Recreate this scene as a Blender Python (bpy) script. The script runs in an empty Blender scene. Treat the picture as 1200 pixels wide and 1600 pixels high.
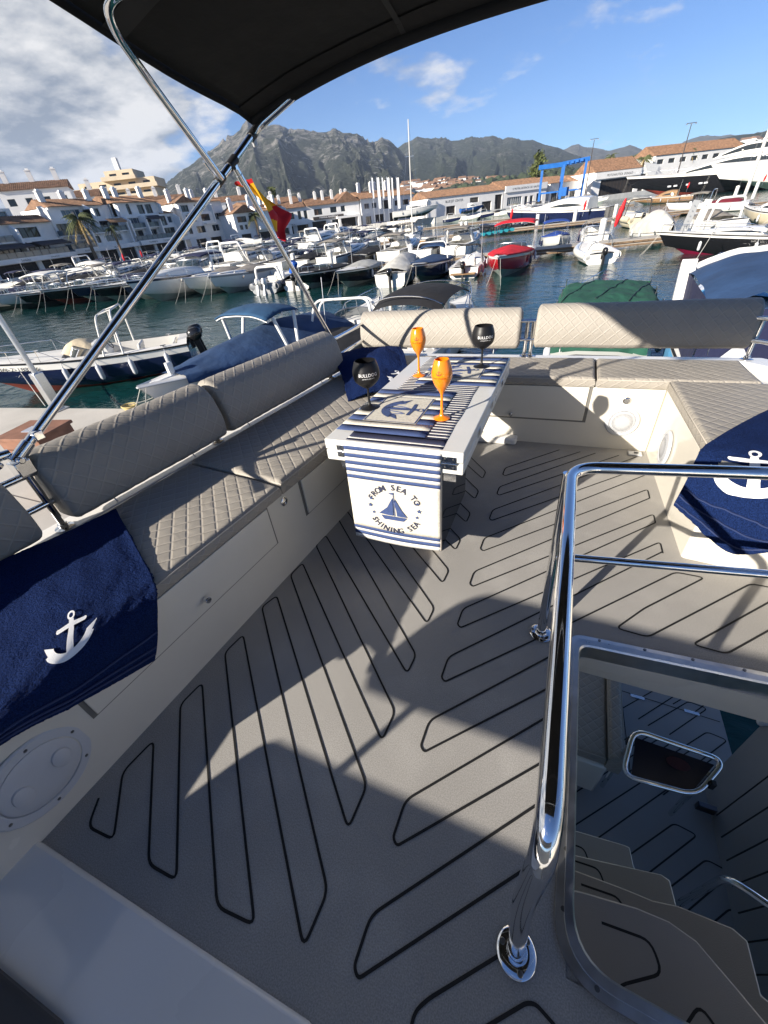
import bpy, bmesh, math, random
from mathutils import Vector, Matrix, noise
R = math.radians
random.seed(7)
scene = bpy.context.scene
COL = scene.collection

# ---------------------------------------------------------------- camera
HC = 4.55                       # eye height above the water
WD = ((0.9230018511, 0.1624753274, -0.3488113398), (0.3731252261, -0.5994625476, 0.7081117282), (-0.0940486495, -0.7837387460, -0.6139286844))
MB3 = Matrix(((0.9999850141, 0.0, -0.0054746391), (0.0002057024, 0.9992938598, 0.0375731227), (0.0054707733, -0.0375736858, 0.9992788844)))
cam_d = bpy.data.cameras.new("camera")
cam = bpy.data.objects.new("camera", cam_d)
COL.objects.link(cam)
cam_d.sensor_fit = 'HORIZONTAL'
cam_d.angle = R(90)
cam_d.clip_start = 0.03
cam_d.clip_end = 40000
cm = Matrix.Identity(4)
for i in range(3):
    cm[i][0] = WD[i][0]; cm[i][1] = -WD[i][1]; cm[i][2] = -WD[i][2]
cm[0][3], cm[1][3], cm[2][3] = 0, 0, HC
cam.matrix_world = cm
scene.camera = cam
scene.render.resolution_x, scene.render.resolution_y = 768, 1024
# the yacht floats a little stern-down: one rigid transform for everything aboard
EYE = 1.25                      # eye height above the flybridge sole
MBOAT = Matrix.Translation((0, 0, HC)) @ MB3.to_4x4() @ Matrix.Translation((0, 0, -EYE))

# ---------------------------------------------------------------- sun, sky, exposure
LDIR = Vector((0.47839, 0.78737, -0.38887)).normalized()
sun_d = bpy.data.lights.new("sun", 'SUN')
sun_d.energy = 5.0
sun_d.angle = R(0.53)
sun_d.color = (1.0, 0.915, 0.80)
sun = bpy.data.objects.new("sun", sun_d)
COL.objects.link(sun)
sun.rotation_euler = LDIR.to_track_quat('-Z', 'Y').to_euler()
sun.location = (-60, -90, 60)
world = bpy.data.worlds.new("World")
scene.world = world
world.use_nodes = True
wn, wl = world.node_tree.nodes, world.node_tree.links
for n_ in list(wn): wn.remove(n_)
def wnode(t, **kw):
    n_ = wn.new(t)
    for k, v in kw.items(): setattr(n_, k, v)
    return n_
def wmath(op, a, b=None, c=None, clamp=False):
    n_ = wn.new('ShaderNodeMath'); n_.operation = op; n_.use_clamp = clamp
    for i, x in enumerate((a, b, c)):
        if x is None: continue
        if isinstance(x, (int, float)): n_.inputs[i].default_value = x
        else: wl.new(x, n_.inputs[i])
    return n_.outputs[0]
sky = wnode('ShaderNodeTexSky', sky_type='NISHITA', sun_disc=False)
sky.sun_elevation = R(22.9)
sky.sun_rotation = math.atan2(-LDIR.x, -LDIR.y)
sky.altitude = 0; sky.air_density = 0.8; sky.dust_density = 0.0; sky.ozone_density = 9.0
tc = wnode('ShaderNodeTexCoord')
sep = wnode('ShaderNodeSeparateXYZ'); wl.new(tc.outputs['Generated'], sep.inputs[0])
zc = wmath('ADD', wmath('MAXIMUM', sep.outputs[2], 0.0), 0.24)
cx = wmath('DIVIDE', sep.outputs[0], zc); cy = wmath('DIVIDE', sep.outputs[1], zc)
comb = wnode('ShaderNodeCombineXYZ'); wl.new(cx, comb.inputs[0]); wl.new(cy, comb.inputs[1])
def wnoise(scale, detail, rough, off):
    mp = wnode('ShaderNodeMapping'); mp.inputs['Location'].default_value = off
    wl.new(comb.outputs[0], mp.inputs[0])
    n_ = wnode('ShaderNodeTexNoise'); n_.inputs['Scale'].default_value = scale
    n_.inputs['Detail'].default_value = detail; n_.inputs['Roughness'].default_value = rough
    wl.new(mp.outputs[0], n_.inputs['Vector']); return n_.outputs[0]
SKYOFF = (17.0, 10.0, 0.0)
nz = wnoise(1.5, 9, 0.58, SKYOFF)
nz2 = wnoise(1.5, 9, 0.58, (SKYOFF[0] + 0.10, SKYOFF[1] + 0.16, 0))
nz3 = wnoise(3.2, 7, 0.6, (8.1, 2.2, 0))
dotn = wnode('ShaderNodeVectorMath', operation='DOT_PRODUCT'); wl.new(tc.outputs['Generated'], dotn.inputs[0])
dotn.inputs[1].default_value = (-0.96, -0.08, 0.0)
# cloud bank at left, widened behind the camera to brighten shade, thinning eastward
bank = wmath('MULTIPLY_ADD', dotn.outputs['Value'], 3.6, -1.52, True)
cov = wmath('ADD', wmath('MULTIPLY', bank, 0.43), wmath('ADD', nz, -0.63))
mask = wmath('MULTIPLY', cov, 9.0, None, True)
thin = wmath('MULTIPLY', wmath('ADD', nz3, -0.60), 3.2, None, True)
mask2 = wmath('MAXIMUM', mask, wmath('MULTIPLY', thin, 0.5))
shade = wmath('MULTIPLY_ADD', wmath('SUBTRACT', nz, nz2), 6.0, 0.52, True)
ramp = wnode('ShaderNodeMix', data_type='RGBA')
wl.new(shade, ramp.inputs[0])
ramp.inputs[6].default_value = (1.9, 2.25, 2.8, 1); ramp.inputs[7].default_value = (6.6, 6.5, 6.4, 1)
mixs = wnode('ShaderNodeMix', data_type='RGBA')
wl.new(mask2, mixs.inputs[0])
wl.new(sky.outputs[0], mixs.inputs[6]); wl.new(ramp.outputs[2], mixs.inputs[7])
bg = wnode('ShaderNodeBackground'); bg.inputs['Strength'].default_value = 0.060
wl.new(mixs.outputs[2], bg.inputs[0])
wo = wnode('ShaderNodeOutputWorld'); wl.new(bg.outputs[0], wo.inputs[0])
scene.view_settings.view_transform = 'Standard'
scene.view_settings.look = 'None'
scene.view_settings.exposure = 1.18
scene.view_settings.gamma = 1.0
scene.view_settings.use_curve_mapping = False
try:
    scene.cycles.use_denoising = True
    scene.cycles.max_bounces = 8
    scene.cycles.transparent_max_bounces = 8
    scene.cycles.volume_bounces = 0
    scene.cycles.sample_clamp_indirect = 4.0
    scene.cycles.caustics_reflective = False
    scene.cycles.caustics_refractive = False
except Exception:
    pass

# ---------------------------------------------------------------- pixel helpers (where a thing seen in the photo stands)
def pxray(x, y):
    c = (x - 600.0, y - 800.0, 600.0)
    return Vector([sum(WD[i][k] * c[k] for k in range(3)) for i in range(3)])
def at_z(x, y, z=0.0):
    r = pxray(x, y); t = (z - HC) / r.z
    return Vector((r.x * t, r.y * t, z))
def at_d(x, y, d):
    r = pxray(x, y); t = d / math.hypot(r.x, r.y)
    return Vector((r.x * t, r.y * t, HC + r.z * t))

# ---------------------------------------------------------------- mesh builder
class G:
    def __init__(s): s.v, s.f, s.uv, s.m = [], [], [], []
    def add(s, vs, fs, m=0, uvs=None):
        o = len(s.v)
        s.v += [Vector(v) for v in vs]
        for k, f in enumerate(fs):
            s.f.append([i + o for i in f]); s.m.append(m if isinstance(m, int) else m[k])
            s.uv.append([uvs[i] for i in f] if uvs else None)
        return s
    def box(s, x0, x1, y0, y1, z0, z1, m=0):
        vs = [(x, y, z) for z in (z0, z1) for y in (y0, y1) for x in (x0, x1)]
        return s.add(vs, [(0, 2, 3, 1), (4, 5, 7, 6), (0, 1, 5, 4), (2, 6, 7, 3), (0, 4, 6, 2), (1, 3, 7, 5)], m)
    def obox(s, c, sz, rot=None, m=0):
        rot = rot or Matrix.Identity(3); c = Vector(c)
        vs = [c + rot @ Vector((x * sz[0] / 2, y * sz[1] / 2, z * sz[2] / 2)) for z in (-1, 1) for y in (-1, 1) for x in (-1, 1)]
        return s.add(vs, [(0, 2, 3, 1), (4, 5, 7, 6), (0, 1, 5, 4), (2, 6, 7, 3), (0, 4, 6, 2), (1, 3, 7, 5)], m)
    def beam(s, a, b, w, h, m=0, up=(0, 0, 1)):
        a, b = Vector(a), Vector(b); d = (b - a); L = d.length; d.normalize()
        up = Vector(up); sx = d.cross(up)
        if sx.length < 1e-4: sx = d.cross(Vector((1, 0, 0)))
        sx.normalize(); uz = sx.cross(d)
        return s.obox((a + b) / 2, (w, L, h), Matrix((sx, d, uz)).transposed(), m)
    def prism(s, poly, z0, z1, m=0, mt=None):
        n = len(poly); fz = z0 if callable(z0) else (lambda x, y: z0); tz = z1 if callable(z1) else (lambda x, y: z1)
        vs = [(x, y, fz(x, y)) for x, y in poly] + [(x, y, tz(x, y)) for x, y in poly]
        fs = [tuple(range(n - 1, -1, -1)), tuple(range(n, 2 * n))] + [(i, (i + 1) % n, n + (i + 1) % n, n + i) for i in range(n)]
        return s.add(vs, fs, [m, m if mt is None else mt] + [m] * n)
    def extrude(s, poly3, off, m=0):
        n = len(poly3); off = Vector(off)
        vs = [Vector(p) for p in poly3] + [Vector(p) + off for p in poly3]
        return s.add(vs, [tuple(range(n - 1, -1, -1)), tuple(range(n, 2 * n))] + [(i, (i + 1) % n, n + (i + 1) % n, n + i) for i in range(n)], m)
    def tube(s, pts, r, seg=10, closed=False, m=0, caps=True):
        P = [Vector(p) for p in pts]; n = len(P)
        T = []
        for i in range(n):
            if closed: t = P[(i + 1) % n] - P[i - 1]
            else: t = P[min(i + 1, n - 1)] - P[max(i - 1, 0)]
            T.append(t.normalized())
        a = Vector((0, 0, 1)) if abs(T[0].z) < .9 else Vector((1, 0, 0))
        nrm = (a - T[0] * a.dot(T[0])).normalized(); o = len(s.v); vs = []
        for i in range(n):
            nrm = (nrm - T[i] * nrm.dot(T[i])).normalized(); b = T[i].cross(nrm)
            rr = r[i] if isinstance(r, (list, tuple)) else r
            for k in range(seg):
                an = 2 * math.pi * k / seg
                vs.append(P[i] + (nrm * math.cos(an) + b * math.sin(an)) * rr)
        fs = []
        for i in range(n if closed else n - 1):
            j = (i + 1) % n
            for k in range(seg):
                k2 = (k + 1) % seg
                fs.append((i * seg + k, i * seg + k2, j * seg + k2, j * seg + k))
        if caps and not closed:
            fs.append(tuple(range(seg - 1, -1, -1))); fs.append(tuple((n - 1) * seg + k for k in range(seg)))
        return s.add(vs, fs, m)
    def lathe(s, prof, c=(0, 0, 0), seg=24, rot=None, m=0):
        c = Vector(c); rot = rot or Matrix.Identity(3); vs = []; n = len(prof)
        for r, z in prof:
            for k in range(seg):
                an = 2 * math.pi * k / seg
                vs.append(c + rot @ Vector((r * math.cos(an), r * math.sin(an), z)))
        fs = []
        for i in range(n - 1):
            for k in range(seg):
                k2 = (k + 1) % seg
                fs.append((i * seg + k, i * seg + k2, (i + 1) * seg + k2, (i + 1) * seg + k))
        if prof[0][0] > 1e-6: fs.append(tuple(range(seg - 1, -1, -1)))
        if prof[-1][0] > 1e-6: fs.append(tuple((n - 1) * seg + k for k in range(seg)))
        return s.add(vs, fs, m)
    def grid(s, fn, nu, nv, m=0, uvfn=None, mfn=None):
        vs, uvs = [], []
        for i in range(nu + 1):
            for j in range(nv + 1):
                u, v = i / nu, j / nv
                vs.append(fn(u, v)); uvs.append(uvfn(u, v) if uvfn else (u, v))
        fs, ms = [], []
        for i in range(nu):
            for j in range(nv):
                a = i * (nv + 1) + j
                fs.append((a, a + nv + 1, a + nv + 2, a + 1))
                ms.append(mfn((i + .5) / nu, (j + .5) / nv) if mfn else m)
        return s.add(vs, fs, ms, uvs)
    def loft(s, secs, m=0, ring=True, cap=True):
        n = len(secs[0]); vs = [p for sec in secs for p in sec]; fs = []
        for i in range(len(secs) - 1):
            for k in range(n if ring else n - 1):
                k2 = (k + 1) % n
                fs.append((i * n + k, i * n + k2, (i + 1) * n + k2, (i + 1) * n + k))
        if cap:
            fs.append(tuple(range(n - 1, -1, -1))); fs.append(tuple((len(secs) - 1) * n + k for k in range(n)))
        return s.add(vs, fs, m)
    def move(s, d):
        d = Vector(d); s.v = [v + d for v in s.v]; return s
    def xf(s, M):
        s.v = [M @ v for v in s.v]; return s
    def mesh(s, name, mats, smooth=None, off=None):
        me = bpy.data.meshes.new(name)
        vs = [v - off for v in s.v] if off is not None else s.v
        me.from_pydata([tuple(v) for v in vs], [], s.f)
        for mt in (mats if isinstance(mats, (list, tuple)) else [mats]): me.materials.append(mt)
        if any(s.m): me.polygons.foreach_set("material_index", s.m)
        if any(u is not None for u in s.uv):
            lay = me.uv_layers.new(name="UVMap"); fl = []
            for f, u in zip(s.f, s.uv):
                for k in range(len(f)): fl += list(u[k]) if u else [0.0, 0.0]
            lay.data.foreach_set("uv", fl)
        me.update()
        if smooth is not None:
            me.polygons.foreach_set("use_smooth", [True] * len(me.polygons))
            me.set_sharp_from_angle(angle=R(smooth))
        return me
RY = Matrix.Rotation(R(90), 3, 'Y'); RXm = Matrix.Rotation(R(90), 3, 'X')
OFF = {}
def place(o, loc, frame, rz=0.0):
    m = Matrix.Translation(Vector(loc)) @ Matrix.Rotation(rz, 4, 'Z')
    o.matrix_world = (MBOAT @ m) if frame == 'B' else m
def tag(o, label=None, cat=None, group=None, kind=None):
    if label: o['label'] = label
    if cat: o['category'] = cat
    if group: o['group'] = group
    if kind: o['kind'] = kind
    return o
def thing(name, label, cat, loc=(0, 0, 0), frame='W', group=None, rz=0.0):
    o = bpy.data.objects.new(name, None); COL.objects.link(o)
    o.empty_display_size = .2
    place(o, loc, frame, rz); OFF[o.name] = Vector(loc) if rz == 0 else None
    return tag(o, label, cat, group)
def part(name, g, mat, parent=None, smooth=40, bevel=None, local=False, loc=None, frame='W', seg=2):
    off = None
    if parent is not None:
        if not local: off = OFF.get(parent.name)
    elif loc is not None: off = Vector(loc)
    me = g if isinstance(g, bpy.types.Mesh) else g.mesh(name, mat, smooth, off)
    o = bpy.data.objects.new(name, me); COL.objects.link(o)
    if parent is not None:
        o.parent = parent; OFF[o.name] = off
    else:
        place(o, loc or (0, 0, 0), frame); OFF[o.name] = Vector(loc or (0, 0, 0))
    if bevel:
        b = o.modifiers.new("bevel", 'BEVEL'); b.width = bevel; b.segments = seg; b.limit_method = 'ANGLE'; b.angle_limit = R(35)
        b.harden_normals = False
    return o
def dup(o, loc=None, rz=None, label=None, parent=None):
    c = o.copy(); COL.objects.link(c)
    if parent is not None: c.parent = parent
    if loc is not None:
        c.matrix_world = Matrix.Translation(Vector(loc)) @ Matrix.Rotation(rz or 0, 4, 'Z')
    if label: c['label'] = label
    for ch in o.children: dup(ch, parent=c)
    return c
def fillet(pts, r, n=5, closed=False):
    P = [Vector(p) for p in pts]; out = []; N = len(P)
    for i in range(N):
        if not closed and i in (0, N - 1): out.append(P[i]); continue
        a, b, c = P[i - 1], P[i], P[(i + 1) % N]
        d1, d2 = (a - b), (c - b); l1, l2 = d1.length, d2.length
        d1.normalize(); d2.normalize()
        rr = r[i] if isinstance(r, (list, tuple)) else r
        t = min(rr, l1 * .45, l2 * .45)
        p0, p2 = b + d1 * t, b + d2 * t
        for k in range(n + 1):
            q = k / n; out.append(p0 * (1 - q) ** 2 + b * 2 * q * (1 - q) + p2 * q ** 2)
    return out

# ---------------------------------------------------------------- materials
MATS = {}
def mat(name, col, rough=.5, metal=0.0, var=None, bump=None, coat=0.0, trans=0.0, ior=1.45, alpha=1.0, spec=.5, coords='Object', sheen=0.0):
    """var = (scale, amount[, detail]); bump = list of (scale, strength, distance)"""
    if name in MATS: return MATS[name]
    m = bpy.data.materials.new(name); m.use_nodes = True; MATS[name] = m
    nt = m.node_tree; ns, ls = nt.nodes, nt.links
    p = ns['Principled BSDF']
    p.inputs['Base Color'].default_value = (*col, 1); p.inputs['Roughness'].default_value = rough
    p.inputs['Metallic'].default_value = metal; p.inputs['Coat Weight'].default_value = coat
    p.inputs['Coat Roughness'].default_value = .08
    p.inputs['Transmission Weight'].default_value = trans; p.inputs['IOR'].default_value = ior
    p.inputs['Alpha'].default_value = alpha; p.inputs['Specular IOR Level'].default_value = spec
    p.inputs['Sheen Weight'].default_value = sheen
    t = ns.new('ShaderNodeTexCoord')
    if var:
        n = ns.new('ShaderNodeTexNoise'); n.inputs['Scale'].default_value = var[0]; n.inputs['Detail'].default_value = var[2] if len(var) > 2 else 5
        ls.new(t.outputs[coords], n.inputs['Vector'])
        mr = ns.new('ShaderNodeMapRange'); mr.inputs[1].default_value = .3; mr.inputs[2].default_value = .7
        mr.inputs[3].default_value = 1 - var[1]; mr.inputs[4].default_value = 1 + var[1] * .6
        ls.new(n.outputs[0], mr.inputs[0])
        mx = ns.new('ShaderNodeVectorMath'); mx.operation = 'SCALE'; mx.inputs[0].default_value = col
        ls.new(mr.outputs[0], mx.inputs['Scale']); ls.new(mx.outputs[0], p.inputs['Base Color'])
        m2 = ns.new('ShaderNodeMapRange'); m2.inputs[3].default_value = max(.02, rough - .08); m2.inputs[4].default_value = min(1, rough + .12)
        ls.new(n.outputs[0], m2.inputs[0]); ls.new(m2.outputs[0], p.inputs['Roughness'])
    last = None
    for b in (bump or []):
        n = ns.new('ShaderNodeTexNoise'); n.inputs['Scale'].default_value = b[0]; n.inputs['Detail'].default_value = 4
        ls.new(t.outputs[coords], n.inputs['Vector'])
        bn = ns.new('ShaderNodeBump'); bn.inputs['Strength'].default_value = b[1]; bn.inputs['Distance'].default_value = b[2]
        ls.new(n.outputs[0], bn.inputs['Height'])
        if last: ls.new(last.outputs[0], bn.inputs['Normal'])
        last = bn
    if last: ls.new(last.outputs[0], p.inputs['Normal'])
    return m
gel = mat('white_gelcoat', (.68, .645, .565), .22, var=(3, .05), coat=.5, bump=[(2.0, .05, .02)])
gelw = mat('bright_gelcoat', (.78, .77, .74), .25, var=(2, .05), coat=.3)
steel = mat('polished_steel', (.80, .80, .80), .07, 1.0, bump=[(60, .02, .001)])
alu = mat('brushed_aluminium', (.62, .63, .64), .30, 1.0, var=(30, .1))
blackm = mat('black_rubber', (.012, .012, .013), .5)
black_canvas = mat('black_canvas', (.009, .009, .010), .85, bump=[(900, .4, .0006), (7, .5, .02)], var=(6, .2))
plastic = mat('white_plastic', (.50, .515, .54), .35)
navy_terry = mat('navy_terry', (.010, .026, .105), .98, bump=[(520, 1.0, .006), (140, .8, .006), (14, .25, .01)], var=(330, .6, 3), spec=.1)
white_thread = mat('white_embroidery', (.85, .85, .85), .8, bump=[(400, .5, .002)])
navy_thread = mat('navy_thread', (.03, .05, .16), .8)
# ================================================================ WATER, LAND, MOUNTAINS, QUAYS
def water_mat():
    m = mat('harbour_water', (.005, .036, .036), .04, ior=1.333, spec=.5)
    nt = m.node_tree; ns, ls = nt.nodes, nt.links; p = ns['Principled BSDF']
    t = ns.new('ShaderNodeTexCoord'); last = None
    for sc_, st, di, stretch in ((.55, .34, .22, 1.8), (2.2, .42, .06, 1.7), (7.5, .35, .015, 1.4)):
        mp = ns.new('ShaderNodeMapping'); mp.inputs['Rotation'].default_value = (0, 0, R(24)); mp.inputs['Scale'].default_value = (1, stretch, 1)
        ls.new(t.outputs['Object'], mp.inputs[0])
        n = ns.new('ShaderNodeTexNoise'); n.inputs['Scale'].default_value = sc_; n.inputs['Detail'].default_value = 3; n.inputs['Roughness'].default_value = .5; n.inputs['Distortion'].default_value = .6
        ls.new(mp.outputs[0], n.inputs['Vector'])
        b = ns.new('ShaderNodeBump'); b.inputs['Strength'].default_value = st; b.inputs['Distance'].default_value = di
        ls.new(n.outputs[0], b.inputs['Height'])
        if last: ls.new(last.outputs[0], b.inputs['Normal'])
        last = b
    ls.new(last.outputs[0], p.inputs['Normal'])
    return m
g = G(); g.add([(-7000, -7000, 0), (7000, -7000, 0), (7000, 7000, 0), (-7000, 7000, 0)], [(0, 1, 2, 3)])
tag(part('water', g, water_mat(), None, None), kind='structure')
concrete = mat('pale_concrete', (.42, .39, .34), .85, var=(.8, .18, 8), bump=[(20, .3, .01), (3, .2, .02)])
quay_white = mat('quay_white', (.66, .64, .59), .7, var=(.5, .12, 8))
asphalt = mat('quay_paving', (.20, .185, .165), .9, var=(.3, .15))
scrub = mat('scrub_land', (.065, .075, .04), .95, var=(.012, .35, 8))
g = G()
g.prism([(-89.5, -200), (-89.5, 118), (-80, 146), (-62, 156), (-44, 152), (4, 196), (60, 250), (240, 430), (6800, 5600), (6800, 6900), (-6900, 6900), (-6900, -200)], -3, 1.2)
tag(part('quay', g, asphalt, None, None), kind='structure')
g = G(); g.prism([(-420, 330), (1500, 620), (6000, 2600), (6000, 6500), (-6500, 6500), (-6500, -150), (-150, -150), (-150, 170)], 1.21, 1.6)
tag(part('land', g, scrub, None, None), kind='structure')
# quay edge walls in white-painted concrete
def quay_edge(pts, h0, h1, w):
    g = G()
    for a, b in zip(pts, pts[1:]):
        a, b = Vector((*a, 0)), Vector((*b, 0)); d = (b - a).normalized()
        g.beam(a + Vector((0, 0, (h0 + h1) / 2)), b + d * w * .5 + Vector((0, 0, (h0 + h1) / 2)), w, h1 - h0)
    return g
o = part('quay_wall', quay_edge([(-89.2, -100), (-89.2, 118), (-79.7, 145.7), (-62, 155.6), (-44, 151.6), (4.2, 195.6), (60, 249.6), (160, 349)], -.5, 1.5, .7), quay_white, None, None)
tag(o, kind='structure')

def rock_mat(name, c1, c2, c3, sc_=1.0):
    m = bpy.data.materials.new(name); m.use_nodes = True
    nt = m.node_tree; ns, ls = nt.nodes, nt.links; p = ns['Principled BSDF']; p.inputs['Roughness'].default_value = .95; p.inputs['Specular IOR Level'].default_value = .1
    t = ns.new('ShaderNodeTexCoord')
    def noi(s, d, r=.6):
        n = ns.new('ShaderNodeTexNoise'); n.inputs['Scale'].default_value = s * sc_; n.inputs['Detail'].default_value = d; n.inputs['Roughness'].default_value = r
        ls.new(t.outputs['Object'], n.inputs['Vector']); return n.outputs[0]
    gsep = ns.new('ShaderNodeSeparateXYZ'); ls.new(t.outputs['Object'], gsep.inputs[0])
    zf = ns.new('ShaderNodeMapRange'); zf.inputs[1].default_value = 60; zf.inputs[2].default_value = 620; zf.inputs[3].default_value = -.18; zf.inputs[4].default_value = .14
    ls.new(gsep.outputs[2], zf.inputs[0])
    a = ns.new('ShaderNodeMath'); a.operation = 'ADD'; ls.new(noi(.0085, 12, .70), a.inputs[0]); ls.new(zf.outputs[0], a.inputs[1])
    r = ns.new('ShaderNodeMapRange'); r.interpolation_type = 'SMOOTHSTEP'; r.inputs[1].default_value = .42; r.inputs[2].default_value = .62; ls.new(a.outputs[0], r.inputs[0])
    mx = ns.new('ShaderNodeMix'); mx.data_type = 'RGBA'; ls.new(r.outputs[0], mx.inputs[0]); mx.inputs[6].default_value = (*c1, 1); mx.inputs[7].default_value = (*c2, 1)
    r2 = ns.new('ShaderNodeMapRange'); r2.inputs[1].default_value = .56; r2.inputs[2].default_value = .68; ls.new(noi(.02, 8, .7), r2.inputs[0])
    mx2 = ns.new('ShaderNodeMix'); mx2.data_type = 'RGBA'; ls.new(r2.outputs[0], mx2.inputs[0]); ls.new(mx.outputs[2], mx2.inputs[6]); mx2.inputs[7].default_value = (*c3, 1)
    ls.new(mx2.outputs[2], p.inputs['Base Color'])
    b = ns.new('ShaderNodeBump'); b.inputs['Strength'].default_value = 1.0; b.inputs['Distance'].default_value = 80; ls.new(noi(.011, 12, .72), b.inputs['Height']); ls.new(b.outputs[0], p.inputs['Normal'])
    return m
def ridge(name, sky_, d_crest, d_base, m_, gully=1.0, seed=0.0, nu=420, nv=64, base_z=0.0, ex=1.0):
    """a mountain whose crest passes through the given skyline; spurs and gullies run down towards us"""
    pts = []
    for x, y in sky_:
        p = at_d(x, y, d_crest); pts.append((math.atan2(p.x, p.y), p.z))
    pts.sort()
    def crest(az):
        if az <= pts[0][0]: return pts[0][1]
        for (a0, z0), (a1, z1) in zip(pts, pts[1:]):
            if a0 <= az <= a1:
                t = (az - a0) / (a1 - a0); return z0 + (z1 - z0) * t
        return pts[-1][1]
    a0, a1 = pts[0][0], pts[-1][0]; g = G()
    def ridged(q, oct_=5):
        s, a, f = 0, .5, 1.0
        for k in range(oct_):
            n = 1 - abs(noise.noise(q * f)) * 2; s += a * n; a *= .5; f *= 2.05
        return s
    def f(u, v):
        az = a0 + (a1 - a0) * u; h = crest(az)
        if v > .82:                               # back slope
            w = (v - .82) / .18; d = d_crest * (1 + .25 * w); z = h * max(0, 1 - w) ** 1.3
            return Vector((math.sin(az) * d, math.cos(az) * d, z + base_z))
        w = v / .82; d = d_base + (d_crest - d_base) * w
        q = Vector((az * 7 * gully + seed + .35 * noise.noise(Vector((az * 30, w * 3, seed))), w * 1.15, seed * .37))
        rg = ridged(q)                            # 0..1-ish
        z = h * (w ** (1.3 * ex))
        env = max(0, math.sin(math.pi * min(1, w) ** .8)) * (1 - .55 * w) if w < 1 else 0
        z += h * .34 * (rg - .35) * env * (1 if h > 40 else .5)
        z += h * .055 * ridged(q * 4.3, 5) * (w ** .5)  * (1 if w < .999 else .6)
        return Vector((math.sin(az) * d, math.cos(az) * d, max(0, z) + base_z))
    g.grid(f, nu, nv)
    return tag(part(name, g, m_, None, 180), kind='structure')
rock = rock_mat('mountain_rock', (.050, .058, .042), (.29, .275, .25), (.40, .385, .36))
green_hill = rock_mat('wooded_hill', (.042, .055, .032), (.085, .088, .058), (.16, .145, .115), .8)
far_rock = rock_mat('far_ridge', (.10, .10, .085), (.17, .16, .14), (.2, .19, .17), .6)
ridge('mountain', [(150, 345), (205, 322), (240, 301), (262, 288), (282, 272), (306, 256), (330, 238), (350, 222), (366, 210), (378, 199), (386, 190), (394, 197), (402, 200), (418, 201), (436, 199), (452, 206), (470, 207), (486, 209), (505, 208), (520, 206), (532, 209), (548, 214), (558, 212), (570, 220), (586, 226), (597, 219), (606, 222), (625, 237), (648, 262), (672, 280), (700, 296), (730, 312)], 3000, 1250, rock, 1.15, 3.1, 760, 130)
ridge('mountain', [(540, 270), (575, 252), (610, 242), (628, 230), (642, 221), (652, 214), (664, 217), (680, 219), (694, 218), (706, 223), (722, 221), (738, 217), (756, 218), (770, 215), (786, 219), (800, 217), (815, 222), (832, 221), (850, 228), (868, 232), (885, 238), (902, 244), (925, 254), (960, 268), (1010, 285)], 3700, 1500, rock_mat('rear_mountain_rock', (.050, .062, .042), (.13, .128, .115), (.2, .19, .17)), 1.0, 7.7, 420, 70)
ridge('far_mountain', [(820, 262), (862, 244), (880, 235), (892, 229), (905, 226), (918, 231), (935, 233), (950, 235), (968, 230), (984, 227), (996, 231), (1010, 238), (1030, 246), (1060, 252)], 5200, 3000, far_rock, 1.2, 1.3, 200, 40)
ridge('far_mountain', [(1015, 246), (1040, 237), (1060, 226), (1078, 219), (1094, 214), (1110, 212), (1124, 213), (1142, 210), (1160, 214), (1190, 222), (1240, 234)], 5600, 3400, far_rock, 1.2, 4.9, 200, 40)
ridge('hill', [(890, 275), (930, 262), (960, 253), (985, 249), (1010, 246), (1040, 243), (1062, 238), (1084, 232), (1104, 225), (1125, 218), (1150, 213), (1178, 210), (1206, 204), (1240, 200), (1290, 196), (1360, 205)], 2900, 1300, green_hill, 1.2, 2.2, 320, 60)
ridge('foothill', [(420, 322), (500, 312), (560, 304), (620, 297), (660, 290), (700, 284), (740, 280), (790, 277), (840, 272), (900, 268), (960, 266), (1020, 262), (1080, 256), (1140, 250), (1210, 243), (1300, 236)], 1250, 520, mat('foothill_green', (.050, .062, .036), .95, var=(.02, .45, 9), bump=[(.03, .8, 8)]), 1.6, 6.1, 360, 40)
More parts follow.
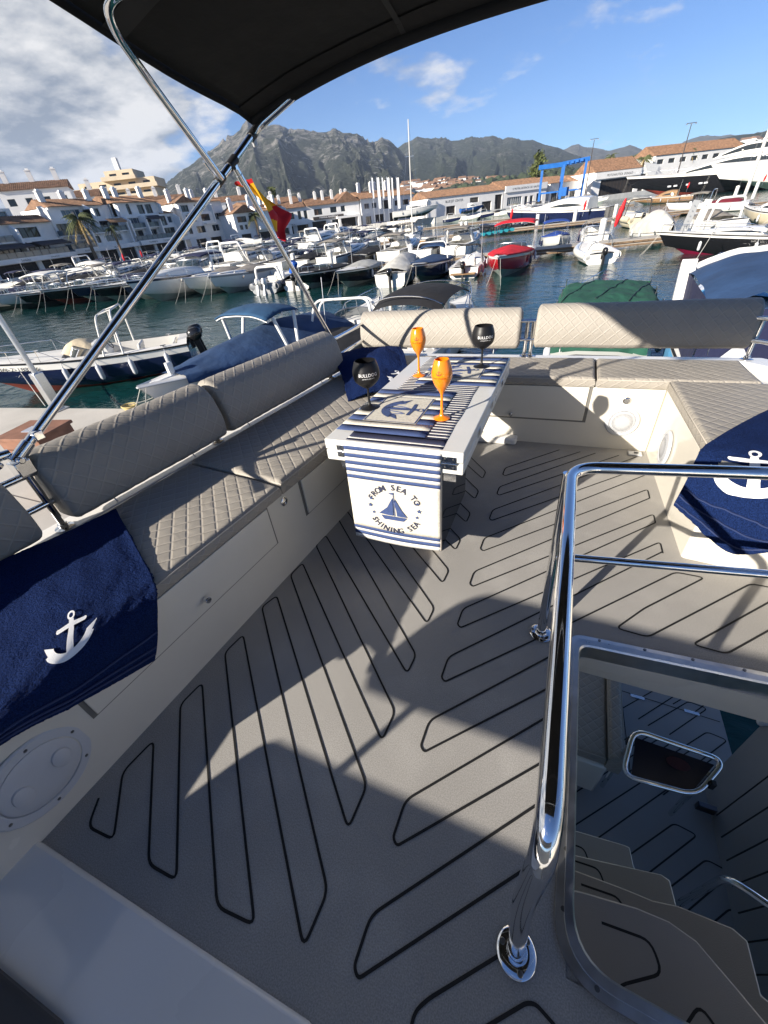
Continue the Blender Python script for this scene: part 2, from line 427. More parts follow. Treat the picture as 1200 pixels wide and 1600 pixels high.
# white houses scattered over the foothills
wall_w = mat('white_render', (.82, .81, .78), .75, var=(.6, .06, 6))
terra = mat('terracotta_tiles', (.25, .145, .088), .85, var=(1.3, .45, 8), bump=[(5, .6, .05)])
g = G(); g.box(-5, 5, -4, 4, -6, 4.2); hm = g.mesh('village_house', wall_w)
g = G(); g.add([(-5.6, -4.6, 4.0), (5.6, -4.6, 4.0), (5.6, 4.6, 4.0), (-5.6, 4.6, 4.0), (-5.6, 0, 6.0), (5.6, 0, 6.0)], [(0, 1, 5, 4), (2, 3, 4, 5), (1, 2, 5), (3, 0, 4)]); rm = g.mesh('roof', terra)
rnd = random.Random(11)
def foot_z(px, d):    # height of the foothill crest line is reached at 1250 m
    return 0
n_h = 0
for k in range(150):
    if k < 110: px = rnd.gauss(690, 45); py = 277 + (px - 690) * -.06 + rnd.uniform(8, 26)
    else: px = rnd.uniform(1110, 1200); py = 233 + (1200 - px) * .12 + rnd.uniform(-14, 14)
    if not 630 < px < 1205: continue
    d = 1150 if k < 110 else 2300
    p = at_d(px, py, d - (py - 280) * 8 if k < 110 else d)
    o = bpy.data.objects.new('village_house', hm); COL.objects.link(o); s_ = rnd.uniform(.7, 1.5) * (1.25 if k < 110 else 2.0)
    o.matrix_world = Matrix.Translation(p) @ Matrix.Rotation(rnd.uniform(-.6, .9), 4, 'Z') @ Matrix.Diagonal((s_ * rnd.uniform(.8, 1.5), s_, s_, 1))
    if k < 110: tag(o, 'small white house among the trees on the slope below the mountains', 'house', 'white village houses on the foothill')
    else: tag(o, 'small white villa high on the dark hill at far right', 'house', 'white villas on the right hill')
    r_ = bpy.data.objects.new('roof', rm); COL.objects.link(r_); r_.parent = o
# tree cover on the plain between the quay and the hills: one mass
leaf_far = mat('distant_foliage', (.034, .048, .022), .95, var=(.06, .5, 6))
g = G(); rnd = random.Random(5)
for k in range(1500):
    az = R(rnd.uniform(-46, 22)); d = rnd.uniform(300, 1180)
    p = Vector((math.sin(az) * d, math.cos(az) * d, 1.4 + max(0, (d - 520) / 730) ** 1.2 * 38 * (.8 if az < -.25 else 1)))
    s_ = rnd.uniform(3, 7) * (1 + d / 1500)
    secs = []
    for j, (r_, zz) in enumerate(((.25, -.2), (.9, .2), (1, .65), (.55, 1.1), (.05, 1.3))):
        secs.append([p + Vector((math.cos(t * 1.2566) * s_ * r_ * rnd.uniform(.7, 1.25), math.sin(t * 1.2566) * s_ * r_ * rnd.uniform(.7, 1.25), zz * s_ * .8)) for t in range(5)])
    g.loft(secs)
tag(part('woodland', g, leaf_far, None, None), kind='stuff')
# ---------------------------------------------------------------- haze: the air between here and the mountains
hz = G(); hz.box(-7050, 7050, -7050, 7050, -4, 780)
hm_ = bpy.data.materials.new('haze_air'); hm_.use_nodes = True
hn = hm_.node_tree.nodes
for n_ in list(hn):
    if n_.type != 'OUTPUT_MATERIAL': hn.remove(n_)
pv = hn.new('ShaderNodeVolumePrincipled'); pv.inputs['Color'].default_value = (.62, .76, 1.0, 1); pv.inputs['Density'].default_value = .00007; pv.inputs['Anisotropy'].default_value = .0
hm_.node_tree.links.new(pv.outputs[0], [n_ for n_ in hn if n_.type == 'OUTPUT_MATERIAL'][0].inputs['Volume'])
tag(part('haze', hz, hm_, None, None), kind='stuff')

# ---------------------------------------------------------------- pontoons
timber = mat('weathered_timber', (.21, .14, .085), .8, var=(3, .35, 8), bump=[(12, .4, .01)])
def pontoon(pts, w, z=.62, thick=.34):
    for (a, b) in zip(pts, pts[1:]):
        a, b = Vector((*a, 0)), Vector((*b, 0)); d = (b - a); L = d.length; d.normalize(); nrm = Vector((-d.y, d.x, 0))
        c = thing('pontoon', None, None, a); c['kind'] = 'structure'
        g = G(); g.beam(a + Vector((0, 0, z - thick / 2)), b + Vector((0, 0, z - thick / 2)), w, thick); part('pontoon_deck', g, concrete, c, None)
        for s in (-1, 1):
            for zz, hh in ((z - .10, .13), (z - .34, .12)):
                g = G(); o_ = nrm * s * (w / 2 + .05); g.beam(a + o_ + Vector((0, 0, zz)), b + o_ + Vector((0, 0, zz)), .10, hh); part('edge_beam', g, timber, c, None)
        g = G(); k = 2.0
        while k < L:
            p = a + d * k
            for s in (-1, 1): g.obox(p + nrm * s * (w / 2 + .105) + Vector((0, 0, z - .10)), (.05, .05, .05))
            k += 1.2
        bo = part('bolt_heads', g, blackm, c, None); bo['kind'] = 'stuff'
        g = G(); k = 1.5
        while k < L:
            p = a + d * k; g.beam(p - nrm * (w / 2 - .05) + Vector((0, 0, z + .002)), p + nrm * (w / 2 - .05) + Vector((0, 0, z + .002)), .03, .006); k += 2.4
        j = part('deck_joints', g, mat('joint_dark', (.12, .11, .10), .9), c, None); j['kind'] = 'stuff'
PL = [(-78, 33.5), (-40, 37.8), (-6.2, 42.6)]
PR = [(-5.9, 42.7), (10.5, 47.6), (40, 57.5)]
pontoon(PL, 2.0); pontoon(PR, 2.2, .66)
pontoon([(-74, 62), (-20, 73.5), (4, 79)], 2.0); pontoon([(4.2, 79.1), (50, 92)], 2.0)
pontoon([(-78, 96), (-34, 106), (10, 122)], 2.2)
# the mole beside us on the left
g = G(); g.prism([(-40, 4.2), (-16.2, 6.05), (-11.0, 6.85), (-9.6, 6.9), (-7.4, 6.3), (-5.6, 3.2), (-5.6, -8), (-40, -8)], -1.5, .8)
tag(part('dock', g, mat('dock_concrete', (.50, .47, .415), .85, var=(.7, .14, 9), bump=[(14, .3, .01)]), None, None), kind='structure')
g = G()
for k in range(1, 8): g.box(-40, -5.9, 4.2 - k * 1.35, 4.22 - k * 1.35, .801, .806)
tag(part('dock_joints', g, MATS['joint_dark'], None, None), kind='structure')
# ================================================================ BUILDINGS, TREES, POSTS, TRAVEL LIFT
glass_d = mat('dark_window_glass', (.020, .026, .032), .06, spec=.7)
glass_b = mat('bluish_window_glass', (.06, .09, .12), .05, spec=.8)
frame_d = mat('dark_frame', (.055, .045, .04), .5)
frame_w = mat('white_frame', (.70, .69, .66), .5)
railing = mat('railing_glass', (.10, .14, .16), .08, spec=.6)
cream = mat('cream_render', (.60, .50, .36), .8, var=(.4, .1))
shade_in = mat('shop_interior', (.030, .026, .024), .7)
brown_wood = mat('brown_shutter', (.20, .10, .05), .7)
class Fr:
    """frame of a facade: u along the front from A to B, w away from the water, z up"""
    def __init__(s, A, B):
        s.A = Vector((A[0], A[1], 0)); d = Vector((B[0] - A[0], B[1] - A[1], 0)); s.L = d.length; s.u = d.normalized(); s.w = Vector((-s.u.y, s.u.x, 0))
    def p(s, u, w, z): return s.A + s.u * u + s.w * w + Vector((0, 0, z))
    def box(s, g, u0, u1, w0, w1, z0, z1, m=0):
        vs = [s.p(u, w, z) for z in (z0, z1) for w in (w0, w1) for u in (u0, u1)]
        return g.add(vs, [(0, 2, 3, 1), (4, 5, 7, 6), (0, 1, 5, 4), (2, 6, 7, 3), (0, 4, 6, 2), (1, 3, 7, 5)], m)
def volume(b, F, u0, u1, w0, w1, z0, z1, ops=(), m_=None, th=.35, side_ops=()):
    """a wall volume with real openings in its front; each opening gets a window with frame and pane"""
    m_ = m_ or wall_w; g = G()
    us = sorted({u0, u1, *[o[0] for o in ops], *[o[1] for o in ops]}); zs_ = sorted({z0, z1, *[o[2] for o in ops], *[o[3] for o in ops]})
    for za, zb in zip(zs_, zs_[1:]):
        run = None
        for ua, ub in list(zip(us, us[1:])) + [(None, None)]:
            hole = ua is None or any(o[0] <= (ua + ub) / 2 <= o[1] and o[2] <= (za + zb) / 2 <= o[3] for o in ops)
            if hole:
                if run: F.box(g, run[0], run[1], w0, w0 + th, za, zb); run = None
            else: run = (run[0], ub) if run else (ua, ub)
    F.box(g, u0, u1, w0 + th + .002, w1, z0, z1)
    wl_ = part('wall', g, m_, b, None)
    for o in ops:
        a, c, za, zb, kind = o[:5]; mid = (a + c) / 2
        if kind == 'shop':
            g = G(); F.box(g, a, c, w0 + th - .03, w0 + th - .001, za, zb); s_ = part('shop_front', g, shade_in, b, None)
            g = G(); k = a
            while k < c + .01: F.box(g, max(a, k - .04), min(c, k + .04), w0 + th - .12, w0 + th - .04, za, zb); k += 1.6
            F.box(g, a, c, w0 + th - .11, w0 + th - .045, zb - .5, zb - .42); part('shop_glazing', g, frame_d if len(o) < 6 else o[5], s_, None)
            continue
        fm_ = frame_w if kind in ('w', 'blue') else frame_d; gm = glass_b if kind == 'blue' else glass_d
        g = G(); e = .06
        F.box(g, a, c, w0 + th - .16, w0 + th - .06, za, za + e); F.box(g, a, c, w0 + th - .16, w0 + th - .06, zb - e, zb)
        nb = max(2, int((c - a) / .9) + 1)
        for k in range(nb):
            x = a + e / 2 + (c - a - e) * k / (nb - 1); F.box(g, x - e / 2, x + e / 2, w0 + th - .155, w0 + th - .065, za + e, zb - e)
        wi = part('window', g, fm_, b, None)
        g = G(); F.box(g, a, c, w0 + th - .05, w0 + th - .004, za, zb); part('pane', g, gm, wi, None)
        if kind == 'shut':
            g = G(); n_ = int((zb - za) / .12)
            for k in range(n_): F.box(g, a + .06, mid - .02, w0 + th - .10, w0 + th - .07, za + .06 + k * .12, za + .06 + k * .12 + .08)
            part('shutter', g, brown_wood, wi, None)
    return wl_
def gable(b, F, u0, u1, w0, w1, z, h, axis='u', m_=None, ov=.35):
    g = G()
    if axis == 'u':     # ridge parallel to the facade
        P = [F.p(u0 - ov, w0 - ov, z), F.p(u1 + ov, w0 - ov, z), F.p(u1 + ov, w1 + ov, z), F.p(u0 - ov, w1 + ov, z), F.p(u0 - ov, (w0 + w1) / 2, z + h), F.p(u1 + ov, (w0 + w1) / 2, z + h)]
        fs = [(0, 1, 5, 4), (2, 3, 4, 5), (1, 2, 5), (3, 0, 4), (0, 3, 2, 1)]
    else:
        P = [F.p(u0 - ov, w0 - ov, z), F.p(u1 + ov, w0 - ov, z), F.p(u1 + ov, w1 + ov, z), F.p(u0 - ov, w1 + ov, z), F.p((u0 + u1) / 2, w0 - ov, z + h), F.p((u0 + u1) / 2, w1 + ov, z + h)]
        fs = [(3, 0, 4, 5), (1, 2, 5, 4), (0, 1, 4), (2, 3, 5), (0, 3, 2, 1)]
    g.add(P, fs)
    if axis == 'u':      # tile courses as low ribs down the front slope
        nr = int((u1 - u0 + 2 * ov) / .42)
        for k in range(nr):
            u = u0 - ov + .2 + k * .42; a = F.p(u, w0 - ov + .02, z + .04); c = F.p(u, (w0 + w1) / 2, z + h + .03); g.beam(a, c, .19, .10)
        tl = [m_ or terra]
    return part('roof', g, m_ or terra, b, None)
def gable_wall(b, F, u0, u1, w0, w1, z, h, m_=None):
    g = G(); P = [F.p(u0, w0 + .02, z), F.p(u1, w0 + .02, z), F.p((u0 + u1) / 2, w0 + .02, z + h * .93)]; g.extrude(P, F.w * .3); return part('gable', g, m_ or wall_w, b, None)
def chimney(b, F, u, w, z0, z1, s=.55):
    g = G(); F.box(g, u - s, u + s, w - s * .6, w + s * .6, z0, z1); ch = part('chimney', g, wall_w, b, None)
    g = G(); F.box(g, u - s * 1.15, u + s * 1.15, w - s * .75, w + s * .75, z1, z1 + .18); F.box(g, u - s * .6, u + s * .6, w - s * .4, w + s * .4, z1 + .18, z1 + .5); part('chimney_cap', g, wall_w, ch, None)
def balcony(b, F, u0, u1, w0, z, d=1.5, solid=False, hgt=1.0):
    g = G(); F.box(g, u0, u1, w0 - d, w0 - .002, z - .22, z); bl = part('balcony', g, wall_w, b, None)
    g = G()
    F.box(g, u0 + .03, u1 - .03, w0 - d + .04, w0 - d + .09, z + .002, z + hgt); F.box(g, u0 + .03, u0 + .08, w0 - d + .09, w0 - .01, z + .002, z + hgt); F.box(g, u1 - .08, u1 - .03, w0 - d + .09, w0 - .01, z + .002, z + hgt)
    part('balustrade', g, wall_w if solid else railing, bl, None)
    if not solid:
        g = G(); k = u0
        while k < u1 + .01: F.box(g, max(u0, k - .03), min(u1, k + .03), w0 - d + .0, w0 - d + .038, z + .002, z + hgt + .05); k += 1.5
        F.box(g, u0, u1, w0 - d, w0 - d + .05, z + hgt + .051, z + hgt + .10); part('handrail', g, frame_d, bl, None)
def sign(b, F, u, w, z, text, size, m_=None, spacing=1.0):
    vs, fs = text_poly(text, size); g = G()
    g.add([F.p(u + v.x * spacing, w, z + v.y) for v in vs], fs); return part('lettering', g, m_ or blackm, b, None)
def text_poly(s, size, bold=0.0):
    cu = bpy.data.curves.new('lettering', 'FONT'); cu.body = s; cu.size = size; cu.align_x = 'CENTER'; cu.resolution_u = 2; cu.offset = bold * size
    ob = bpy.data.objects.new('lettering', cu); me = bpy.data.meshes.new_from_object(ob)
    vs = [v.co.copy() for v in me.vertices]; fs = [tuple(p.vertices) for p in me.polygons]
    bpy.data.objects.remove(ob); bpy.data.curves.remove(cu); bpy.data.meshes.remove(me); return vs, fs
GZ = 1.2
def bld(label, A, B, name='apartment_building'):
    F = Fr(A, B); c = F.p(F.L / 2, 5, GZ); return thing(name, label, 'building', c), F
rnd = random.Random(3)
def row_windows(u0, u1, z, n, w, h, kinds, sill=.9):
    out = []; step = (u1 - u0) / n
    for k in range(n):
        c = u0 + step * (k + .5); out.append((c - w / 2, c + w / 2, z + sill, z + sill + h, kinds[k % len(kinds)]))
    return out
# --- left waterfront, facades in shade facing the basin; laid out from left to right
XQ = -95.0
# 1: tall stepped block with dark terraces
b, F = bld('tall stepped white apartment block with dark shop terrace at far left', (XQ, 30), (XQ, 63.5))
volume(b, F, 0, F.L, 0, 14, GZ, 4.3, [(1, 9, GZ, 3.6, 'shop'), (10, 18, GZ, 3.6, 'shop'), (18.8, 26, GZ, 3.6, 'shop'), (27, 33, GZ, 3.6, 'shop')])
g = G(); F.box(g, 0, F.L, -1.6, -.003, 3.75, 4.55); part('fascia', g, wall_w, b, None)
sign(b, F, 23.5, -1.62, 3.93, 'Salduba', .55); sign(b, F, 29, -1.62, 3.98, 'immobiliare', .36)
volume(b, F, 0, F.L, .8, 14, 4.56, 7.4, [(.6, 8, 4.6, 7.0, 'd'), (9, 16.5, 4.6, 7.0, 'd'), (17.2, 24, 4.6, 7.0, 'd'), (24.8, 30.5, 4.6, 7.0, 'd')])
balcony(b, F, 0, 32.5, .8, 4.56, 2.2)
volume(b, F, 0, F.L, 1.6, 14, 7.41, 10.4, [(1.2, 5.4, 7.5, 9.8, 'blue'), (7, 10.5, 7.5, 9.8, 'd'), (12, 17, 7.5, 9.8, 'blue'), (19, 23, 7.5, 9.8, 'd'), (26, 30.4, 7.9, 9.7, 'd')])
balcony(b, F, .5, 24.5, 1.6, 7.42, 1.6)
volume(b, F, 0, 29, 4.5, 16, 10.41, 13.3, row_windows(0, 29, 10.4, 7, 2.4, 1.5, ['blue', 'w', 'blue'], .9))
gable(b, F, 22.5, 33, 1.4, 6.5, 10.42, 1.5)
volume(b, F, 0, 27, 7.5, 18, 13.31, 16.1, row_windows(0, 27, 13.3, 6, 2.0, 1.4, ['w', 'blue'], .8))
volume(b, F, 3, 20, 10.5, 20, 16.11, 18.3, row_windows(3, 20, 16.1, 4, 1.4, 1.0, ['w'], .6))
gable(b, F, 3.5, 12, 10.3, 18, 18.31, 1.5)
for u, w, z in ((11, 14, 20), (5, 9, 16), (23.5, 9.5, 16), (25.8, 8.5, 16), (24, 4, 11.2)): chimney(b, F, u, w, z - .4, z + 1.7)
# 2: block with terrace and palm in front
b, F = bld('white waterfront block behind the tall palm, balconies over two shop signs', (XQ, 63.8), (XQ, 79.5))
volume(b, F, 0, F.L, 0, 12, GZ, 4.7, [(.8, 5, GZ, 3.9, 'shop'), (6, 10.2, GZ, 3.9, 'shop'), (11, 15, GZ, 3.9, 'shop')])
g = G(); F.box(g, 0, F.L, -1.2, -.003, 4.0, 4.9); part('fascia', g, wall_w, b, None)
sign(b, F, 3.0, -1.22, 4.25, 'BONAFINA', .42); sign(b, F, 9.5, -1.22, 4.25, 'JALAL', .45)
volume(b, F, 0, F.L, 1.0, 12, 4.91, 7.6, [(6.5, 8.2, 5.6, 7.0, 'd'), (9.6, 13.6, 5.6, 7.0, 'blue')])
balcony(b, F, 0, 5.6, 1.0, 4.92, 1.6); 
volume(b, F, 0, F.L, 1.8, 12, 7.61, 10.4, [(.6, 4.6, 7.7, 9.9, 'd'), (5.6, 9.2, 7.7, 9.9, 'blue'), (10.2, 14.8, 7.7, 9.9, 'd')])
balcony(b, F, .1, 15.4, 1.8, 7.62, 1.7)
volume(b, F, 2, F.L, 4.0, 13, 10.41, 13.2, [(4.4, 8.6, 11.0, 12.6, 'blue'), (10, 13, 11.0, 12.6, 'd')])
g = G(); F.box(g, 9.2, 9.5, .8, 4, 10.42, 12.4); part('parapet', g, wall_w, b, None)
gable(b, F, 2.2, 14, 3.6, 11, 13.21, 1.7)
for u, w in ((3.0, 6), (9, 8), (13.2, 6)): chimney(b, F, u, w, 13.6, 16.2)
# 3: block with arched window
b, F = bld('white four storey block with arched window and glazed balconies, left of the awning pole', (XQ, 79.8), (XQ, 95.0))
volume(b, F, 0, F.L, 0, 12, GZ, 4.7, [(.6, 4.6, GZ, 3.9, 'shop'), (5.4, 9.4, GZ, 3.9, 'shop'), (10.2, 14.6, GZ, 3.9, 'shop')])
g = G(); F.box(g, 0, F.L, -1.5, -.003, 4.0, 5.0); part('fascia', g, wall_w, b, None)
sign(b, F, 3.5, -1.52, 4.3, 'TOMMERO', .5); sign(b, F, 7.8, -1.52, 4.3, 'TATANAO', .5); sign(b, F, 11.8, -1.52, 4.3, 'BREMER', .5)
volume(b, F, 0, F.L, 1.2, 12, 5.01, 7.8, [(.8, 4, 5.1, 7.3, 'd'), (5, 8.2, 5.1, 7.3, 'w'), (9.4, 14, 5.1, 7.3, 'd')])
balcony(b, F, 0, F.L - .1, 1.2, 5.02, 1.9)
volume(b, F, 0, F.L, 1.6, 12, 7.81, 10.6, [(.8, 5.2, 7.9, 10.1, 'blue'), (6.6, 8.0, 8.3, 10.0, 'd'), (8.8, 12.6, 7.9, 10.1, 'd'), (13.2, 14.6, 8.4, 9.9, 'blue')])
balcony(b, F, .1, 10.5, 1.6, 7.82, 1.3)
volume(b, F, 0, F.L - 3, 2.6, 12, 10.61, 13.4, [(3.2, 4.2, 10.9, 12.7, 'd'), (6.2, 8.0, 10.9, 12.9, 'd'), (8.5, 10.4, 10.9, 12.9, 'd')])
g = G(); pts = [F.p(3.7 + .5 * math.cos(R(t)), 2.57, 12.7 + .5 * math.sin(R(t))) for t in range(0, 181, 20)]; g.extrude(pts, F.w * .05); part('arch_head', g, glass_d, b, None)
gable(b, F, 0, F.L - 3, 2.2, 11, 13.41, 1.8); gable(b, F, F.L - 2.9, F.L, 1.6, 9, 10.62, 1.0)
for u, w in ((1.2, 5), (4.5, 6), (10.6, 5)): chimney(b, F, u, w, 13.7, 16.6)
# 4: plain block whose sunlit end wall faces left
b, F = bld('white block with sunlit end wall and square windows, crossed by the awning pole', (XQ - 1, 97.5), (XQ + 1, 113))
volume(b, F, 0, F.L, 0, 12, GZ, 4.5, [(2, 5.5, GZ, 3.7, 'shop'), (7, 11, GZ, 3.7, 'shop')])
volume(b, F, 0, F.L, .3, 12, 4.51, 7.5, [(.8, 2.0, 5.2, 6.8, 'd'), (3.6, 6.4, 5.2, 6.9, 'd'), (9, 11.5, 5.2, 6.9, 'w')])
volume(b, F, 0, F.L, .6, 12, 7.51, 10.4, [(1.6, 4.6, 8.1, 9.8, 'd'), (6.4, 9.4, 8.1, 9.8, 'd'), (11, 14, 8.1, 9.8, 'w')])
volume(b, F, 0, F.L, 1.6, 12, 10.41, 12.9, [(.8, 4, 10.7, 12.3, 'd'), (6, 9, 10.7, 12.3, 'd'), (11, 12.4, 10.9, 12.2, 'blue')])
gable(b, F, 0, 6.0, 1.2, 12, 12.91, 1.7, 'w'); gable_wall(b, F, 0, 6.0, 1.6, 2, 12.91, 1.7); gable(b, F, 6.4, F.L, 1.2, 11, 12.91, 1.5)
for u, w in ((.8, 4), (6.2, 3), (10, 6), (13.6, 4)): chimney(b, F, u, w, 13.2, 16.0)
# 5: low gabled block stepping forward
b, F = bld('low white gabled building stepping forward, brown shutters, right of the awning pole', (XQ + 8, 106.5), (XQ + 13, 118.0))
volume(b, F, 0, F.L, 0, 10, GZ, 4.4, [(1, 4, GZ, 3.5, 'shop'), (6, 10.5, GZ, 3.5, 'shop')])
volume(b, F, 0, F.L, .2, 10, 4.41, 8.9, [(1.0, 3.8, 6.6, 8.1, 'shut'), (4.6, 6.2, 6.5, 8.1, 'd'), (8.6, 10.0, 6.2, 8.2, 'd'), (1.2, 2.2, 4.7, 5.9, 'd'), (2.8, 3.6, 4.7, 5.9, 'd')])
balcony(b, F, 6.6, 12, .2, 4.42, 1.6, True, .7)
gable(b, F, 0, 6.6, 0, 9, 8.91, 1.9, 'w'); gable_wall(b, F, 0, 6.6, .2, 1, 8.91, 1.9); gable(b, F, 7, F.L, 0, 9, 8.91, 1.2)
for u, w in ((1.4, 3), (7, 2.5), (8.8, 5)): chimney(b, F, u, w, 9.0, 12.6)
# 6: terraces behind the flag
b, F = bld('white terraced building half hidden behind the hanging flag', (XQ + 6, 121), (XQ + 4, 140))
volume(b, F, 0, F.L, 0, 12, GZ, 4.4, [(1, 5, GZ, 3.6, 'shop'), (6, 10, GZ, 3.6, 'shop'), (12, 17, GZ, 3.6, 'shop')])
volume(b, F, 0, F.L, 1.5, 12, 4.41, 7.6, row_windows(0, F.L, 4.4, 5, 2.2, 1.6, ['d', 'blue'], .9)); balcony(b, F, 0, 12, 1.5, 4.42, 1.5, True, .8)
volume(b, F, 0, F.L, 3, 12, 7.61, 10.6, row_windows(0, F.L, 7.6, 4, 1.8, 1.5, ['d', 'w'], .9))
gable(b, F, 0, 9, 2.6, 11, 10.61, 1.6); gable(b, F, 9.6, F.L, 2.6, 11, 10.61, 1.2)
for u, w in ((2, 4), (5, 5), (8.6, 4), (13, 5), (17, 4)): chimney(b, F, u, w, 10.9, 13.6)
for o_ in list(COL.objects):
    if o_.type == 'EMPTY' and o_.name.startswith('apartment_building'): o_.scale = (1, 1, .86)
def fins(b, F, us, z0, z1, w0=-.9, w1=4.0):
    for u in us:
        g = G(); P = [F.p(u, w1, z0), F.p(u, w0, z0), F.p(u, w0, z1 - .9), F.p(u, w0 + 1.6, z1), F.p(u, w1, z1)]; g.extrude(P, F.u * .35); part('party_wall', g, wall_w, b, None)
def awning(b, F, u0, u1, z, d, m_):
    g = G(); g.add([F.p(u0, -.01, z), F.p(u1, -.01, z), F.p(u1, -d, z - .7), F.p(u0, -d, z - .7), F.p(u0, -d, z - .95), F.p(u1, -d, z - .95)], [(0, 1, 2, 3), (3, 2, 5, 4)]); part('awning', g, m_, b, None)
aw_d = mat('dark_awning', (.05, .045, .05), .8); aw_l = mat('cream_awning', (.55, .50, .42), .8); aw_r = mat('tan_awning', (.36, .20, .10), .8)
B_ = {o_['label'][:24]: o_ for o_ in COL.objects if o_.type == 'EMPTY' and o_.name.startswith('apartment_building')}
FB = {'1': (XQ, 30, XQ, 63.5, 'tall stepped white apart'), '2': (XQ, 63.8, XQ, 79.5, 'white waterfront block b'), '3': (XQ, 79.8, XQ, 95, 'white four storey block '), '4': (XQ - 1, 97.5, XQ + 1, 113, 'white block with sunlit '), '5': (XQ + 8, 106.5, XQ + 13, 118, 'low white gabled buildin'), '6': (XQ + 6, 121, XQ + 4, 140, 'white terraced building ')}
def FF(k): q = FB[k]; return B_[q[4]], Fr(q[:2], q[2:4])
b, F = FF('1'); fins(b, F, (8.6, 17.6, 25.2), 4.56, 10.2, -.6, 2.2); fins(b, F, (11.5, 20.4), 10.45, 13.2, 2.6, 5.4); fins(b, F, (18,), 13.4, 15.6, 5.6, 8.5)
for u0, u1 in ((1, 9), (10, 18), (19, 26), (27, 33)): awning(b, F, u0, u1, 7.1, 2.4, aw_d)
b, F = FF('2'); fins(b, F, (5.9, 15.2), 4.95, 10.2, -.3, 2.6); fins(b, F, (.2, 9.2), 10.45, 13.4, 1.8, 4.4)
awning(b, F, .8, 5, 7.3, 1.5, aw_l); awning(b, F, 10.4, 14.8, 10.2, 1.2, aw_r)
b, F = FF('3'); fins(b, F, (0, 4.6, 8.6, 14.8), 5.05, 10.4, -.5, 2.0); fins(b, F, (0, 12), 10.65, 13.6, 1.4, 3.6)
awning(b, F, 5, 9, 10.3, 1.3, aw_d)
b, F = FF('4'); fins(b, F, (0, 10.4), 7.5, 12.9, -.1, 2.4); awning(b, F, 1.6, 4.8, 10.3, 1.0, aw_l)
g = G(); F.box(g, 6.2, 9.6, -1.2, -.003, 7.3, 7.52); part('balcony', g, wall_w, b, None)
b, F = FF('5'); fins(b, F, (6.6, 12.0), 4.4, 10.4, -.4, 3); b, F = FF('6'); fins(b, F, (0, 9.2, 18.6), 4.45, 10.6, .8, 3.2)
# 7: boat dealer with the dark sign
b, F = bld('white two storey building with dark marina sign, sunlit front', (-99.5, 140.5), (-75.5, 163.3), 'shop_building')
L = F.L
volume(b, F, 0, L, 0, 12, GZ, 4.6, [(2, 7.5, GZ, 3.4, 'shop'), (9, 13, GZ, 3.9, 'shop'), (14.6, 19.8, GZ, 3.9, 'shop'), (22.0, 24.6, GZ, 3.9, 'd'), (25.4, 31.0, GZ, 3.9, 'shop')])
volume(b, F, 0, L, .3, 12, 4.61, 8.4, [(1.5, 4.5, 5.3, 7.3, 'd'), (6, 8.6, 5.4, 7.2, 'd'), (10, 11.2, 5.1, 7.4, 'd'), (12.2, 13.4, 5.1, 7.4, 'd'), (16, 19, 5.7, 7.4, 'shut'), (22, 24.4, 5.9, 7.5, 'd'), (26, 27.6, 5.9, 7.5, 'd')])
g = G(); F.box(g, 15.2, 26.6, -.35, -.003, 4.35, 5.25); sg = part('sign_board', g, frame_d, b, None)
sign(b, F, 20.9, -.37, 4.57, 'MARINA MARBELLA', .82, white_thread, .96)
g = G(); F.box(g, .5, 13.6, -1.4, -.003, 3.5, 4.2); part('canopy', g, wall_w, b, None); sign(b, F, 6, -1.42, 3.7, 'A. MARINA MARBELLA', .42, blackm)
g = G(); F.box(g, 23.6, 32.4, -2.2, -.003, 4.0, 4.6); F.box(g, 31.4, 32.4, -2.2, -1.4, GZ, 4.0); F.box(g, 24.0, 24.8, -2.2, -1.4, GZ, 4.0); part('portico', g, wall_w, b, None)
gable(b, F, 0, 12.6, 0, 10, 8.41, 2.0); gable(b, F, 14, 24, 0, 10, 8.41, 2.2); gable(b, F, 24.4, L, 0, 12, 8.41, 3.0, 'w'); gable_wall(b, F, 24.4, L, .3, 1, 8.41, 3.0)
for u, w in ((1.5, 3), (5, 4), (9, 3), (12.4, 4), (18, 4), (20.5, 3), (24, 3), (28.5, 6), (30.5, 7)): chimney(b, F, u, w, 9.2, 12.0, .45)
b2, F = bld('shaded right wing of the marina building behind the white flagpoles', (-74.9, 163.6), (-62.0, 186.0), 'shop_building')
volume(b2, F, 0, F.L, 0, 12, GZ, 4.6, [(1.5, 4, GZ, 3.6, 'd'), (6, 10, GZ, 3.8, 'shop'), (13, 17, GZ, 3.8, 'shop')])
volume(b2, F, 0, F.L, .2, 12, 4.61, 8.8, [(1.5, 3.8, 5.8, 7.4, 'blue'), (5, 7.2, 5.8, 7.4, 'blue'), (10, 13, 5.2, 7.8, 'd'), (16, 18, 5.8, 7.4, 'd'), (20, 23, 5.8, 7.4, 'd')])
gable(b2, F, 0, F.L, 0, 11, 8.81, 2.2)
for u, w in ((3, 5), (8, 4), (11, 6), (16, 5)): chimney(b2, F, u, w, 9.6, 13.2, .6)
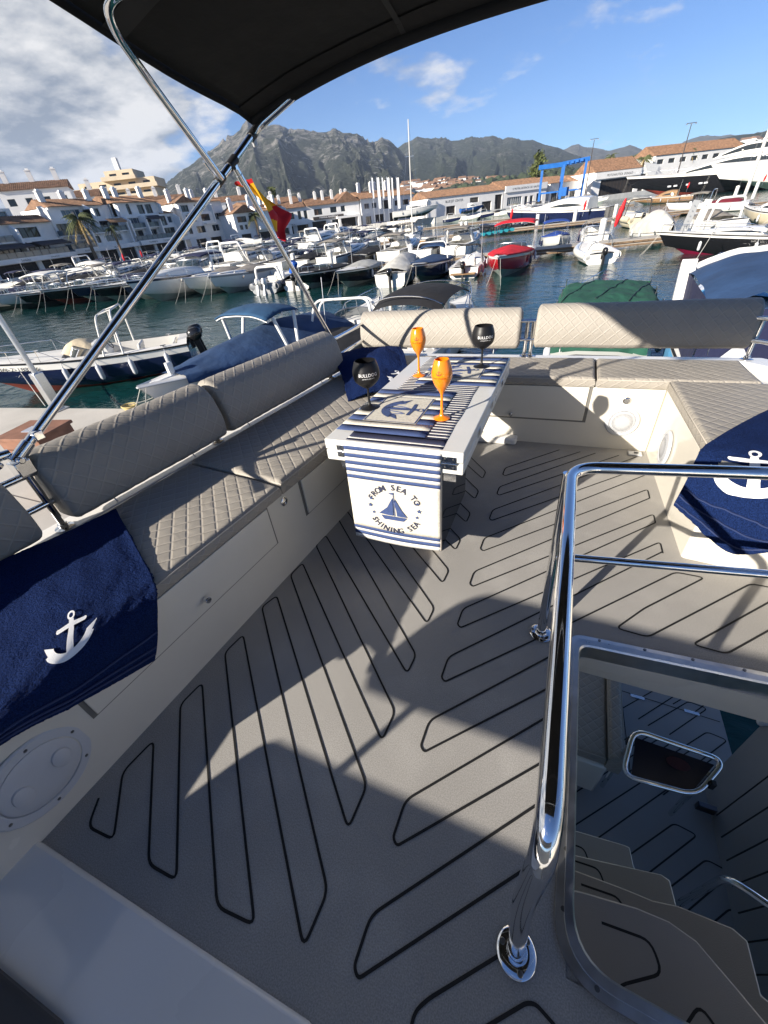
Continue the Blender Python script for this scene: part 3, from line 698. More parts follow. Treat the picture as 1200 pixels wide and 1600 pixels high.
# beige terraced hotel behind
A_, B_ = at_d(98, 300, 217), at_d(238, 300, 206)
b, F = bld('beige apartment hotel with stacked curved terraces behind the white waterfront', (A_.x, A_.y), (B_.x, B_.y), 'hotel')
Lh_ = F.L
for k, (u0, u1) in enumerate(((0, Lh_ + 2), (-1, Lh_ + 2), (2, Lh_ + 2), (0, Lh_ + 1), (Lh_ * .10, Lh_ + 2), (Lh_ * .44, Lh_ - 5))):
    z = 9.6 + 2.72 * k
    volume(b, F, u0 + 1, u1 - 1, 2.5 + k * .6, 18, z, z + 2.71, row_windows(u0 + 1.5, u1 - 1.5, z, max(2, int((u1 - u0) / 5)), 2.6, 1.6, ['d'], .2), cream)
    g = G(); F.box(g, u0, u1, k * .6, 2.49 + k * .6, z - .25, z + .95); part('terrace', g, cream, b, None)
g = G(); F.box(g, Lh_ * .60, Lh_ * .65, 7, 9, 25, 29.5); part('chimney', g, wall_w, b, None)
# more white houses filling the slope behind the left row
for i, (x, y, D, w_, h_, lab) in enumerate(((105, 318, 160, 16, 4, 'white house with terracotta roof above the palm, second row'), (60, 312, 150, 14, 5, 'white stepped house in the second row behind the tall block'), (250, 322, 175, 18, 4, 'white house in the second row below the beige hotel'), (345, 322, 190, 20, 4, 'white house in the second row behind the awning pole'), (430, 322, 215, 20, 4, 'white house in the second row above the flag'))):
    c = at_d(x, y, D); b, F = bld(lab, (c.x - w_ * .35, c.y - w_ * .4), (c.x + w_ * .35, c.y + w_ * .4), 'town_house')
    volume(b, F, 0, F.L, 0, 9, GZ, c.z + h_ - 3, row_windows(0, F.L, c.z - 1.8, 4, 1.6, 1.4, ['d', 'w'], .9)); gable(b, F, 0, F.L, 0, 9, c.z + h_ - 2.99, 1.8)
    for u in (2, F.L * .5, F.L - 2): chimney(b, F, u, 4.5, c.z + h_ - 2, c.z + h_ + .8)
# --- right: long workshop range, its shop signs, boatyard
b, F = bld('long low white workshop with jet centre sign and terracotta roof', (-48.5, 160.3), (-27.0, 182.0), 'workshop')
L = F.L
volume(b, F, 0, L, 0, 14, GZ, 6.5, [(7.0, 10.6, GZ, 3.8, 'shop'), (16.5, 20, 4.0, 5.4, 'd'), (21.5, 25.5, GZ, 3.9, 'shop'), (27.0, 30.0, GZ, 5.4, 'shop')])
gable(b, F, 0, L, 0, 14, 6.51, 2.0); sign(b, F, 10.2, -.02, 4.75, 'BLUE JET CENTER', .95, blackm, .95)
b, F = bld('white marine shop with long roof sign and big window, left of the blue travel lift', (-26.8, 182.2), (-13.5, 195.5), 'workshop')
L = F.L
volume(b, F, 0, L, 0, 14, GZ, 6.8, [(1.5, 8.0, GZ + .6, 4.2, 'blue'), (9.2, 10.6, GZ, 4.0, 'd'), (11.6, 13.0, GZ, 4.0, 'd'), (14.5, 17.0, 2.2, 4.4, 'd')])
g = G(); F.box(g, .2, L - .2, -.45, -.003, 5.6, 7.4); part('sign_board', g, wall_w, b, None); sign(b, F, L / 2, -.47, 6.15, 'E. MOTRIL DETENCIA  DE  NAUTICA', .82, blackm, .93)
gable(b, F, 0, L, .2, 14, 6.81, 2.4)
b, F = bld('long low white sheds with terracotta roof behind the blue travel lift', (-12.5, 198), (3.0, 222), 'workshop')
volume(b, F, 0, F.L, 0, 12, GZ, 6.8, row_windows(0, F.L, GZ, 5, 3.2, 2.8, ['d'], .1)); gable(b, F, 0, 12, 0, 12, 6.81, 2.2); gable(b, F, 16, F.L, 0, 12, 6.81, 2.0)
A_, B_ = at_d(925, 293, 205), at_d(1012, 283, 222)
b, F = bld('white boat workshop with wide dark doorway and nautical sign beside palms', (A_.x, A_.y), (B_.x, B_.y), 'workshop'); L = F.L
volume(b, F, 0, L, 0, 14, GZ, 8.4, [(3.5, L - 6, GZ, 6.0, 'shop'), (L - 4, L - 1.5, GZ, 6.4, 'shop')])
g = G(); F.box(g, .5, L - 4.5, -.5, -.003, 6.3, 8.2); part('sign_board', g, wall_w, b, None); sign(b, F, L / 2 - 1.5, -.52, 6.85, 'MOTONAUTICA  DONALD', 1.0, blackm, .95)
gable(b, F, .5, L - 4.5, 0, 12, 8.41, 3.8)
g = G(); g.add([F.p(L - 4, -.4, 9.8), F.p(L + 4.5, -.4, 6.4), F.p(L + 4.5, -.4, 5.4), F.p(L - 4, -.4, 7.4)], [(0, 1, 2, 3)]); g2 = G(); g2.extrude([F.p(L - 4, -.4, 9.8), F.p(L + 3.5, -.4, 8.6), F.p(L + 1.5, -.4, 3.2), F.p(L - 1.2, -.4, 6.0)], F.w * .2); part('shade_sail', g2, gelw, b, None)
A_, B_ = at_d(1016, 280, 230), at_d(1150, 268, 262)
b, F = bld('long white harbour building with terracotta roof behind the black hulled yacht', (A_.x, A_.y), (B_.x, B_.y), 'workshop'); L = F.L
volume(b, F, 0, L, 0, 12, GZ, 11.5, row_windows(0, L, 8.0, 8, 3.0, 1.4, ['d'], .9)); gable(b, F, 0, L, 0, 12, 11.51, 3.2)

# --- trees
bark = mat('palm_bark', (.17, .125, .085), .9, bump=[(6, .8, .05)])
palm_g = mat('palm_green', (.10, .12, .045), .7, var=(2, .4)); palm_y = mat('palm_dry', (.30, .22, .08), .8, var=(2, .3))
def palm(label, base, h, r, nf=30, seed=1, lean=(0, 0)):
    rn = random.Random(seed); t = thing('palm_tree', label, 'palm tree', base, group='palm trees along the quays')
    b = Vector(base); top = b + Vector((lean[0], lean[1], h))
    g = G(); pts = [b.lerp(top, k / 8) + Vector((math.sin(k * .4) * .1, 0, 0)) for k in range(9)]; g.tube(pts, [h * .038 * (1.15 - .25 * k / 8) for k in range(9)], 9); part('trunk', g, bark, t, 50)
    g = G(); gd = G()
    for k in range(nf):
        an = rn.uniform(0, 6.283); el = rn.uniform(-.5, 1.25); L = r * rn.uniform(.8, 1.15); d = Vector((math.cos(an), math.sin(an), 0)); tgt = gd if el < -.15 else g
        prev = None
        side = Vector((-d.y, d.x, 0))
        for j in range(9):
            s = j / 8; p = top + d * (L * s * math.cos(el * (1 - s * .4))) + Vector((0, 0, L * (s * math.sin(el) - .75 * s * s)))
            if prev is not None:
                w = r * .20 * math.sin(math.pi * min(1, s * .92 + .05)) + .02
                dirn = (p - prev)
                tgt.add([prev, p, p + side * w * .5 + dirn * .8 + Vector((0, 0, -w * .7))], [(0, 1, 2)]); tgt.add([prev, p, p - side * w * .5 + dirn * .8 + Vector((0, 0, -w * .7))], [(0, 2, 1)])
                mid = (prev + p) / 2
                tgt.add([mid, p, p + side * w * .75 + dirn * .5 + Vector((0, 0, -w * .35))], [(0, 1, 2)]); tgt.add([mid, p, p - side * w * .75 + dirn * .5 + Vector((0, 0, -w * .35))], [(0, 2, 1)])
            prev = p
    cr = part('crown', g, palm_g, t, None); part('dry_fronds', gd, palm_y, cr, None)
    return t
def base_under(x, y, D, z=GZ): p = at_d(x, y, D); return Vector((p.x, p.y, z)), p.z
b_, z_ = base_under(122, 343, 112); palm('tall palm with drooping fronds in front of the left waterfront block', b_, z_ - GZ, 3.3, 46, 1)
b_, z_ = base_under(172, 352, 112); palm('smaller yellowish palm by the left shops, right of the tall palm', b_, z_ - GZ - .5, 2.0, 24, 2)
b_, z_ = base_under(395, 330, 140); palm('yellowing palm just left of the hanging flag', b_, z_ - GZ - 1.0, 2.6, 30, 3)
for i, (x, y, D, lab) in enumerate(((956, 240, 235, 'palm just behind the boat workshop roof, leftmost of that group'), (992, 241, 240, 'palm right of the workshop sail, second of that group'), (1008, 243, 225, 'palm with pale trunk beside the long harbour building'), (1042, 237, 250, 'bushy palm rising over the long harbour building'), (1081, 231, 245, 'palm standing left of the crossbar light mast'))):
    b_, z_ = base_under(x, y, D); palm(lab, b_, z_ - GZ - 1, 3.6, 34, 10 + i)
leafm = mat('poplar_leaves', (.085, .105, .028), .7, var=(.6, .5, 6))
def leaf_tree(name, label, base, h, r, n=700, seed=1):
    rn = random.Random(seed); t = thing(name, label, 'tree', base); b = Vector(base)
    g = G(); g.tube([b, b + Vector((.1, 0, h * .5)), b + Vector((.2, .1, h * .9))], [h * .03, h * .02, .05], 8)
    for k in range(7):
        z = h * (.25 + .09 * k); an = k * 2.4; g.tube([b + Vector((.1, 0, z)), b + Vector((math.cos(an) * r * .6, math.sin(an) * r * .6, z + r * .7))], [h * .010, .03], 6)
    part('trunk', g, bark, t, 50); g = G()
    blobs = [(Vector((rn.gauss(0, r * .42), rn.gauss(0, r * .42), h * rn.uniform(.22, 1.0))), r * rn.uniform(.25, .5)) for k in range(34)]
    blobs = [(Vector((p.x * (1.25 - p.z / h * .8), p.y * (1.25 - p.z / h * .8), p.z)), s) for p, s in blobs]
    for k in range(n):
        c, s = rn.choice(blobs); p = b + c + Vector((rn.gauss(0, 1), rn.gauss(0, 1), rn.gauss(0, 1))).normalized() * s * rn.uniform(.4, 1.05)
        q = Vector((rn.gauss(0, 1), rn.gauss(0, 1), rn.gauss(0, 1))).normalized(); a = q.orthogonal().normalized(); e = q.cross(a); l_ = rn.uniform(.28, .6) * h / 11
        g.add([p - a * l_, p + e * l_ * .5, p + a * l_, p - e * l_ * .5], [(0, 1, 2, 3)])
    part('crown', g, leafm, t, None); return t
b_, z_ = base_under(842, 242, 255); leaf_tree('poplar_tree', 'tall yellow green tree left of the blue travel lift', b_, z_ - GZ, 5.0, 1600, 4)
for i, (x, y, D, lab) in enumerate(((625, 318, 200, 'dark bushy tree behind the white flagpoles'), (650, 325, 205, 'dark bushy tree between flagpoles and jet workshop'), (425, 300, 260, 'dark conifer above the roofs beside the flag'))):
    b_, z_ = base_under(x, y, D); leaf_tree('tree', lab, b_, z_ - GZ + 1, 4.0, 900, 20 + i)
# --- flagpoles with furled white banners
for i, (x, dx) in enumerate(((580, 0), (588, 0), (596, 0), (604, 0), (611, 0), (619, 0))):
    p = at_d(x, 276, 158); b_ = Vector((p.x, p.y, GZ))
    t = thing('flagpole', f"white flagpole with long furled banner in front of the marina wing, {['first', 'second', 'third', 'fourth', 'fifth', 'sixth'][i]} from left", 'flagpole', b_, group='flagpoles before the marina building')
    g = G(); g.tube([b_, Vector((p.x, p.y, p.z))], .09, 8); part('pole', g, alu, t, 60)
    g = G(); n_ = 12; g.grid(lambda u, v: Vector((p.x + .10 + u * (.75 if i % 2 else .35), p.y + .1 * math.sin(v * 7 + u * 4), p.z - .3 - v * (7.5 if i % 2 else 5.0))), 4, n_); part('banner', g, mat('banner_cloth', (.72, .72, .72), .8), t, 60)
# --- quay light masts
def light_mast(label, x, y, D):
    p = at_d(x, y, D); b_ = Vector((p.x, p.y, GZ)); t = thing('light_mast', label, 'lamp post', b_)
    g = G(); g.tube([b_, p], [.20, .09], 8); part('mast', g, frame_d, t, 60)
    F_ = Vector((.93, .36, 0)); g = G(); g.beam(p - F_ * 1.3, p + F_ * 1.3, .14, .12); part('crossbar', g, frame_d, t, None)
    for s in (-1.2, 0, 1.2):
        g = G(); g.obox(p + F_ * s + Vector((0, 0, -.18)), (.5, .35, .2)); part('floodlight', g, alu, t, None)
light_mast('dark light mast with crossbar beside the blue travel lift', 929, 217, 190); light_mast('dark light mast with crossbar rising behind the black yacht bow', 1081, 192, 172)
# --- blue travel lift
blue_st = mat('lift_blue_paint', (.010, .12, .42), .45, var=(1, .15))
tl_c = at_d(885, 300, 186); tl = thing('travel_lift', 'blue steel travel lift with two gantry beams on the boatyard quay', 'boat lift', (tl_c.x, tl_c.y, GZ))
def tlp(x, y, D): return at_d(x, y, D)
D0, D1 = 182, 192
legs = [(848, 262, D0), (882, 257, D0), (880, 258, D1), (917, 250, D1)]
tops = [tlp(*l) for l in legs]
for p in tops:
    g = G(); g.beam((p.x, p.y, GZ + .9), (p.x, p.y, p.z), .75, .75, up=(1, 0, 0)); lg = part('leg', g, blue_st, tl, None)
    for s in (-.5, .5):
        g = G(); g.lathe([(0, -.2), (.5, -.2), (.55, -.1), (.55, .1), (.5, .2), (0, .2)], (p.x + s, p.y, GZ + .55), 16, Matrix.Rotation(R(90), 3, 'X')); part('wheel', g, blackm, lg, 40)
g = G(); g.beam(tops[0] + Vector((-1.2, -.5, .1)), tops[1] + Vector((.6, .3, .1)), .9, 1.2); part('gantry_beam', g, blue_st, tl, None)
g = G(); g.beam(tops[2] + Vector((-.3, -.3, .3)), tops[3] + Vector((.9, .4, .3)), .9, 1.2); part('gantry_beam', g, blue_st, tl, None)
g = G(); g.beam(tops[1], tops[2] + Vector((0, 0, .3)), .8, 1.0); part('cross_beam', g, blue_st, tl, None)
for a, c in ((0, 1), (2, 3)):
    g = G(); g.beam((tops[a].x, tops[a].y, 4.2), (tops[c].x, tops[c].y, 4.2), .35, .45); part('sill_beam', g, blue_st, tl, None)
for k in range(4):
    p = tops[2].lerp(tops[3], .2 + .2 * k); g = G(); g.obox(p + Vector((0, -.6, .3)), (.9, .6, .7)); part('winch', g, blue_st, tl, None)
g = G(); q = tops[1].lerp(tops[2], .5); g.obox((q.x + 1.2, q.y, 4.0), (3.2, 2.2, 2.4)); part('engine_house', g, blue_st, tl, None)
# ================================================================ BOATS
hull_w = mat('hull_white', (.74, .73, .69), .22, var=(.8, .06), coat=.4)
hull_navy = mat('hull_navy', (.010, .016, .050), .14, coat=.6, var=(1, .15))
hull_black = mat('hull_black', (.008, .008, .010), .14, coat=.6)
hull_red = mat('hull_red', (.50, .012, .022), .2, coat=.5)
hull_cream = mat('hull_cream', (.62, .55, .40), .3, coat=.2, var=(.8, .1))
hull_grey = mat('hull_grey', (.30, .31, .32), .3, coat=.3)
bottom_red = mat('antifoul_red', (.22, .035, .020), .8, var=(2, .3))
bottom_dk = mat('antifoul_green', (.045, .085, .075), .7, var=(2, .3))
bottom_lt = mat('antifoul_pale', (.32, .38, .35), .6, var=(2, .25))
deck_w = mat('deck_white', (.70, .685, .64), .45, var=(1.2, .08))
teak = mat('teak_deck', (.26, .155, .075), .7, var=(4, .3), bump=[(30, .2, .003)])
ws_glass = mat('windscreen_glass', (.03, .045, .05), .03, spec=.8, alpha=.72)
chrome = steel
vinyl_w = mat('white_vinyl', (.66, .64, .58), .55, var=(2, .08))
CAN = {}
def canvas_m(nm, col): 
    if nm not in CAN: CAN[nm] = mat(nm, col, .85, var=(1.4, .22, 6), bump=[(3.2, .6, .06), (11, .35, .012)])
    return CAN[nm]
c_blue = canvas_m('blue_canvas', (.018, .050, .125)); c_bright = canvas_m('royal_blue_canvas', (.012, .05, .25)); c_black = canvas_m('black_cover', (.012, .012, .014)); c_grey = canvas_m('grey_cover', (.36, .36, .34))
c_taupe = canvas_m('taupe_cover', (.22, .20, .175)); c_green = canvas_m('green_canvas', (.012, .072, .048)); c_navy = canvas_m('navy_canvas', (.012, .016, .055)); c_red = canvas_m('red_canvas', (.55, .008, .02)); c_sky = canvas_m('sky_blue_canvas', (.10, .34, .60)); c_beige = canvas_m('beige_cover', (.55, .46, .32)); c_burg = canvas_m('burgundy_cover', (.16, .012, .025)); c_tarp = canvas_m('pale_tarp', (.50, .49, .45))
def lerp(a, b, t): return a + (b - a) * t
def make_boat(name, label, L, B, F, hull=None, stripe=None, bottom=None, deckm=None, group=None, cat='boat', **o):
    hull = hull or hull_w; stripe = stripe or hull; bottom = bottom or bottom_dk; deckm = deckm or deck_w
    t = thing(name, label, cat, (0, 0, 0), 'W', group)
    full = o.get('full', 2.4); bd = o.get('band', .13)
    def hb(s): return B / 2 * ((.90 + .10 * min(1, s / .35)) if s < .35 else max(.015, 1 - ((s - .35) / .65) ** full))
    def zs(s): return F * (.92 + .40 * s * s)
    def Y(s): return L * (s - .5)
    rake = .10 * L
    def yk(s, zz): return Y(s) + (s ** 3) * rake * max(0, zz / F)          # bow overhang
    secs = []; NS = 22
    for i in range(NS + 1):
        s = i / NS; b = hb(s); z = zs(s); zc = lerp(.10, z * .55, max(0, s - .45) ** 1.5 * 2.2); zk = lerp(-.42, z * .72, max(0, (s - .72) / .28) ** 2)
        prof = [(b, z), (b * (1 - .02), z - bd * F), (b * .965, lerp(z - bd * F, zc, .6)), (b * (.90 - .35 * s * s), zc), (b * .45 * (1 - s * .5), lerp(zc, zk, .55)), (0, zk)]
        ring = [Vector((-x, yk(s, zz), zz)) for x, zz in prof] + [Vector((x, yk(s, zz), zz)) for x, zz in prof[-2::-1]]
        secs.append(ring)
    n = len(secs[0]); g = G(); vs = [p for r in secs for p in r]; fs, ms = [], []
    bands = [1, 0, 0, 2, 2, 2, 2, 0, 0, 1]
    for i in range(NS):
        for k in range(n - 1): fs.append((i * n + k, (i + 1) * n + k, (i + 1) * n + k + 1, i * n + k + 1)); ms.append(bands[k])
    fs.append(tuple(range(n))); ms.append(o.get('transom_m', 0))
    g.add(vs, fs, ms); part('hull', g, [hull, stripe, bottom], t, 50, local=True)
    # deck with cockpit well
    c0, c1 = o.get('cockpit', (.06, .52)); fz = o.get('floor', .30) * F; camb = o.get('camber', .10)
    stations = sorted({*[i / NS for i in range(NS + 1)], c0, c1}); rows = []
    for s in stations:
        b, z = hb(s) - .01, zs(s)
        inn = b - min(.30, b * .26)
        def row(cock):
            zi = fz if cock else z + camb * min(1, b / (B * .4)); x2 = inn * (.99 if cock else .6)
            return [Vector((x, yk(s, z), zz)) for x, zz in ((-b, z + .004), (-inn, z + .05), (-x2, zi), (x2, zi), (inn, z + .05), (b, z + .004))]
        if abs(s - c0) < 1e-6: rows += [row(False), row(True)]
        elif abs(s - c1) < 1e-6: rows += [row(True), row(False)]
        else: rows.append(row(c0 < s < c1))
    g = G(); g.loft(rows, ring=False, cap=False); part('deck', g, deckm, t, 35, local=True)
    g = G()
    for sd in (-1, 1): g.tube([Vector((sd * (hb(i / NS) + .012), yk(i / NS, zs(i / NS)), zs(i / NS) - .015)) for i in range(NS + 1)], .032, 5)
    part('rub_rail', g, o.get('rail_m', blackm if hull is not hull_w else plastic), t, 60, local=True)
    if o.get('floor_m'):
        g = G(); g.add([(-hb(c0) * .7, Y(c0), fz + .004), (hb(c0) * .7, Y(c0), fz + .004), (hb(c1) * .7, Y(c1), fz + .004), (-hb(c1) * .7, Y(c1), fz + .004)], [(0, 1, 2, 3)]); part('cockpit_sole', g, o['floor_m'], t, None, local=True)
    # cabin trunk
    if 'cabin' in o:
        s0, s1, h, wf = o['cabin']; g = G(); rr = []; N = 14
        for i in range(N + 1):
            q = i / N; s = lerp(s0, s1, q); b = max(.05, min(hb(s) * wf, B / 2 * wf)); z = zs(s) + .03; hh = h * (1 - q ** 2.2) * (.85 + .15 * math.sin(q * 3)) + .02
            rr.append([Vector((x, Y(s) , zz)) for x, zz in ((-b, z), (-b * .93, z + hh * .62), (-b * .80, z + hh * .93), (0, z + hh * 1.06), (b * .80, z + hh * .93), (b * .93, z + hh * .62), (b, z))])
        g.loft(rr, ring=False, cap=True); cb = part('cabin', g, o.get('cabin_m', hull_w), t, 50, local=True)
        if o.get('ports', 1):
            for sd in (-1, 1):
                g = G(); pp = []
                for i in range(N - 4):
                    q = lerp(.04, .66, i / (N - 5)); s = lerp(s0, s1, q); b = max(.05, hb(s) * wf); z = zs(s) + .03; hh = h * (1 - q ** 2.2) * (.85 + .15 * math.sin(q * 3)) + .02; k = .10 * math.sin(math.pi * (i / (N - 5))) * h * 1.6 + .02
                    pp.append((sd * (b * .985 + .006), Y(s), z + hh * .34 - k * .4)); pp.append((sd * (b * .945 + .008), Y(s), z + hh * .34 + k))
                g.add(pp, [(2 * i, 2 * i + 2, 2 * i + 3, 2 * i + 1) for i in range(N - 5)])
                part('cabin_window', g, glass_d, cb, 60, local=True)
    if 'hull_ports' in o:
        g = G()
        for sd in (-1, 1):
            for s in o['hull_ports']:
                c = Vector((sd * (hb(s) * .985 + .012), yk(s, zs(s) * .7), zs(s) * .78)); g.lathe([(0, -.02), (.16, -.02), (.16, .02), (.11, .025), (.10, .0), (0, .0)], c, 14, Matrix.Rotation(R(90) * sd, 3, 'Y') @ Matrix.Diagonal((.7, 1, 1)))
        part('porthole', g, chrome, t, 50, local=True)
    # windscreen
    if 'screen' in o:
        s0, h, dep = o['screen']; b = hb(s0) * .80; z0 = zs(s0) + .05 + o.get('screen_z', 0); g = G(); gf = G(); N = 14; topl, botl = [], []
        for i in range(N + 1):
            a = R(lerp(-100, 100, i / N)); x = math.sin(a) * b; y = Y(s0) + max(-.35, math.cos(a)) * dep
            botl.append(Vector((x, y, z0 - .03))); topl.append(Vector((x * .88, y - h * .75, z0 + h * (.75 + .25 * max(0, math.cos(a))))))
        g.add(botl + topl, [(i, i + 1, N + 2 + i, N + 1 + i) for i in range(N)]); wsn = part('windscreen', g, ws_glass, t, 60, local=True)
        gf.tube(topl, .022, 6); gf.tube(botl, .022, 6)
        for i in (0, 4, 7, 10, N): gf.tube([botl[i], topl[i]], .016, 5)
        part('screen_frame', gf, o.get('screen_m', alu), wsn, 50, local=True)
    # console, seats
    if 'console' in o:
        s0, w, h = o['console']; g = G(); y = Y(s0); rr = []
        for (dy, k, zz) in ((-.34, 1, fz), (-.30, 1, fz + h * .75), (-.18, .95, fz + h), (.12, .85, fz + h * 1.02), (.42, .8, fz + h * .45), (.45, .8, fz)):
            rr.append([Vector((-w / 2 * k, y + dy, fz)), Vector((-w / 2 * k, y + dy, zz)), Vector((w / 2 * k, y + dy, zz)), Vector((w / 2 * k, y + dy, fz))])
        g.loft(rr); cs = part('console', g, hull_w, t, 30, local=True)
        g = G(); g.tube([Vector((math.cos(R(a)) * .19, y - .40 + math.sin(R(a)) * .07, fz + h * .86 + math.sin(R(a)) * .17)) for a in range(0, 360, 24)], .016, 6, closed=True); part('steering_wheel', g, blackm, cs, 60, local=True)
    for (s0, x, w, hh, d) in o.get('seats', []):
        y = Y(s0); g = G()
        g.box(x - w / 2, x + w / 2, y - d / 2, y + d / 2, fz + .002, fz + hh); st = part('seat', g, o.get('seat_m', vinyl_w), t, 30, .05, local=True)
        g = G(); g.obox((x, y - d / 2 - .05, fz + hh * 1.35), (w * .98, .12, hh * .8), Matrix.Rotation(R(12), 3, 'X')); part('seat_back', g, o.get('seat_m', vinyl_w), st, 30, .05, local=True)
    # engine(s)
    for x in o.get('outboards', []):
        up = o.get('tilt', .0); g = G(); yb = Y(0) - .12; zt = zs(0) * .9
        M = Matrix.Translation((x, yb, zt)) @ Matrix.Rotation(-up, 4, 'X')
        g.obox((0, -.22, -.35), (.13, .24, .9)); g.obox((0, -.28, -.80), (.05, .40, .04)); rr = []
        for q in range(7):
            a = q / 6; r_ = .085 * math.sin(math.pi * (.15 + .80 * a)); rr.append([Vector((math.cos(R(k * 45)) * r_, -.50 + .55 * a, -1.0 + math.sin(R(k * 45)) * r_)) for k in range(8)])
        g.loft(rr); g.obox((0, -.16, -1.2), (.02, .16, .3)); g.obox((0, .0, -.05), (.26, .14, .35))
        for k in range(3): g.obox((math.cos(k * 2.09) * .10, -.54, -1.0 + math.sin(k * 2.09) * .10), (.12, .03, .09), Matrix.Rotation(k * 2.09, 3, 'Y'))
        g.xf(M); en = part('outboard_engine', g, o.get('engine_m', blackm), t, 40, local=True)
        g = G(); rr = []
        for (zz, w, d, oy) in ((.02, .17, .27, -.20), (.10, .22, .36, -.22), (.28, .23, .40, -.25), (.46, .21, .37, -.27), (.58, .15, .27, -.27), (.62, .05, .10, -.25)):
            rr.append([Vector((math.cos(R(k * 30)) * w * .85, oy + math.sin(R(k * 30)) * d * .8, zz * .8)) for k in range(12)])
        g.loft(rr); g.xf(M); part('cowling', g, o.get('cowl_m', mat('engine_black', (.012, .012, .013), .25, coat=.4)), en, 50, local=True)
    # bow rail
    if o.get('rail', 1):
        s0 = o.get('rail_from', .55); hh = o.get('rail_h', .42); g = G(); path = []
        for i in range(11): s = lerp(s0, .985, i / 10); path.append(Vector((-(hb(s) * .93 + .0), yk(s, zs(s)), zs(s) + hh * min(1, (i + .2) / 2))))
        path += [Vector((-p.x, p.y, p.z)) for p in reversed(path)]
        g.tube(path, .016, 6); br = part('bow_rail', g, chrome, t, 60, local=True)
        g = G()
        for i in (2, 5, 8, 10, 13, 16, 19): 
            p = path[i]; g.tube([p, Vector((p.x, p.y + .02, p.z - hh))], .013, 5)
        part('stanchions', g, chrome, br, 60, local=True)
    # fabric cover stretched over the boat
    if 'cover' in o:
        s0, s1, h, m_ = o['cover'][:4]; drop = o['cover'][4] if len(o['cover']) > 4 else .16; pk = o['cover'][5] if len(o['cover']) > 5 else .45
        sd_ = L * 3.7
        def cf(u, v):
            s = lerp(s0, s1, u); b = hb(s) + .025; x = (v * 2 - 1); z = zs(s)
            hh = h * (1 - abs(u - pk) ** 1.7 / max(pk, 1 - pk) ** 1.7 * .9)
            a = abs(x); zz = z + .05 + hh * (1 - a ** 1.5)
            k = noise.noise(Vector((s * 9, x * 2.2, sd_))) * .055 + noise.noise(Vector((s * 26, x * 5, sd_))) * .02
            if a > .93: zz = z + .05 - drop * (a - .93) / .07; bx = b * 1.0 + .03
            else: bx = b * a / .93
            return Vector((math.copysign(bx, x), yk(s, z), zz + k * (1 - a * .5)))
        g = G(); g.grid(cf, 46, 30); part('cover', g, m_, t, 75, local=True)
    # bimini / hardtop on legs
    if 'top' in o:
        s0, s1, h, m_ = o['top'][:4]; wf = o['top'][4] if len(o['top']) > 4 else .95
        def tf(u, v):
            s = lerp(s0, s1, u); x = v * 2 - 1; b = hb(.35) * wf
            return Vector((x * b, Y(s), zs(.3) + h - .16 * abs(x) ** 3 - .10 * abs(u * 2 - 1) ** 2 + .02 * noise.noise(Vector((u * 5, v * 5, L)))))
        g = G(); g.grid(tf, 12, 14); tp = part('sun_top', g, m_, t, 60, local=True); sm_ = tp.modifiers.new('thick', 'SOLIDIFY'); sm_.thickness = o.get('top_th', .05)
        g = G()
        for v in (.0, 1.0):
            for u in o.get('legs', (.08, .5, .92)):
                a = tf(u, v); f_ = Vector((math.copysign(hb(lerp(s0, s1, .5)) * .95, a.x), Y(lerp(s0, s1, lerp(.3, .7, u))), zs(.3)))
                g.tube([f_, a], o.get('leg_r', .018), 7)
        for u in (.05, .5, .95): g.tube([tf(u, k / 10) + Vector((0, 0, -.03)) for k in range(11)], o.get('leg_r', .018), 6)
        part('top_frame', g, o.get('frame_m', chrome), t, 60, local=True)
    if 'arch' in o:
        s0, h, r_, m_, tilt = o['arch']; b = hb(s0) * .97; y = Y(s0); z = zs(s0)
        p = fillet([(-b, y + tilt, z - .02), (-b * .84, y, z + h), (b * .84, y, z + h), (b, y + tilt, z - .02)], .35, 8); g = G(); g.tube(p, r_, 10)
        if o.get('arch2'):
            g.tube(fillet([(-b, y + tilt + .7, z - .02), (-b * .84, y + .55, z + h * .92), (b * .84, y + .55, z + h * .92), (b, y + tilt + .7, z - .02)], .35, 8), r_, 10)
            for x in (-.5, .5): g.tube([(x * b, y, z + h), (x * b, y + .55, z + h * .92)], r_ * .7, 8)
        part('arch', g, m_, t, 50, local=True)
    for (sd, s) in o.get('fenders', []):
        c = Vector((sd * (hb(s) + .11), Y(s), zs(s) * .55)); g = G(); g.lathe([(0, -.30), (.06, -.27), (.10, -.2), (.10, .2), (.06, .27), (.02, .30), (.02, .36), (0, .36)], c, 12); g.tube([c + Vector((0, 0, .34)), Vector((sd * hb(s) * .97, Y(s), zs(s) + .05))], .012, 5); part('fender', g, o.get('fender_m', plastic), t, 50, local=True)
    if o.get('collar'):
        r_ = o['collar']; pts = [Vector((-B / 2 * .9, Y(.0), F * .75))] ; N = 12
        pts += [Vector((-hb(lerp(0, .97, i / N)) * .95, yk(lerp(0, .97, i / N), F), zs(lerp(0, .97, i / N)) * .82)) for i in range(N + 1)]
        pts += [Vector((-p.x, p.y, p.z)) for p in reversed(pts)]
        g = G(); g.tube(pts, [r_ * .6] + [r_] * (len(pts) - 2) + [r_ * .6], 12); part('inflatable_tube', g, o.get('collar_m', hull_grey), t, 60, local=True)
    if o.get('swim', 0):
        g = G(); g.box(-B * .38, B * .38, Y(0) - o['swim'], Y(0) + .02, .28, .36); part('swim_platform', g, o.get('swim_m', teak), t, None, .02, local=True)
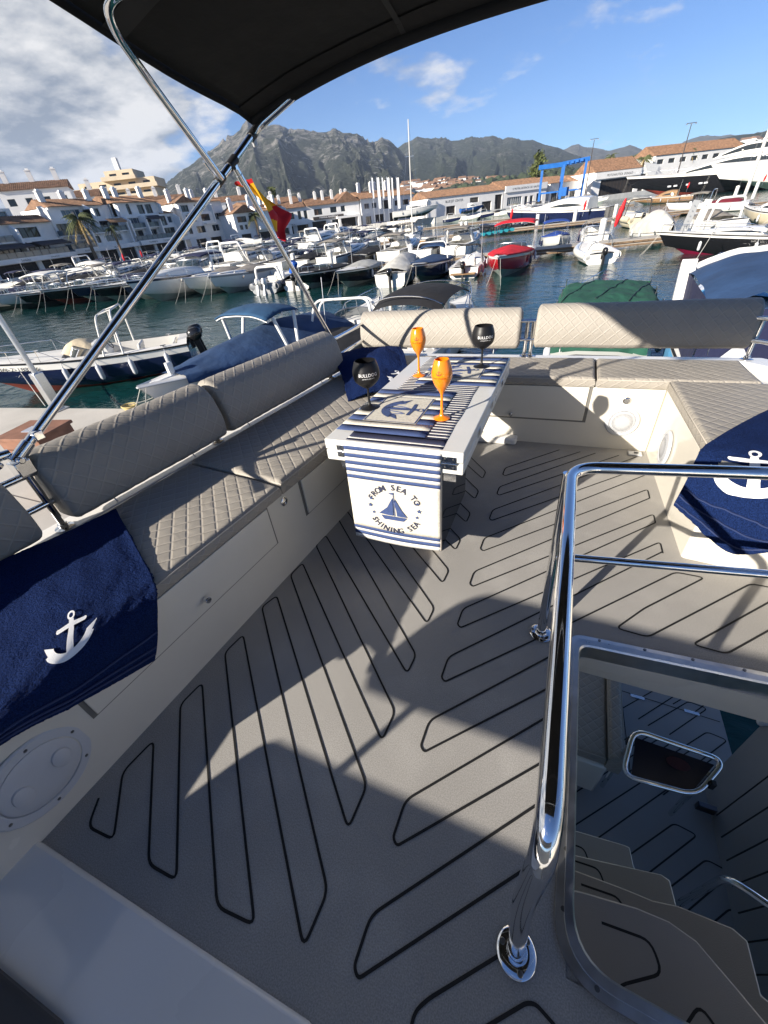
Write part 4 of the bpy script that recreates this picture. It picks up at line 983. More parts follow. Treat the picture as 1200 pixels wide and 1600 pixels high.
    if o.get('extras', 1) and not o.get('collar'):
        rn = random.Random(int(L * 100) + len(label) * 7)
        if rn.random() < .6:
            g = G(); a = Vector((rn.choice((-1, 1)) * hb(.3) * .9, Y(.28), zs(.28))); g.tube([a, a + Vector((0, -.25, rn.uniform(1.6, 2.8)))], .014, 5); part('antenna', g, plastic, t, 60, local=True)
        if 'fenders' not in o:
            for sd in (-1, 1):
                for s in (.22, .55):
                    c = Vector((sd * (hb(s) + .10), Y(s), zs(s) * .55)); g = G(); g.lathe([(0, -.28), (.06, -.25), (.095, -.18), (.095, .18), (.06, .25), (.02, .28), (.02, .34), (0, .34)], c, 8); g.tube([c + Vector((0, 0, .32)), Vector((sd * hb(s) * .97, Y(s), zs(s) + .04))], .012, 4); part('fender', g, rn.choice((plastic, plastic, hull_navy)), t, 50, local=True)
        for sd in ((-1, 1) if (not group and rn.random() < .75) else ()):
            g = G(); a = Vector((sd * .12, yk(.985, zs(.985)), zs(.985))); g.tube([a.lerp(a + Vector((sd * .35, 1.3, -zs(.985) - .05)), k / 6) - Vector((0, 0, .10 * math.sin(math.pi * k / 6))) for k in range(7)], .010, 5); part('bow_line', g, mat('white_rope', (.50, .48, .43), .9), t, 60, local=True)
        g = G()
        for sd in (-1, 1):
            for s in (.12, .80): c = Vector((sd * (hb(s) - .10), Y(s), zs(s) + .09)); g.obox(c, (.05, .22, .03)); g.obox(c - Vector((0, 0, .03)), (.04, .06, .06))
        part('cleat', g, chrome, t, None, local=True)
    if 'reg' in o:
        vs, fs = text_poly(o['reg'], .24); g = G(); pts = []
        for v in vs:
            yy = Y(.80) - v.x; s = yy / L + .5; pts.append((-(hb(s) + .022 - .02 * (1 - 1)), yk(s, zs(s) * .9), zs(s) - .155 + v.y * .8 - .12))
        g.add(pts, fs); part('registration_text', g, blackm, t, None, local=True)
    return t
def put(t, xy, az, z=0.0):
    """az: compass bearing of the bow, 0 = +y, 90 = +x"""
    t.matrix_world = Matrix.Translation((xy[0], xy[1], z)) @ Matrix.Rotation(-R(az), 4, 'Z'); return t
def put_bow(t, bow, az, L, z=0.0):
    d = Vector((math.sin(R(az)), math.cos(R(az)))); return put(t, (bow[0] - d.x * L * .53, bow[1] - d.y * L * .53), az, z)

# ---- boats close to us, beyond the rails
t = make_boat('motorboat', 'navy and white motorboat with beige console cover and white fenders, beyond left rail', 7.4, 2.65, 1.12, hull_navy, hull_w, bottom_red, cockpit=(.05, .60), console=(.46, .85, 1.15), outboards=[-.36, .36], tilt=.15, band=.26, rail_from=.6, fenders=[(-1, .12), (-1, .30), (-1, .46), (-1, .62)], screen=(.56, .30, .3), arch=(.30, 1.5, .035, deck_w, .15), arch2=True, seats=[(.30, 0, 1.0, .5, .5), (.12, 0, 1.6, .4, .45)], reg='7ª BA-2-183-06')
g = G(); g.grid(lambda u, v: Vector(((v * 2 - 1) * .72, -.75 + u * 2.2, .62 + 1.05 * (1 - abs(u * 2 - 1) ** 2.4) * (1 - abs(v * 2 - 1) ** 3) + .03 * noise.noise(Vector((u * 5, v * 5, 1))))), 16, 12); part('console_cover', g, c_beige, t, 70, local=True)
g = G(); g.grid(lambda u, v: Vector(((v * 2 - 1) * (.85 - .55 * u), 1.3 + u * 1.6, 1.08 + .12 * (1 - (v * 2 - 1) ** 2) + u * .2)), 10, 8); part('bow_cushion', g, canvas_m('pale_grey_vinyl', (.42, .41, .38)), t, 70, local=True)
put(t, (-17.7, 10.75), -131.5)
t = make_boat('motorboat', 'white motorboat under deep blue cover with small sun top, just beyond left rail', 7.9, 3.0, 1.12, hull_w, hull_w, bottom_dk, cockpit=(.08, .6), cover=(.06, .90, .70, c_blue, .22, .35), top=(.42, .62, 1.38, c_bright if False else canvas_m('teal_blue_canvas', (.018, .065, .14)), .78), legs=(.15, .8), leg_r=.06, frame_m=gelw, rail=0)
g = G(); g.obox((0, 4.15, 1.42), (.22, .9, .10)); g.obox((0, 3.9, 1.60), (.12, .18, .4)); g.lathe([(.06, -.03), (.06, .03)], (0, 4.5, 1.42), 12, RY); part('anchor_roller', g, gelw, t, 30, .02, local=True)
put_bow(t, (-10.1, 7.6), 187, 7.9)
t = make_boat('motorboat', 'beige hulled speedboat with black cover and folded steel arch behind the corner rail', 7.6, 2.6, 1.05, hull_cream, hull_w, bottom_dk, cockpit=(.06, .6), cover=(.04, .52, .35, c_black, .2, .5), screen=(.66, .42, .5), arch=(.46, 1.15, .045, gelw, -.5), arch2=True, rail_from=.7)
put(t, (-7.6, 14.2), -8)
t = make_boat('motorboat', 'white dayboat with black bimini top just beyond the rear backrest', 6.6, 2.5, 1.0, hull_w, hull_w, bottom_dk, cockpit=(.05, .62), console=(.5, .9, 1.05), screen=(.62, .5, .45), seats=[(.34, -.45, .55, .5, .5), (.34, .45, .55, .5, .5), (.10, 0, 1.8, .42, .45)], arch=(.30, 1.38, .06, gelw, .3), rail_from=.6, rail_h=.55)
g = G(); g.grid(lambda u, v: Vector(((v * 2 - 1) * 1.22, -2.3 + u * 3.0, 2.42 + .06 * math.sin(u * 3) - .22 * abs(v * 2 - 1) ** 2.6 - .25 * abs(u * 2 - 1) ** 3)), 20, 20); part('bimini_canvas', g, c_black, t, 70, local=True)
g = G()
for yy in (-2.2, -.8, .6): g.tube([Vector(((k / 10 * 2 - 1) * 1.22, yy, 2.40 - .22 * abs(k / 10 * 2 - 1) ** 2.6)) for k in range(11)], .016, 6); 
for sx_ in (-1, 1):
    for yy in (-2.2, .6): g.tube([(sx_ * 1.2, -.8, 1.05), (sx_ * 1.22, yy, 2.2)], .016, 6)
part('bimini_frame', g, chrome, t, 60, local=True)
put(t, (-4.45, 15.0), 6)
t = make_boat('motorboat', 'white boat shrouded in slack green canvas behind the rear seat', 6.4, 2.6, .95, hull_w, hull_w, bottom_dk, cockpit=(.05, .66), console=(.55, .9, .9), seats=[(.30, 0, 1.5, .45, .5)], rail_from=.55, rail_h=.75)
def green(u, v):
    x = v * 2 - 1; y = -2.7 + u * 3.6; a = abs(x)
    zz = 2.20 - .10 * abs(u * 2 - 1) ** 3 - .12 * a ** 2 + .07 * noise.noise(Vector((u * 7, v * 5, 3))) + .03 * noise.noise(Vector((u * 19, v * 16, 3)))
    if a > .86: zz -= (a - .86) / .14 * (.25 + .12 * math.sin(u * 17))
    return Vector((x * 1.32, y, zz))
g = G(); g.grid(green, 50, 44); part('canvas_roof', g, c_green, t, 75, local=True)
g = G(); g.grid(lambda u, v: Vector((-1.2 + u * 2.4, -2.72 + .06 * noise.noise(Vector((u * 8, v * 3, 2))) - .15 * (1 - v), .6 + v * (.75 + .75 * abs(math.sin(u * 3 + .6))))), 30, 12); part('canvas_curtain', g, c_green, t, 75, local=True)
g = G(); g.grid(lambda u, v: Vector((.1 + u * 1.15, .86 + .05 * noise.noise(Vector((u * 9, v * 3, 7))), 1.2 + v * .85)), 14, 10); part('canvas_screen', g, c_green, t, 75, local=True)
g = G()
for x in (-1.2, 1.2):
    for y in (-2.6, -.9, .85): g.tube([(x, y, .9), (x * 1.02, y, 2.2)], .02, 7)
part('canopy_frame', g, chrome, t, 60, local=True)
g = G()
for q in ((-1.2, -.4), (-.3, .6), (.5, 1.2)): g.tube([green(.1 + .8 * k / 12, .5 + (q[0] + (q[1] - q[0]) * k / 12) * .38) + Vector((0, 0, .02)) for k in range(13)], .012, 5)
part('lashing_rope', g, blackm, t, 60, local=True)
put(t, (1.1, 15.2), 2)
t = make_boat('motorboat', 'cabin boat in light blue with big navy canvas hood on a white arch at right', 9.0, 3.2, 1.25, c_sky, hull_w, bottom_dk, cockpit=(.04, .5), rail_from=.62, rail_h=.7, deckm=hull_w, cabin=(.52, .9, .35, .7), ports=0, hull_ports=())
def hood(u, v):
    x = v * 2 - 1; a = abs(x)
    return Vector((x * 1.52, -3.9 + u * 4.6, 3.05 - .42 * a ** 2.4 - .30 * abs(u * 1.6 - .8) ** 2 + .05 * noise.noise(Vector((u * 5, v * 6, 9)))))
g = G(); g.grid(hood, 36, 36); part('canvas_hood', g, c_blue, t, 75, local=True)
g = G(); g.grid(lambda u, v: Vector((math.copysign(1.50, -1), -3.8 + u * 4.4, 1.25 + v * 1.28 + .0)), 10, 10); g.grid(lambda u, v: Vector((-1.5 + u * 3.0, -3.92, 1.1 + v * (1.45 - .2 * abs(u * 2 - 1) ** 2))), 14, 10); part('canvas_side', g, c_navy, t, 70, local=True)
g = G(); g.add([(-1.10, -3.96, 1.62), (-.62, -3.96, 1.62), (-.86, -3.96, 1.95)], [(0, 1, 2)]); part('sail_emblem', g, plastic, t, None, local=True)
g = G()
for s_ in (-1, 1): g.beam((s_ * 1.56, -.7, 1.2), (s_ * 1.54, .55, 2.75), .16, .34, up=(1, 0, 0))
g.tube([hood(.95, k / 16) + Vector((0, .05, .04)) for k in range(17)], .09, 8)
part('white_arch', g, gelw, t, 40, local=True)
g = G(); g.grid(lambda u, v: Vector(((v * 2 - 1) * (1.3 - .25 * u), .9 + u * 2.0, 1.60 + .25 * (1 - (v * 2 - 1) ** 2) - .1 * u)), 10, 10); part('foredeck_cover', g, c_sky, t, 70, local=True)
put(t, (4.35, 13.6), 4)

# ---- the row across the fairway, bows or sterns towards us
RA = []
def rowboat(bow, az, *a, **k):
    t = make_boat(*a, **k); put_bow(t, bow, az, a[2])
    if bow[0] < -25: t.matrix_world = t.matrix_world @ Matrix.Diagonal((1.12, 1.14, 1.14, 1))
    RA.append(t); return t
rowboat((-56.5, 25.2), 160, 'motorboat', 'white and navy motorboat with dark cover at the far left end of the front row', 8.5, 2.8, 1.05, hull_w, hull_navy, cover=(.05, .6, .5, c_navy), screen=(.62, .5, .5))
rowboat((-52.4, 26.4), 162, 'motorboat', 'white bowed motorboat with wheelhouse, second from the left in the front row', 8.8, 2.9, 1.1, hull_w, hull_w, top=(.2, .55, 1.4, deck_w), screen=(.6, .6, .5), leg_r=.05, frame_m=gelw, top_th=.08)
rowboat((-50.0, 27.3), 163, 'speedboat', 'black hulled speedboat with white deck and antenna, left of the red bottomed boat', 8.2, 2.6, 1.0, hull_black, hull_w, cover=(.05, .55, .4, c_black), screen=(.6, .45, .5))
rowboat((-47.4, 28.2), 164, 'speedboat', 'speedboat with bare red bottom showing at the waterline, front row left', 8.8, 2.7, 1.1, hull_black, hull_w, bottom_red, screen=(.58, .45, .5), cover=(.04, .5, .35, c_black))
rowboat((-44.2, 29.0), 164, 'speedboat', 'white topped sport cruiser with grey bottom and navy cover, front row left', 9.4, 2.9, 1.15, hull_navy, hull_w, bottom_lt, screen=(.55, .45, .6), cabin=(.55, .93, .22, .75), cover=(.03, .5, .4, c_navy))
rowboat((-40.6, 28.8), 166, 'speedboat', 'long black speedboat with white foredeck just left of the navy striped cabin cruiser', 9.6, 2.7, 1.05, hull_black, hull_w, bottom_lt, screen=(.5, .4, .6), cover=(.03, .45, .3, c_black))
rowboat((-37.6, 29.4), 168, 'speedboat', 'white bowed runabout half hidden behind the awning pole, front row', 8.0, 2.6, 1.0, hull_navy, hull_w, bottom_lt, screen=(.55, .4, .5), arch=(.3, 1.1, .05, gelw, .3))
rowboat((-33.9, 27.6), 171, 'cabin_cruiser', 'white cabin cruiser with navy hull stripe and twin portholes right of the awning pole', 10.2, 3.3, 1.35, hull_w, hull_navy, bottom_lt, cabin=(.40, .94, .55, .86), ports=0, hull_ports=(.60, .68), screen=(.42, .5, .5), screen_z=.45, arch=(.24, 1.1, .12, gelw, .6), top=(.10, .38, 1.35, c_navy, .85), rail_from=.5)
rowboat((-30.9, 30.2), 172, 'runabout', 'white bowrider with taupe cockpit cover, left of the matching pair', 7.6, 2.6, 1.1, hull_w, hull_w, bottom_lt, cover=(.05, .62, .42, c_taupe), rail=0, cabin=(.6, .95, .15, .7), ports=0)
rowboat((-28.3, 30.6), 173, 'runabout', 'white bowrider with taupe cover and dark sheer stripe, right of the matching pair', 7.6, 2.6, 1.1, hull_w, hull_grey, bottom_lt, cover=(.05, .62, .42, c_taupe), rail=0, cabin=(.6, .95, .15, .7), ports=0, hull_ports=(.7,))
t = make_boat('inflatable_boat', 'rib with white outboards and a big white arch, stern towards us', 6.8, 2.6, .75, hull_grey, hull_grey, collar=.27, collar_m=mat('rib_grey', (.26, .27, .28), .5), outboards=[-.3, .3], engine_m=plastic, cowl_m=gelw, tilt=.35, console=(.5, .8, 1.0), arch=(.16, 1.15, .10, gelw, .2), rail=0, seats=[(.32, 0, .9, .5, .5)]); put(t, (-24.0, 33.6), -8)
t = make_boat('inflatable_boat', 'rib under a slumped black cover with a blue barrel beside it', 6.8, 2.6, .8, hull_w, hull_black, collar=.25, collar_m=hull_black, cover=(.05, .9, .75, c_black, .2, .4), rail=0, outboards=[0], tilt=.3); put(t, (-21.6, 34.6), -10)
g = G(); g.lathe([(0, 0), (.30, 0), (.31, .05), (.30, .3), (.31, .33), (.30, .6), (.31, .85), (.29, .92), (0, .92)], (-22.9, 33.9, 1.0), 18, Matrix.Rotation(R(28), 3, 'Y')); tag(part('barrel', g, mat('barrel_blue', (.01, .09, .42), .4), None, 40, loc=(-22.9, 33.9, 1.0)), 'blue plastic barrel leaning on the black covered rib', 'barrel')
rowboat((-19.9, 30.8), 174, 'speedboat', 'black speedboat with white deck and dark cover, left one of the black pair', 8.0, 2.7, 1.0, hull_black, hull_w, bottom_lt, cover=(.05, .85, .22, c_black, .05), screen=(.55, .4, .5))
rowboat((-16.4, 30.6), 175, 'speedboat', 'glossy black speedboat with grey cockpit cover, right one of the black pair', 7.8, 2.7, 1.0, hull_black, hull_w, bottom_lt, cover=(.05, .6, .4, c_grey), rail=0)
t = make_boat('motorboat', 'boat wrapped in pale grey tarpaulin with its outboard towards us', 7.0, 2.6, .95, hull_w, hull_w, cover=(.06, .98, .80, c_tarp, .30, .45), outboards=[.1], rail=0); put(t, (-12.6, 34.2), -4)
rowboat((-10.4, 31.2), 178, 'runabout', 'navy hulled bowrider under a dark blue cover with raised folded top', 7.4, 2.7, 1.05, hull_navy, hull_w, cover=(.05, .86, .35, c_blue, .05, .4), arch=(.42, 1.25, .04, gelw, .1), rail=0, top=(.18, .42, 1.1, c_blue, .75))
t = make_boat('motorboat', 'small open workboat with black outboard and teak stern, left of the red boat', 6.4, 2.4, .75, hull_w, hull_w, outboards=[0], tilt=.1, swim=.5, console=(.55, .7, .95), arch=(.3, 1.25, .03, blackm, .1), arch2=True, rail=0, seats=[(.4, 0, .8, .45, .4), (.15, .5, .5, .4, .4)]); put(t, (-7.7, 36.6), -4)
t = rowboat((-4.6, 31.6), 180, 'motorboat', 'bright red motorboat with red foredeck cover and bimini, bow towards us', 9.4, 3.2, 1.15, hull_red, hull_w, bottom_lt, band=.15, cover=(.36, .93, .42, c_red, .06, .12), top=(.06, .40, 1.95, c_red, .92), screen=(.48, .55, .5), rail=0, rail_m=plastic)
t = make_boat('inflatable_boat', 'white open rib at the pontoon with its black outboard towards us', 5.8, 2.4, .7, hull_w, hull_w, collar=.25, collar_m=hull_w, outboards=[.05], console=(.55, .75, .95), rail=0, seats=[(.35, 0, .8, .5, .45)], arch=(.34, 1.0, .025, chrome, .2)); put(t, (1.25, 39.6), -12)
t = make_boat('motorboat', 'dark hulled launch with navy cover and magenta waterline stripe at the right edge', 10.5, 3.2, 1.35, hull_black, hull_w, mat('stripe_magenta', (.20, .008, .04), .3), cover=(.05, .50, .55, c_navy, .05), screen=(.52, .4, .6), cabin=(.52, .9, .35, .72), rail_from=.5, fenders=[(1, .8), (1, .5), (-1, .85), (-1, .55)], fender_m=plastic); put(t, (11.8, 38.4), -72, -.36)
# ---- boats on the far side of the near pontoon
t = make_boat('motorboat', 'white boat with royal blue bimini and covers behind the right pontoon', 6.5, 2.5, 1.0, hull_w, hull_w, cover=(.3, .95, .35, c_bright, .05), top=(.05, .4, 1.3, c_bright, .95)); put(t, (-2.0, 49.8), 172)
t = make_boat('motorboat', 'small white cuddy boat with grey bimini between the blue topped boat and red post', 6.2, 2.4, .95, hull_w, hull_w, cabin=(.5, .92, .4, .8), top=(.12, .4, 1.2, c_taupe, .9), screen=(.5, .4, .4)); put(t, (1.4, 51.6), -10)
t = make_boat('motorboat', 'boat under a peaked pale grey tent cover on the right pontoon', 6.6, 2.5, 1.0, hull_w, hull_w, cover=(.02, .98, 1.25, c_tarp, .5, .45), rail=0); put(t, (6.6, 51.6), 168)
t = make_boat('motorboat', 'white dayboat with tall white arch and taupe cover, right of the tent covered boat', 7.6, 2.8, 1.1, hull_w, hull_w, cover=(.25, .75, .55, c_taupe, .05), arch=(.18, 1.6, .09, gelw, .2), screen=(.6, .5, .5)); put(t, (11.6, 55.0), -14)
t = make_boat('motorboat', 'cream fishing boat with pale canopy at the far right of the pontoon', 8.0, 2.9, 1.1, hull_cream, hull_w, cabin=(.4, .8, .8, .7), top=(.1, .4, 1.5, c_beige, .9)); put(t, (17.2, 56.5), -20)
t = make_boat('motorboat', 'white motorboat with beige deck at the right edge beyond the dark launch', 8.4, 2.9, 1.1, hull_w, hull_w, screen=(.5, .5, .5), deckm=c_beige, cabin=(.55, .9, .3, .7)); put(t, (21.5, 52.8), -75)
# ---- middle distance, right of centre
t = make_boat('sport_yacht', 'large white sport yacht with navy hull and swept black windows before the boatyard', 17, 4.6, 1.9, hull_navy, hull_w, cabin=(.18, .78, 1.7, .84), screen=(.5, .4, .6), rail_from=.5, rail_h=.7, full=2.0); put(t, (-3.5, 88), -64)
t = make_boat('motorboat', 'cream rib with huge black outboard and round canopy left of the black yacht', 8, 3.0, 1.1, hull_cream, hull_cream, collar=.35, collar_m=hull_cream, outboards=[0], tilt=.3, arch=(.3, 1.7, .06, frame_d, .2), top=(.3, .55, 1.7, c_beige, .9)); put(t, (6.2, 70.0), -10)
t = make_boat('motorboat', 'white open boat with burgundy seat covers before the black yacht', 9, 3.0, 1.1, hull_w, hull_w, cover=(.1, .5, .5, c_burg, .0), top=(.55, .8, 1.4, c_taupe, .8), arch=(.5, 1.5, .04, chrome, .1)); put(t, (16.8, 82.5), -68)
t = make_boat('wooden_launch', 'varnished wooden launch with white cabin beside the boat workshop', 11, 3.2, 1.1, teak, hull_w, cabin=(.3, .7, 1.2, .75), cabin_m=teak); put(t, (17, 128), -70)
t = make_boat('inflatable_boat', 'long dark rib with people sized seats at the pontoon before the workshops', 9, 3, .8, hull_black, hull_black, collar=.32, collar_m=hull_black, outboards=[-.3, .3], console=(.5, .9, 1.1), rail=0, seats=[(.3, -.5, .5, .6, .5), (.3, .5, .5, .6, .5), (.15, 0, .6, .6, .5)]); put(t, (-11.5, 82), -60)
t = make_boat('cabin_cruiser', 'white cruiser on a cradle behind the flagpoles on the quay', 13, 3.8, 1.6, hull_w, hull_w, cabin=(.35, .85, 1.2, .8), rail_from=.5); put(t, (-49.5, 147), 62, 2.6)
t = make_boat('motorboat', 'blue work boat parked on the quay before the jet workshop', 7, 2.6, 1.0, mat('workboat_blue', (.02, .10, .32), .4), mat('workboat_blue', (.02, .10, .32), .4), cabin=(.4, .8, 1.2, .8)); put(t, (-34.0, 160), 58, 1.9)
# jet skis in a turquoise group
js = None
for k in range(9):
    if js is None:
        js = thing('jet_ski', 'turquoise jet ski in the line at the pontoon before the workshops', 'jet ski', (0, 0, 0), 'W', 'turquoise jet skis')
        jm = mat('turquoise_paint', (.03, .30, .36), .3, coat=.4); g = G(); rr = []
        for (y, w, z0, z1) in ((-1.4, .45, .1, .45), (-.6, .55, .0, .5), (.4, .55, .0, .62), (1.1, .36, .15, .66), (1.6, .06, .4, .6)): rr.append([(-w, y, z1 * .8), (-w * .7, y, z0), (w * .7, y, z0), (w, y, z1 * .8), (w * .5, y, z1), (-w * .5, y, z1)])
        g.loft(rr); part('hull', g, jm, js, 40, local=True); g = G(); g.box(-.2, .2, -1.2, .1, .5, .85); part('seat', g, blackm, js, 30, .08, local=True); g = G(); g.obox((0, .45, .9), (.9, .12, .1)); g.obox((0, .5, .72), (.35, .4, .4)); part('handlebar', g, blackm, js, 30, local=True); q = js
    else: q = dup(js, (0, 0, 0), 0)
    p = at_z(722 + k * 9.0, 368 - k * 1.5, 1.0); q.matrix_world = Matrix.Translation((p.x, p.y, .55)) @ Matrix.Rotation(.5, 4, 'Z')
    q['label'] = f"turquoise jet ski at the pontoon before the workshops, {['first', 'second', 'third', 'fourth', 'fifth', 'sixth', 'seventh', 'eighth', 'ninth'][k]} from the left"

# ---- the crowded rows further back: a few kinds, each copied to its own berth
kinds = [
    make_boat('motorboat', 'x', 8.2, 2.7, 1.1, hull_w, hull_w, bottom_lt, group='boats in the crowded rows behind', cover=(.05, .55, .5, c_black), screen=(.58, .5, .5), rail_from=.6),
    make_boat('motorboat', 'x', 9.4, 3.0, 1.25, hull_w, hull_navy, bottom_lt, group='boats in the crowded rows behind', cabin=(.42, .93, .5, .85), screen=(.44, .5, .5), screen_z=.35, arch=(.22, 1.2, .1, gelw, .5), top=(.08, .38, 1.4, c_taupe, .85)),
    make_boat('motorboat', 'x', 7.6, 2.6, 1.05, hull_black, hull_w, bottom_lt, group='boats in the crowded rows behind', cover=(.05, .8, .35, c_black), screen=(.55, .4, .5), rail=0),
    make_boat('motorboat', 'x', 8.6, 2.8, 1.15, hull_w, hull_w, bottom_lt, group='boats in the crowded rows behind', top=(.12, .5, 1.45, c_navy, .9), screen=(.56, .5, .5), cover=(.5, .9, .2, c_navy)),
    make_boat('motorboat', 'x', 7.2, 2.5, 1.0, hull_navy, hull_w, bottom_lt, group='boats in the crowded rows behind', cover=(.05, .9, .5, c_grey), rail=0, arch=(.35, 1.2, .05, gelw, .2)),
    make_boat('motorboat', 'x', 11.0, 3.6, 1.5, hull_w, hull_w, bottom_lt, group='boats in the crowded rows behind', cabin=(.25, .9, 1.0, .85), arch=(.25, 1.9, .12, gelw, .6), screen=(.3, .4, .5), screen_z=.8)]
knames = ['white motorboat with black cockpit cover', 'white cabin cruiser with taupe sun top', 'black speedboat with dark cover', 'white motorboat with navy bimini', 'navy hulled boat under grey cover', 'large white cruiser with tall arch']
rnd = random.Random(21); used = set(); cnt = {}
ordn = ['first', 'second', 'third', 'fourth', 'fifth', 'sixth', 'seventh', 'eighth', 'ninth', 'tenth', 'eleventh', 'twelfth']
rows = [('first row behind', (-76, 38.6), (-8.5, 47.2), 4, 3.5), ('second row back', (-73, 57.6), (-22, 68.4), 184, 3.6), ('third row back', (-72, 68.0), (-24, 78.4), 2, 3.6), ('fourth row back', (-76, 91.5), (-36, 101), 184, 3.9), ('rearmost row', (-76, 102), (-40, 111.5), 3, 4.0), ('far quay row', (-40, 141), (4, 181), 135, 5.6), ('left quay row', (-83.5, 40), (-83.5, 116), 96, 4.1)]
for rname, a, b_, az, pitch in rows:
    a, b_ = Vector(a), Vector(b_); d = (b_ - a); L_ = d.length; d.normalize(); n_ = int(L_ / pitch); last = -1
    for k in range(n_):
        if rnd.random() < .07: continue
        i = rnd.choice([0, 1, 2, 3, 4, 5, 0, 3]); 
        if i == last: i = (i + 1) % 6
        last = i
        p = a + d * (k + .5) * pitch; fwd = Vector((math.sin(R(az)), math.cos(R(az))))
        off = {0: 0, 1: .4, 2: 0, 3: .2, 4: -.2, 5: 1.0}[i]
        p = p + fwd * (4.3 + off - .0) * (1 if True else 0) * (1 if rname != 'left quay row' else 0)
        if i in used: q = dup(kinds[i])
        else: q = kinds[i]; used.add(i)
        put(q, (p.x, p.y), az + rnd.uniform(-4, 4)); key = (i, rname); cnt[key] = cnt.get(key, 0) + 1
        q['label'] = f"{knames[i]}, {ordn[min(cnt[key] - 1, 11)]} of these from left, {rname}"

# ---- the two big yachts at right
def superyacht(name, label, L, B, F, hull, bow_xy, az, tiers, red=None, mast=None):
    t = make_boat(name, label, L, B, F, hull, hull_w, red or bottom_red, cockpit=(.02, .10), rail_from=.55, rail_h=.9, full=1.8, camber=.3, cat='yacht')
    def prof(y, top):     # long raked tiers
        return 0
    for (s0, s1, z0, z1, wf, rk) in tiers:
        y0, y1 = L * (s0 - .5), L * (s1 - .5); b = B / 2 * wf; g = G(); rr = []
        for q in range(13):
            u = q / 12; y = y0 + (y1 - y0) * u; h = (z1 - z0) * (1 - max(0, (u - (1 - rk)) / rk) ** 1.4) * min(1, .55 + u * 6); w = b * (1 - .55 * max(0, u - .6) / .4)
            rr.append([(-w, y, z0), (-w * .97, y, z0 + h * .45), (-w * .82, y, z0 + h * .95), (0, y, z0 + h), (w * .82, y, z0 + h * .95), (w * .97, y, z0 + h * .45), (w, y, z0)])
        g.loft(rr, ring=False); dk = part('superstructure', g, hull_w, t, 40, local=True)
        g = G()
        for sd in (-1, 1):
            pp = []
            for q in range(11):
                u = .08 + .78 * q / 10; y = y0 + (y1 - y0) * u; h = (z1 - z0) * (1 - max(0, (u - (1 - rk)) / rk) ** 1.4) * min(1, .55 + u * 6); w = b * (1 - .55 * max(0, u - .6) / .4)
                pp += [(sd * (w * .985 + .03), y, z0 + h * .36), (sd * (w * .90 + .05), y, z0 + h * (.80 - .3 * max(0, u - .5)))]
            g.add(pp, [(2 * i, 2 * i + 2, 2 * i + 3, 2 * i + 1) for i in range(10)])
        part('window_band', g, glass_d, dk, 60, local=True)
    if mast:
        s, z0, z1, r_ = mast; y = L * (s - .5); g = G(); g.beam((0, y, z0), (0, y - 2.2, z1), r_, r_ * 2.2, up=(1, 0, 0)); part('radar_mast', g, hull_w, t, 30, local=True)
        g = G(); g.beam((-B * .3, y - 1, (z0 + z1) / 2), (B * .3, y - 1, (z0 + z1) / 2), .3, .25); part('mast_spreader', g, hull_w, t, 30, local=True)
    g = G()
    for sd in (-1, 1):
        for s in (.55, .58, .66, .74, .78): g.obox((sd * B / 2 * (.99 if s < .6 else .93 - (s - .6) * 1.0), L * (s - .5), F * .55), (.12, .9, .35))
    part('hull_window', g, plastic, t, None, local=True)
    return put_bow(t, bow_xy, az, L)
p = at_z(1012, 292, 2.5)
superyacht('motor_yacht', 'black hulled superyacht with long white raked foredeck at the right quay', 40, 7.6, 4.4, hull_black, (14.5, 172), -62, [(.12, .80, 4.6, 7.2, .86, .55), (.18, .58, 7.2, 9.6, .70, .5)], bottom_red, (.33, 9.4, 14.5, .7))
superyacht('motor_yacht', 'white superyacht with dark window bands at the far right edge', 44, 8.4, 4.6, hull_w, (32, 150), -58, [(.08, .78, 4.8, 8.0, .9, .4), (.12, .60, 8.0, 10.8, .78, .4), (.2, .45, 10.8, 12.8, .6, .4)], bottom_dk, (.30, 12.6, 17, .8))
# sailing mast at the right edge and the lone mast in the middle
def sailmast(name, label, base, top, r_):
    t = thing(name, label, 'mast', base); g = G(); g.tube([base, top], [r_, r_ * .6], 10); part('spar', g, mat('mast_paint', (.62, .60, .55), .35), t, 60)
    b, tp = Vector(base), Vector(top)
    for q in (.45, .72):
        m_ = b.lerp(tp, q); g = G(); g.beam(m_ - Vector((1.1, .4, 0)) * (1.2 - q), m_ + Vector((1.1, .4, 0)) * (1.2 - q), .08, .05); part('spreader', g, alu, t, None)
    g = G()
    for s_ in (-1, 1): g.tube([b + Vector((s_ * 1.6, s_ * .5, 1.0)), tp - Vector((0, 0, .3))], .012, 4)
    part('shroud', g, chrome, t, None); return t
p0, p1 = at_d(645, 372, 72), at_d(638, 186, 72); sailmast('sailboat_mast', 'tall slim bare mast standing alone before the mountains', (p0.x, p0.y, .8), (p0.x, p0.y, p1.z), .10)
p0, p1 = at_d(1180, 262, 120), at_d(1200, 140, 120); sailmast('sailboat_mast', 'thick pale mast leaning out of frame at the top right', (p0.x, p0.y, p0.z - 4), (p0.x, p0.y, p1.z + 8), .32)
t = make_boat('sailing_boat', 'small brown wooden sailing boat hull beneath the tall slim mast', 8, 2.5, .9, teak, hull_w, cabin=(.35, .7, .5, .7)); put(t, (p0.x, p0.y), -70); p0 = at_d(645, 372, 72); put(t, (p0.x, p0.y - 1), -66)
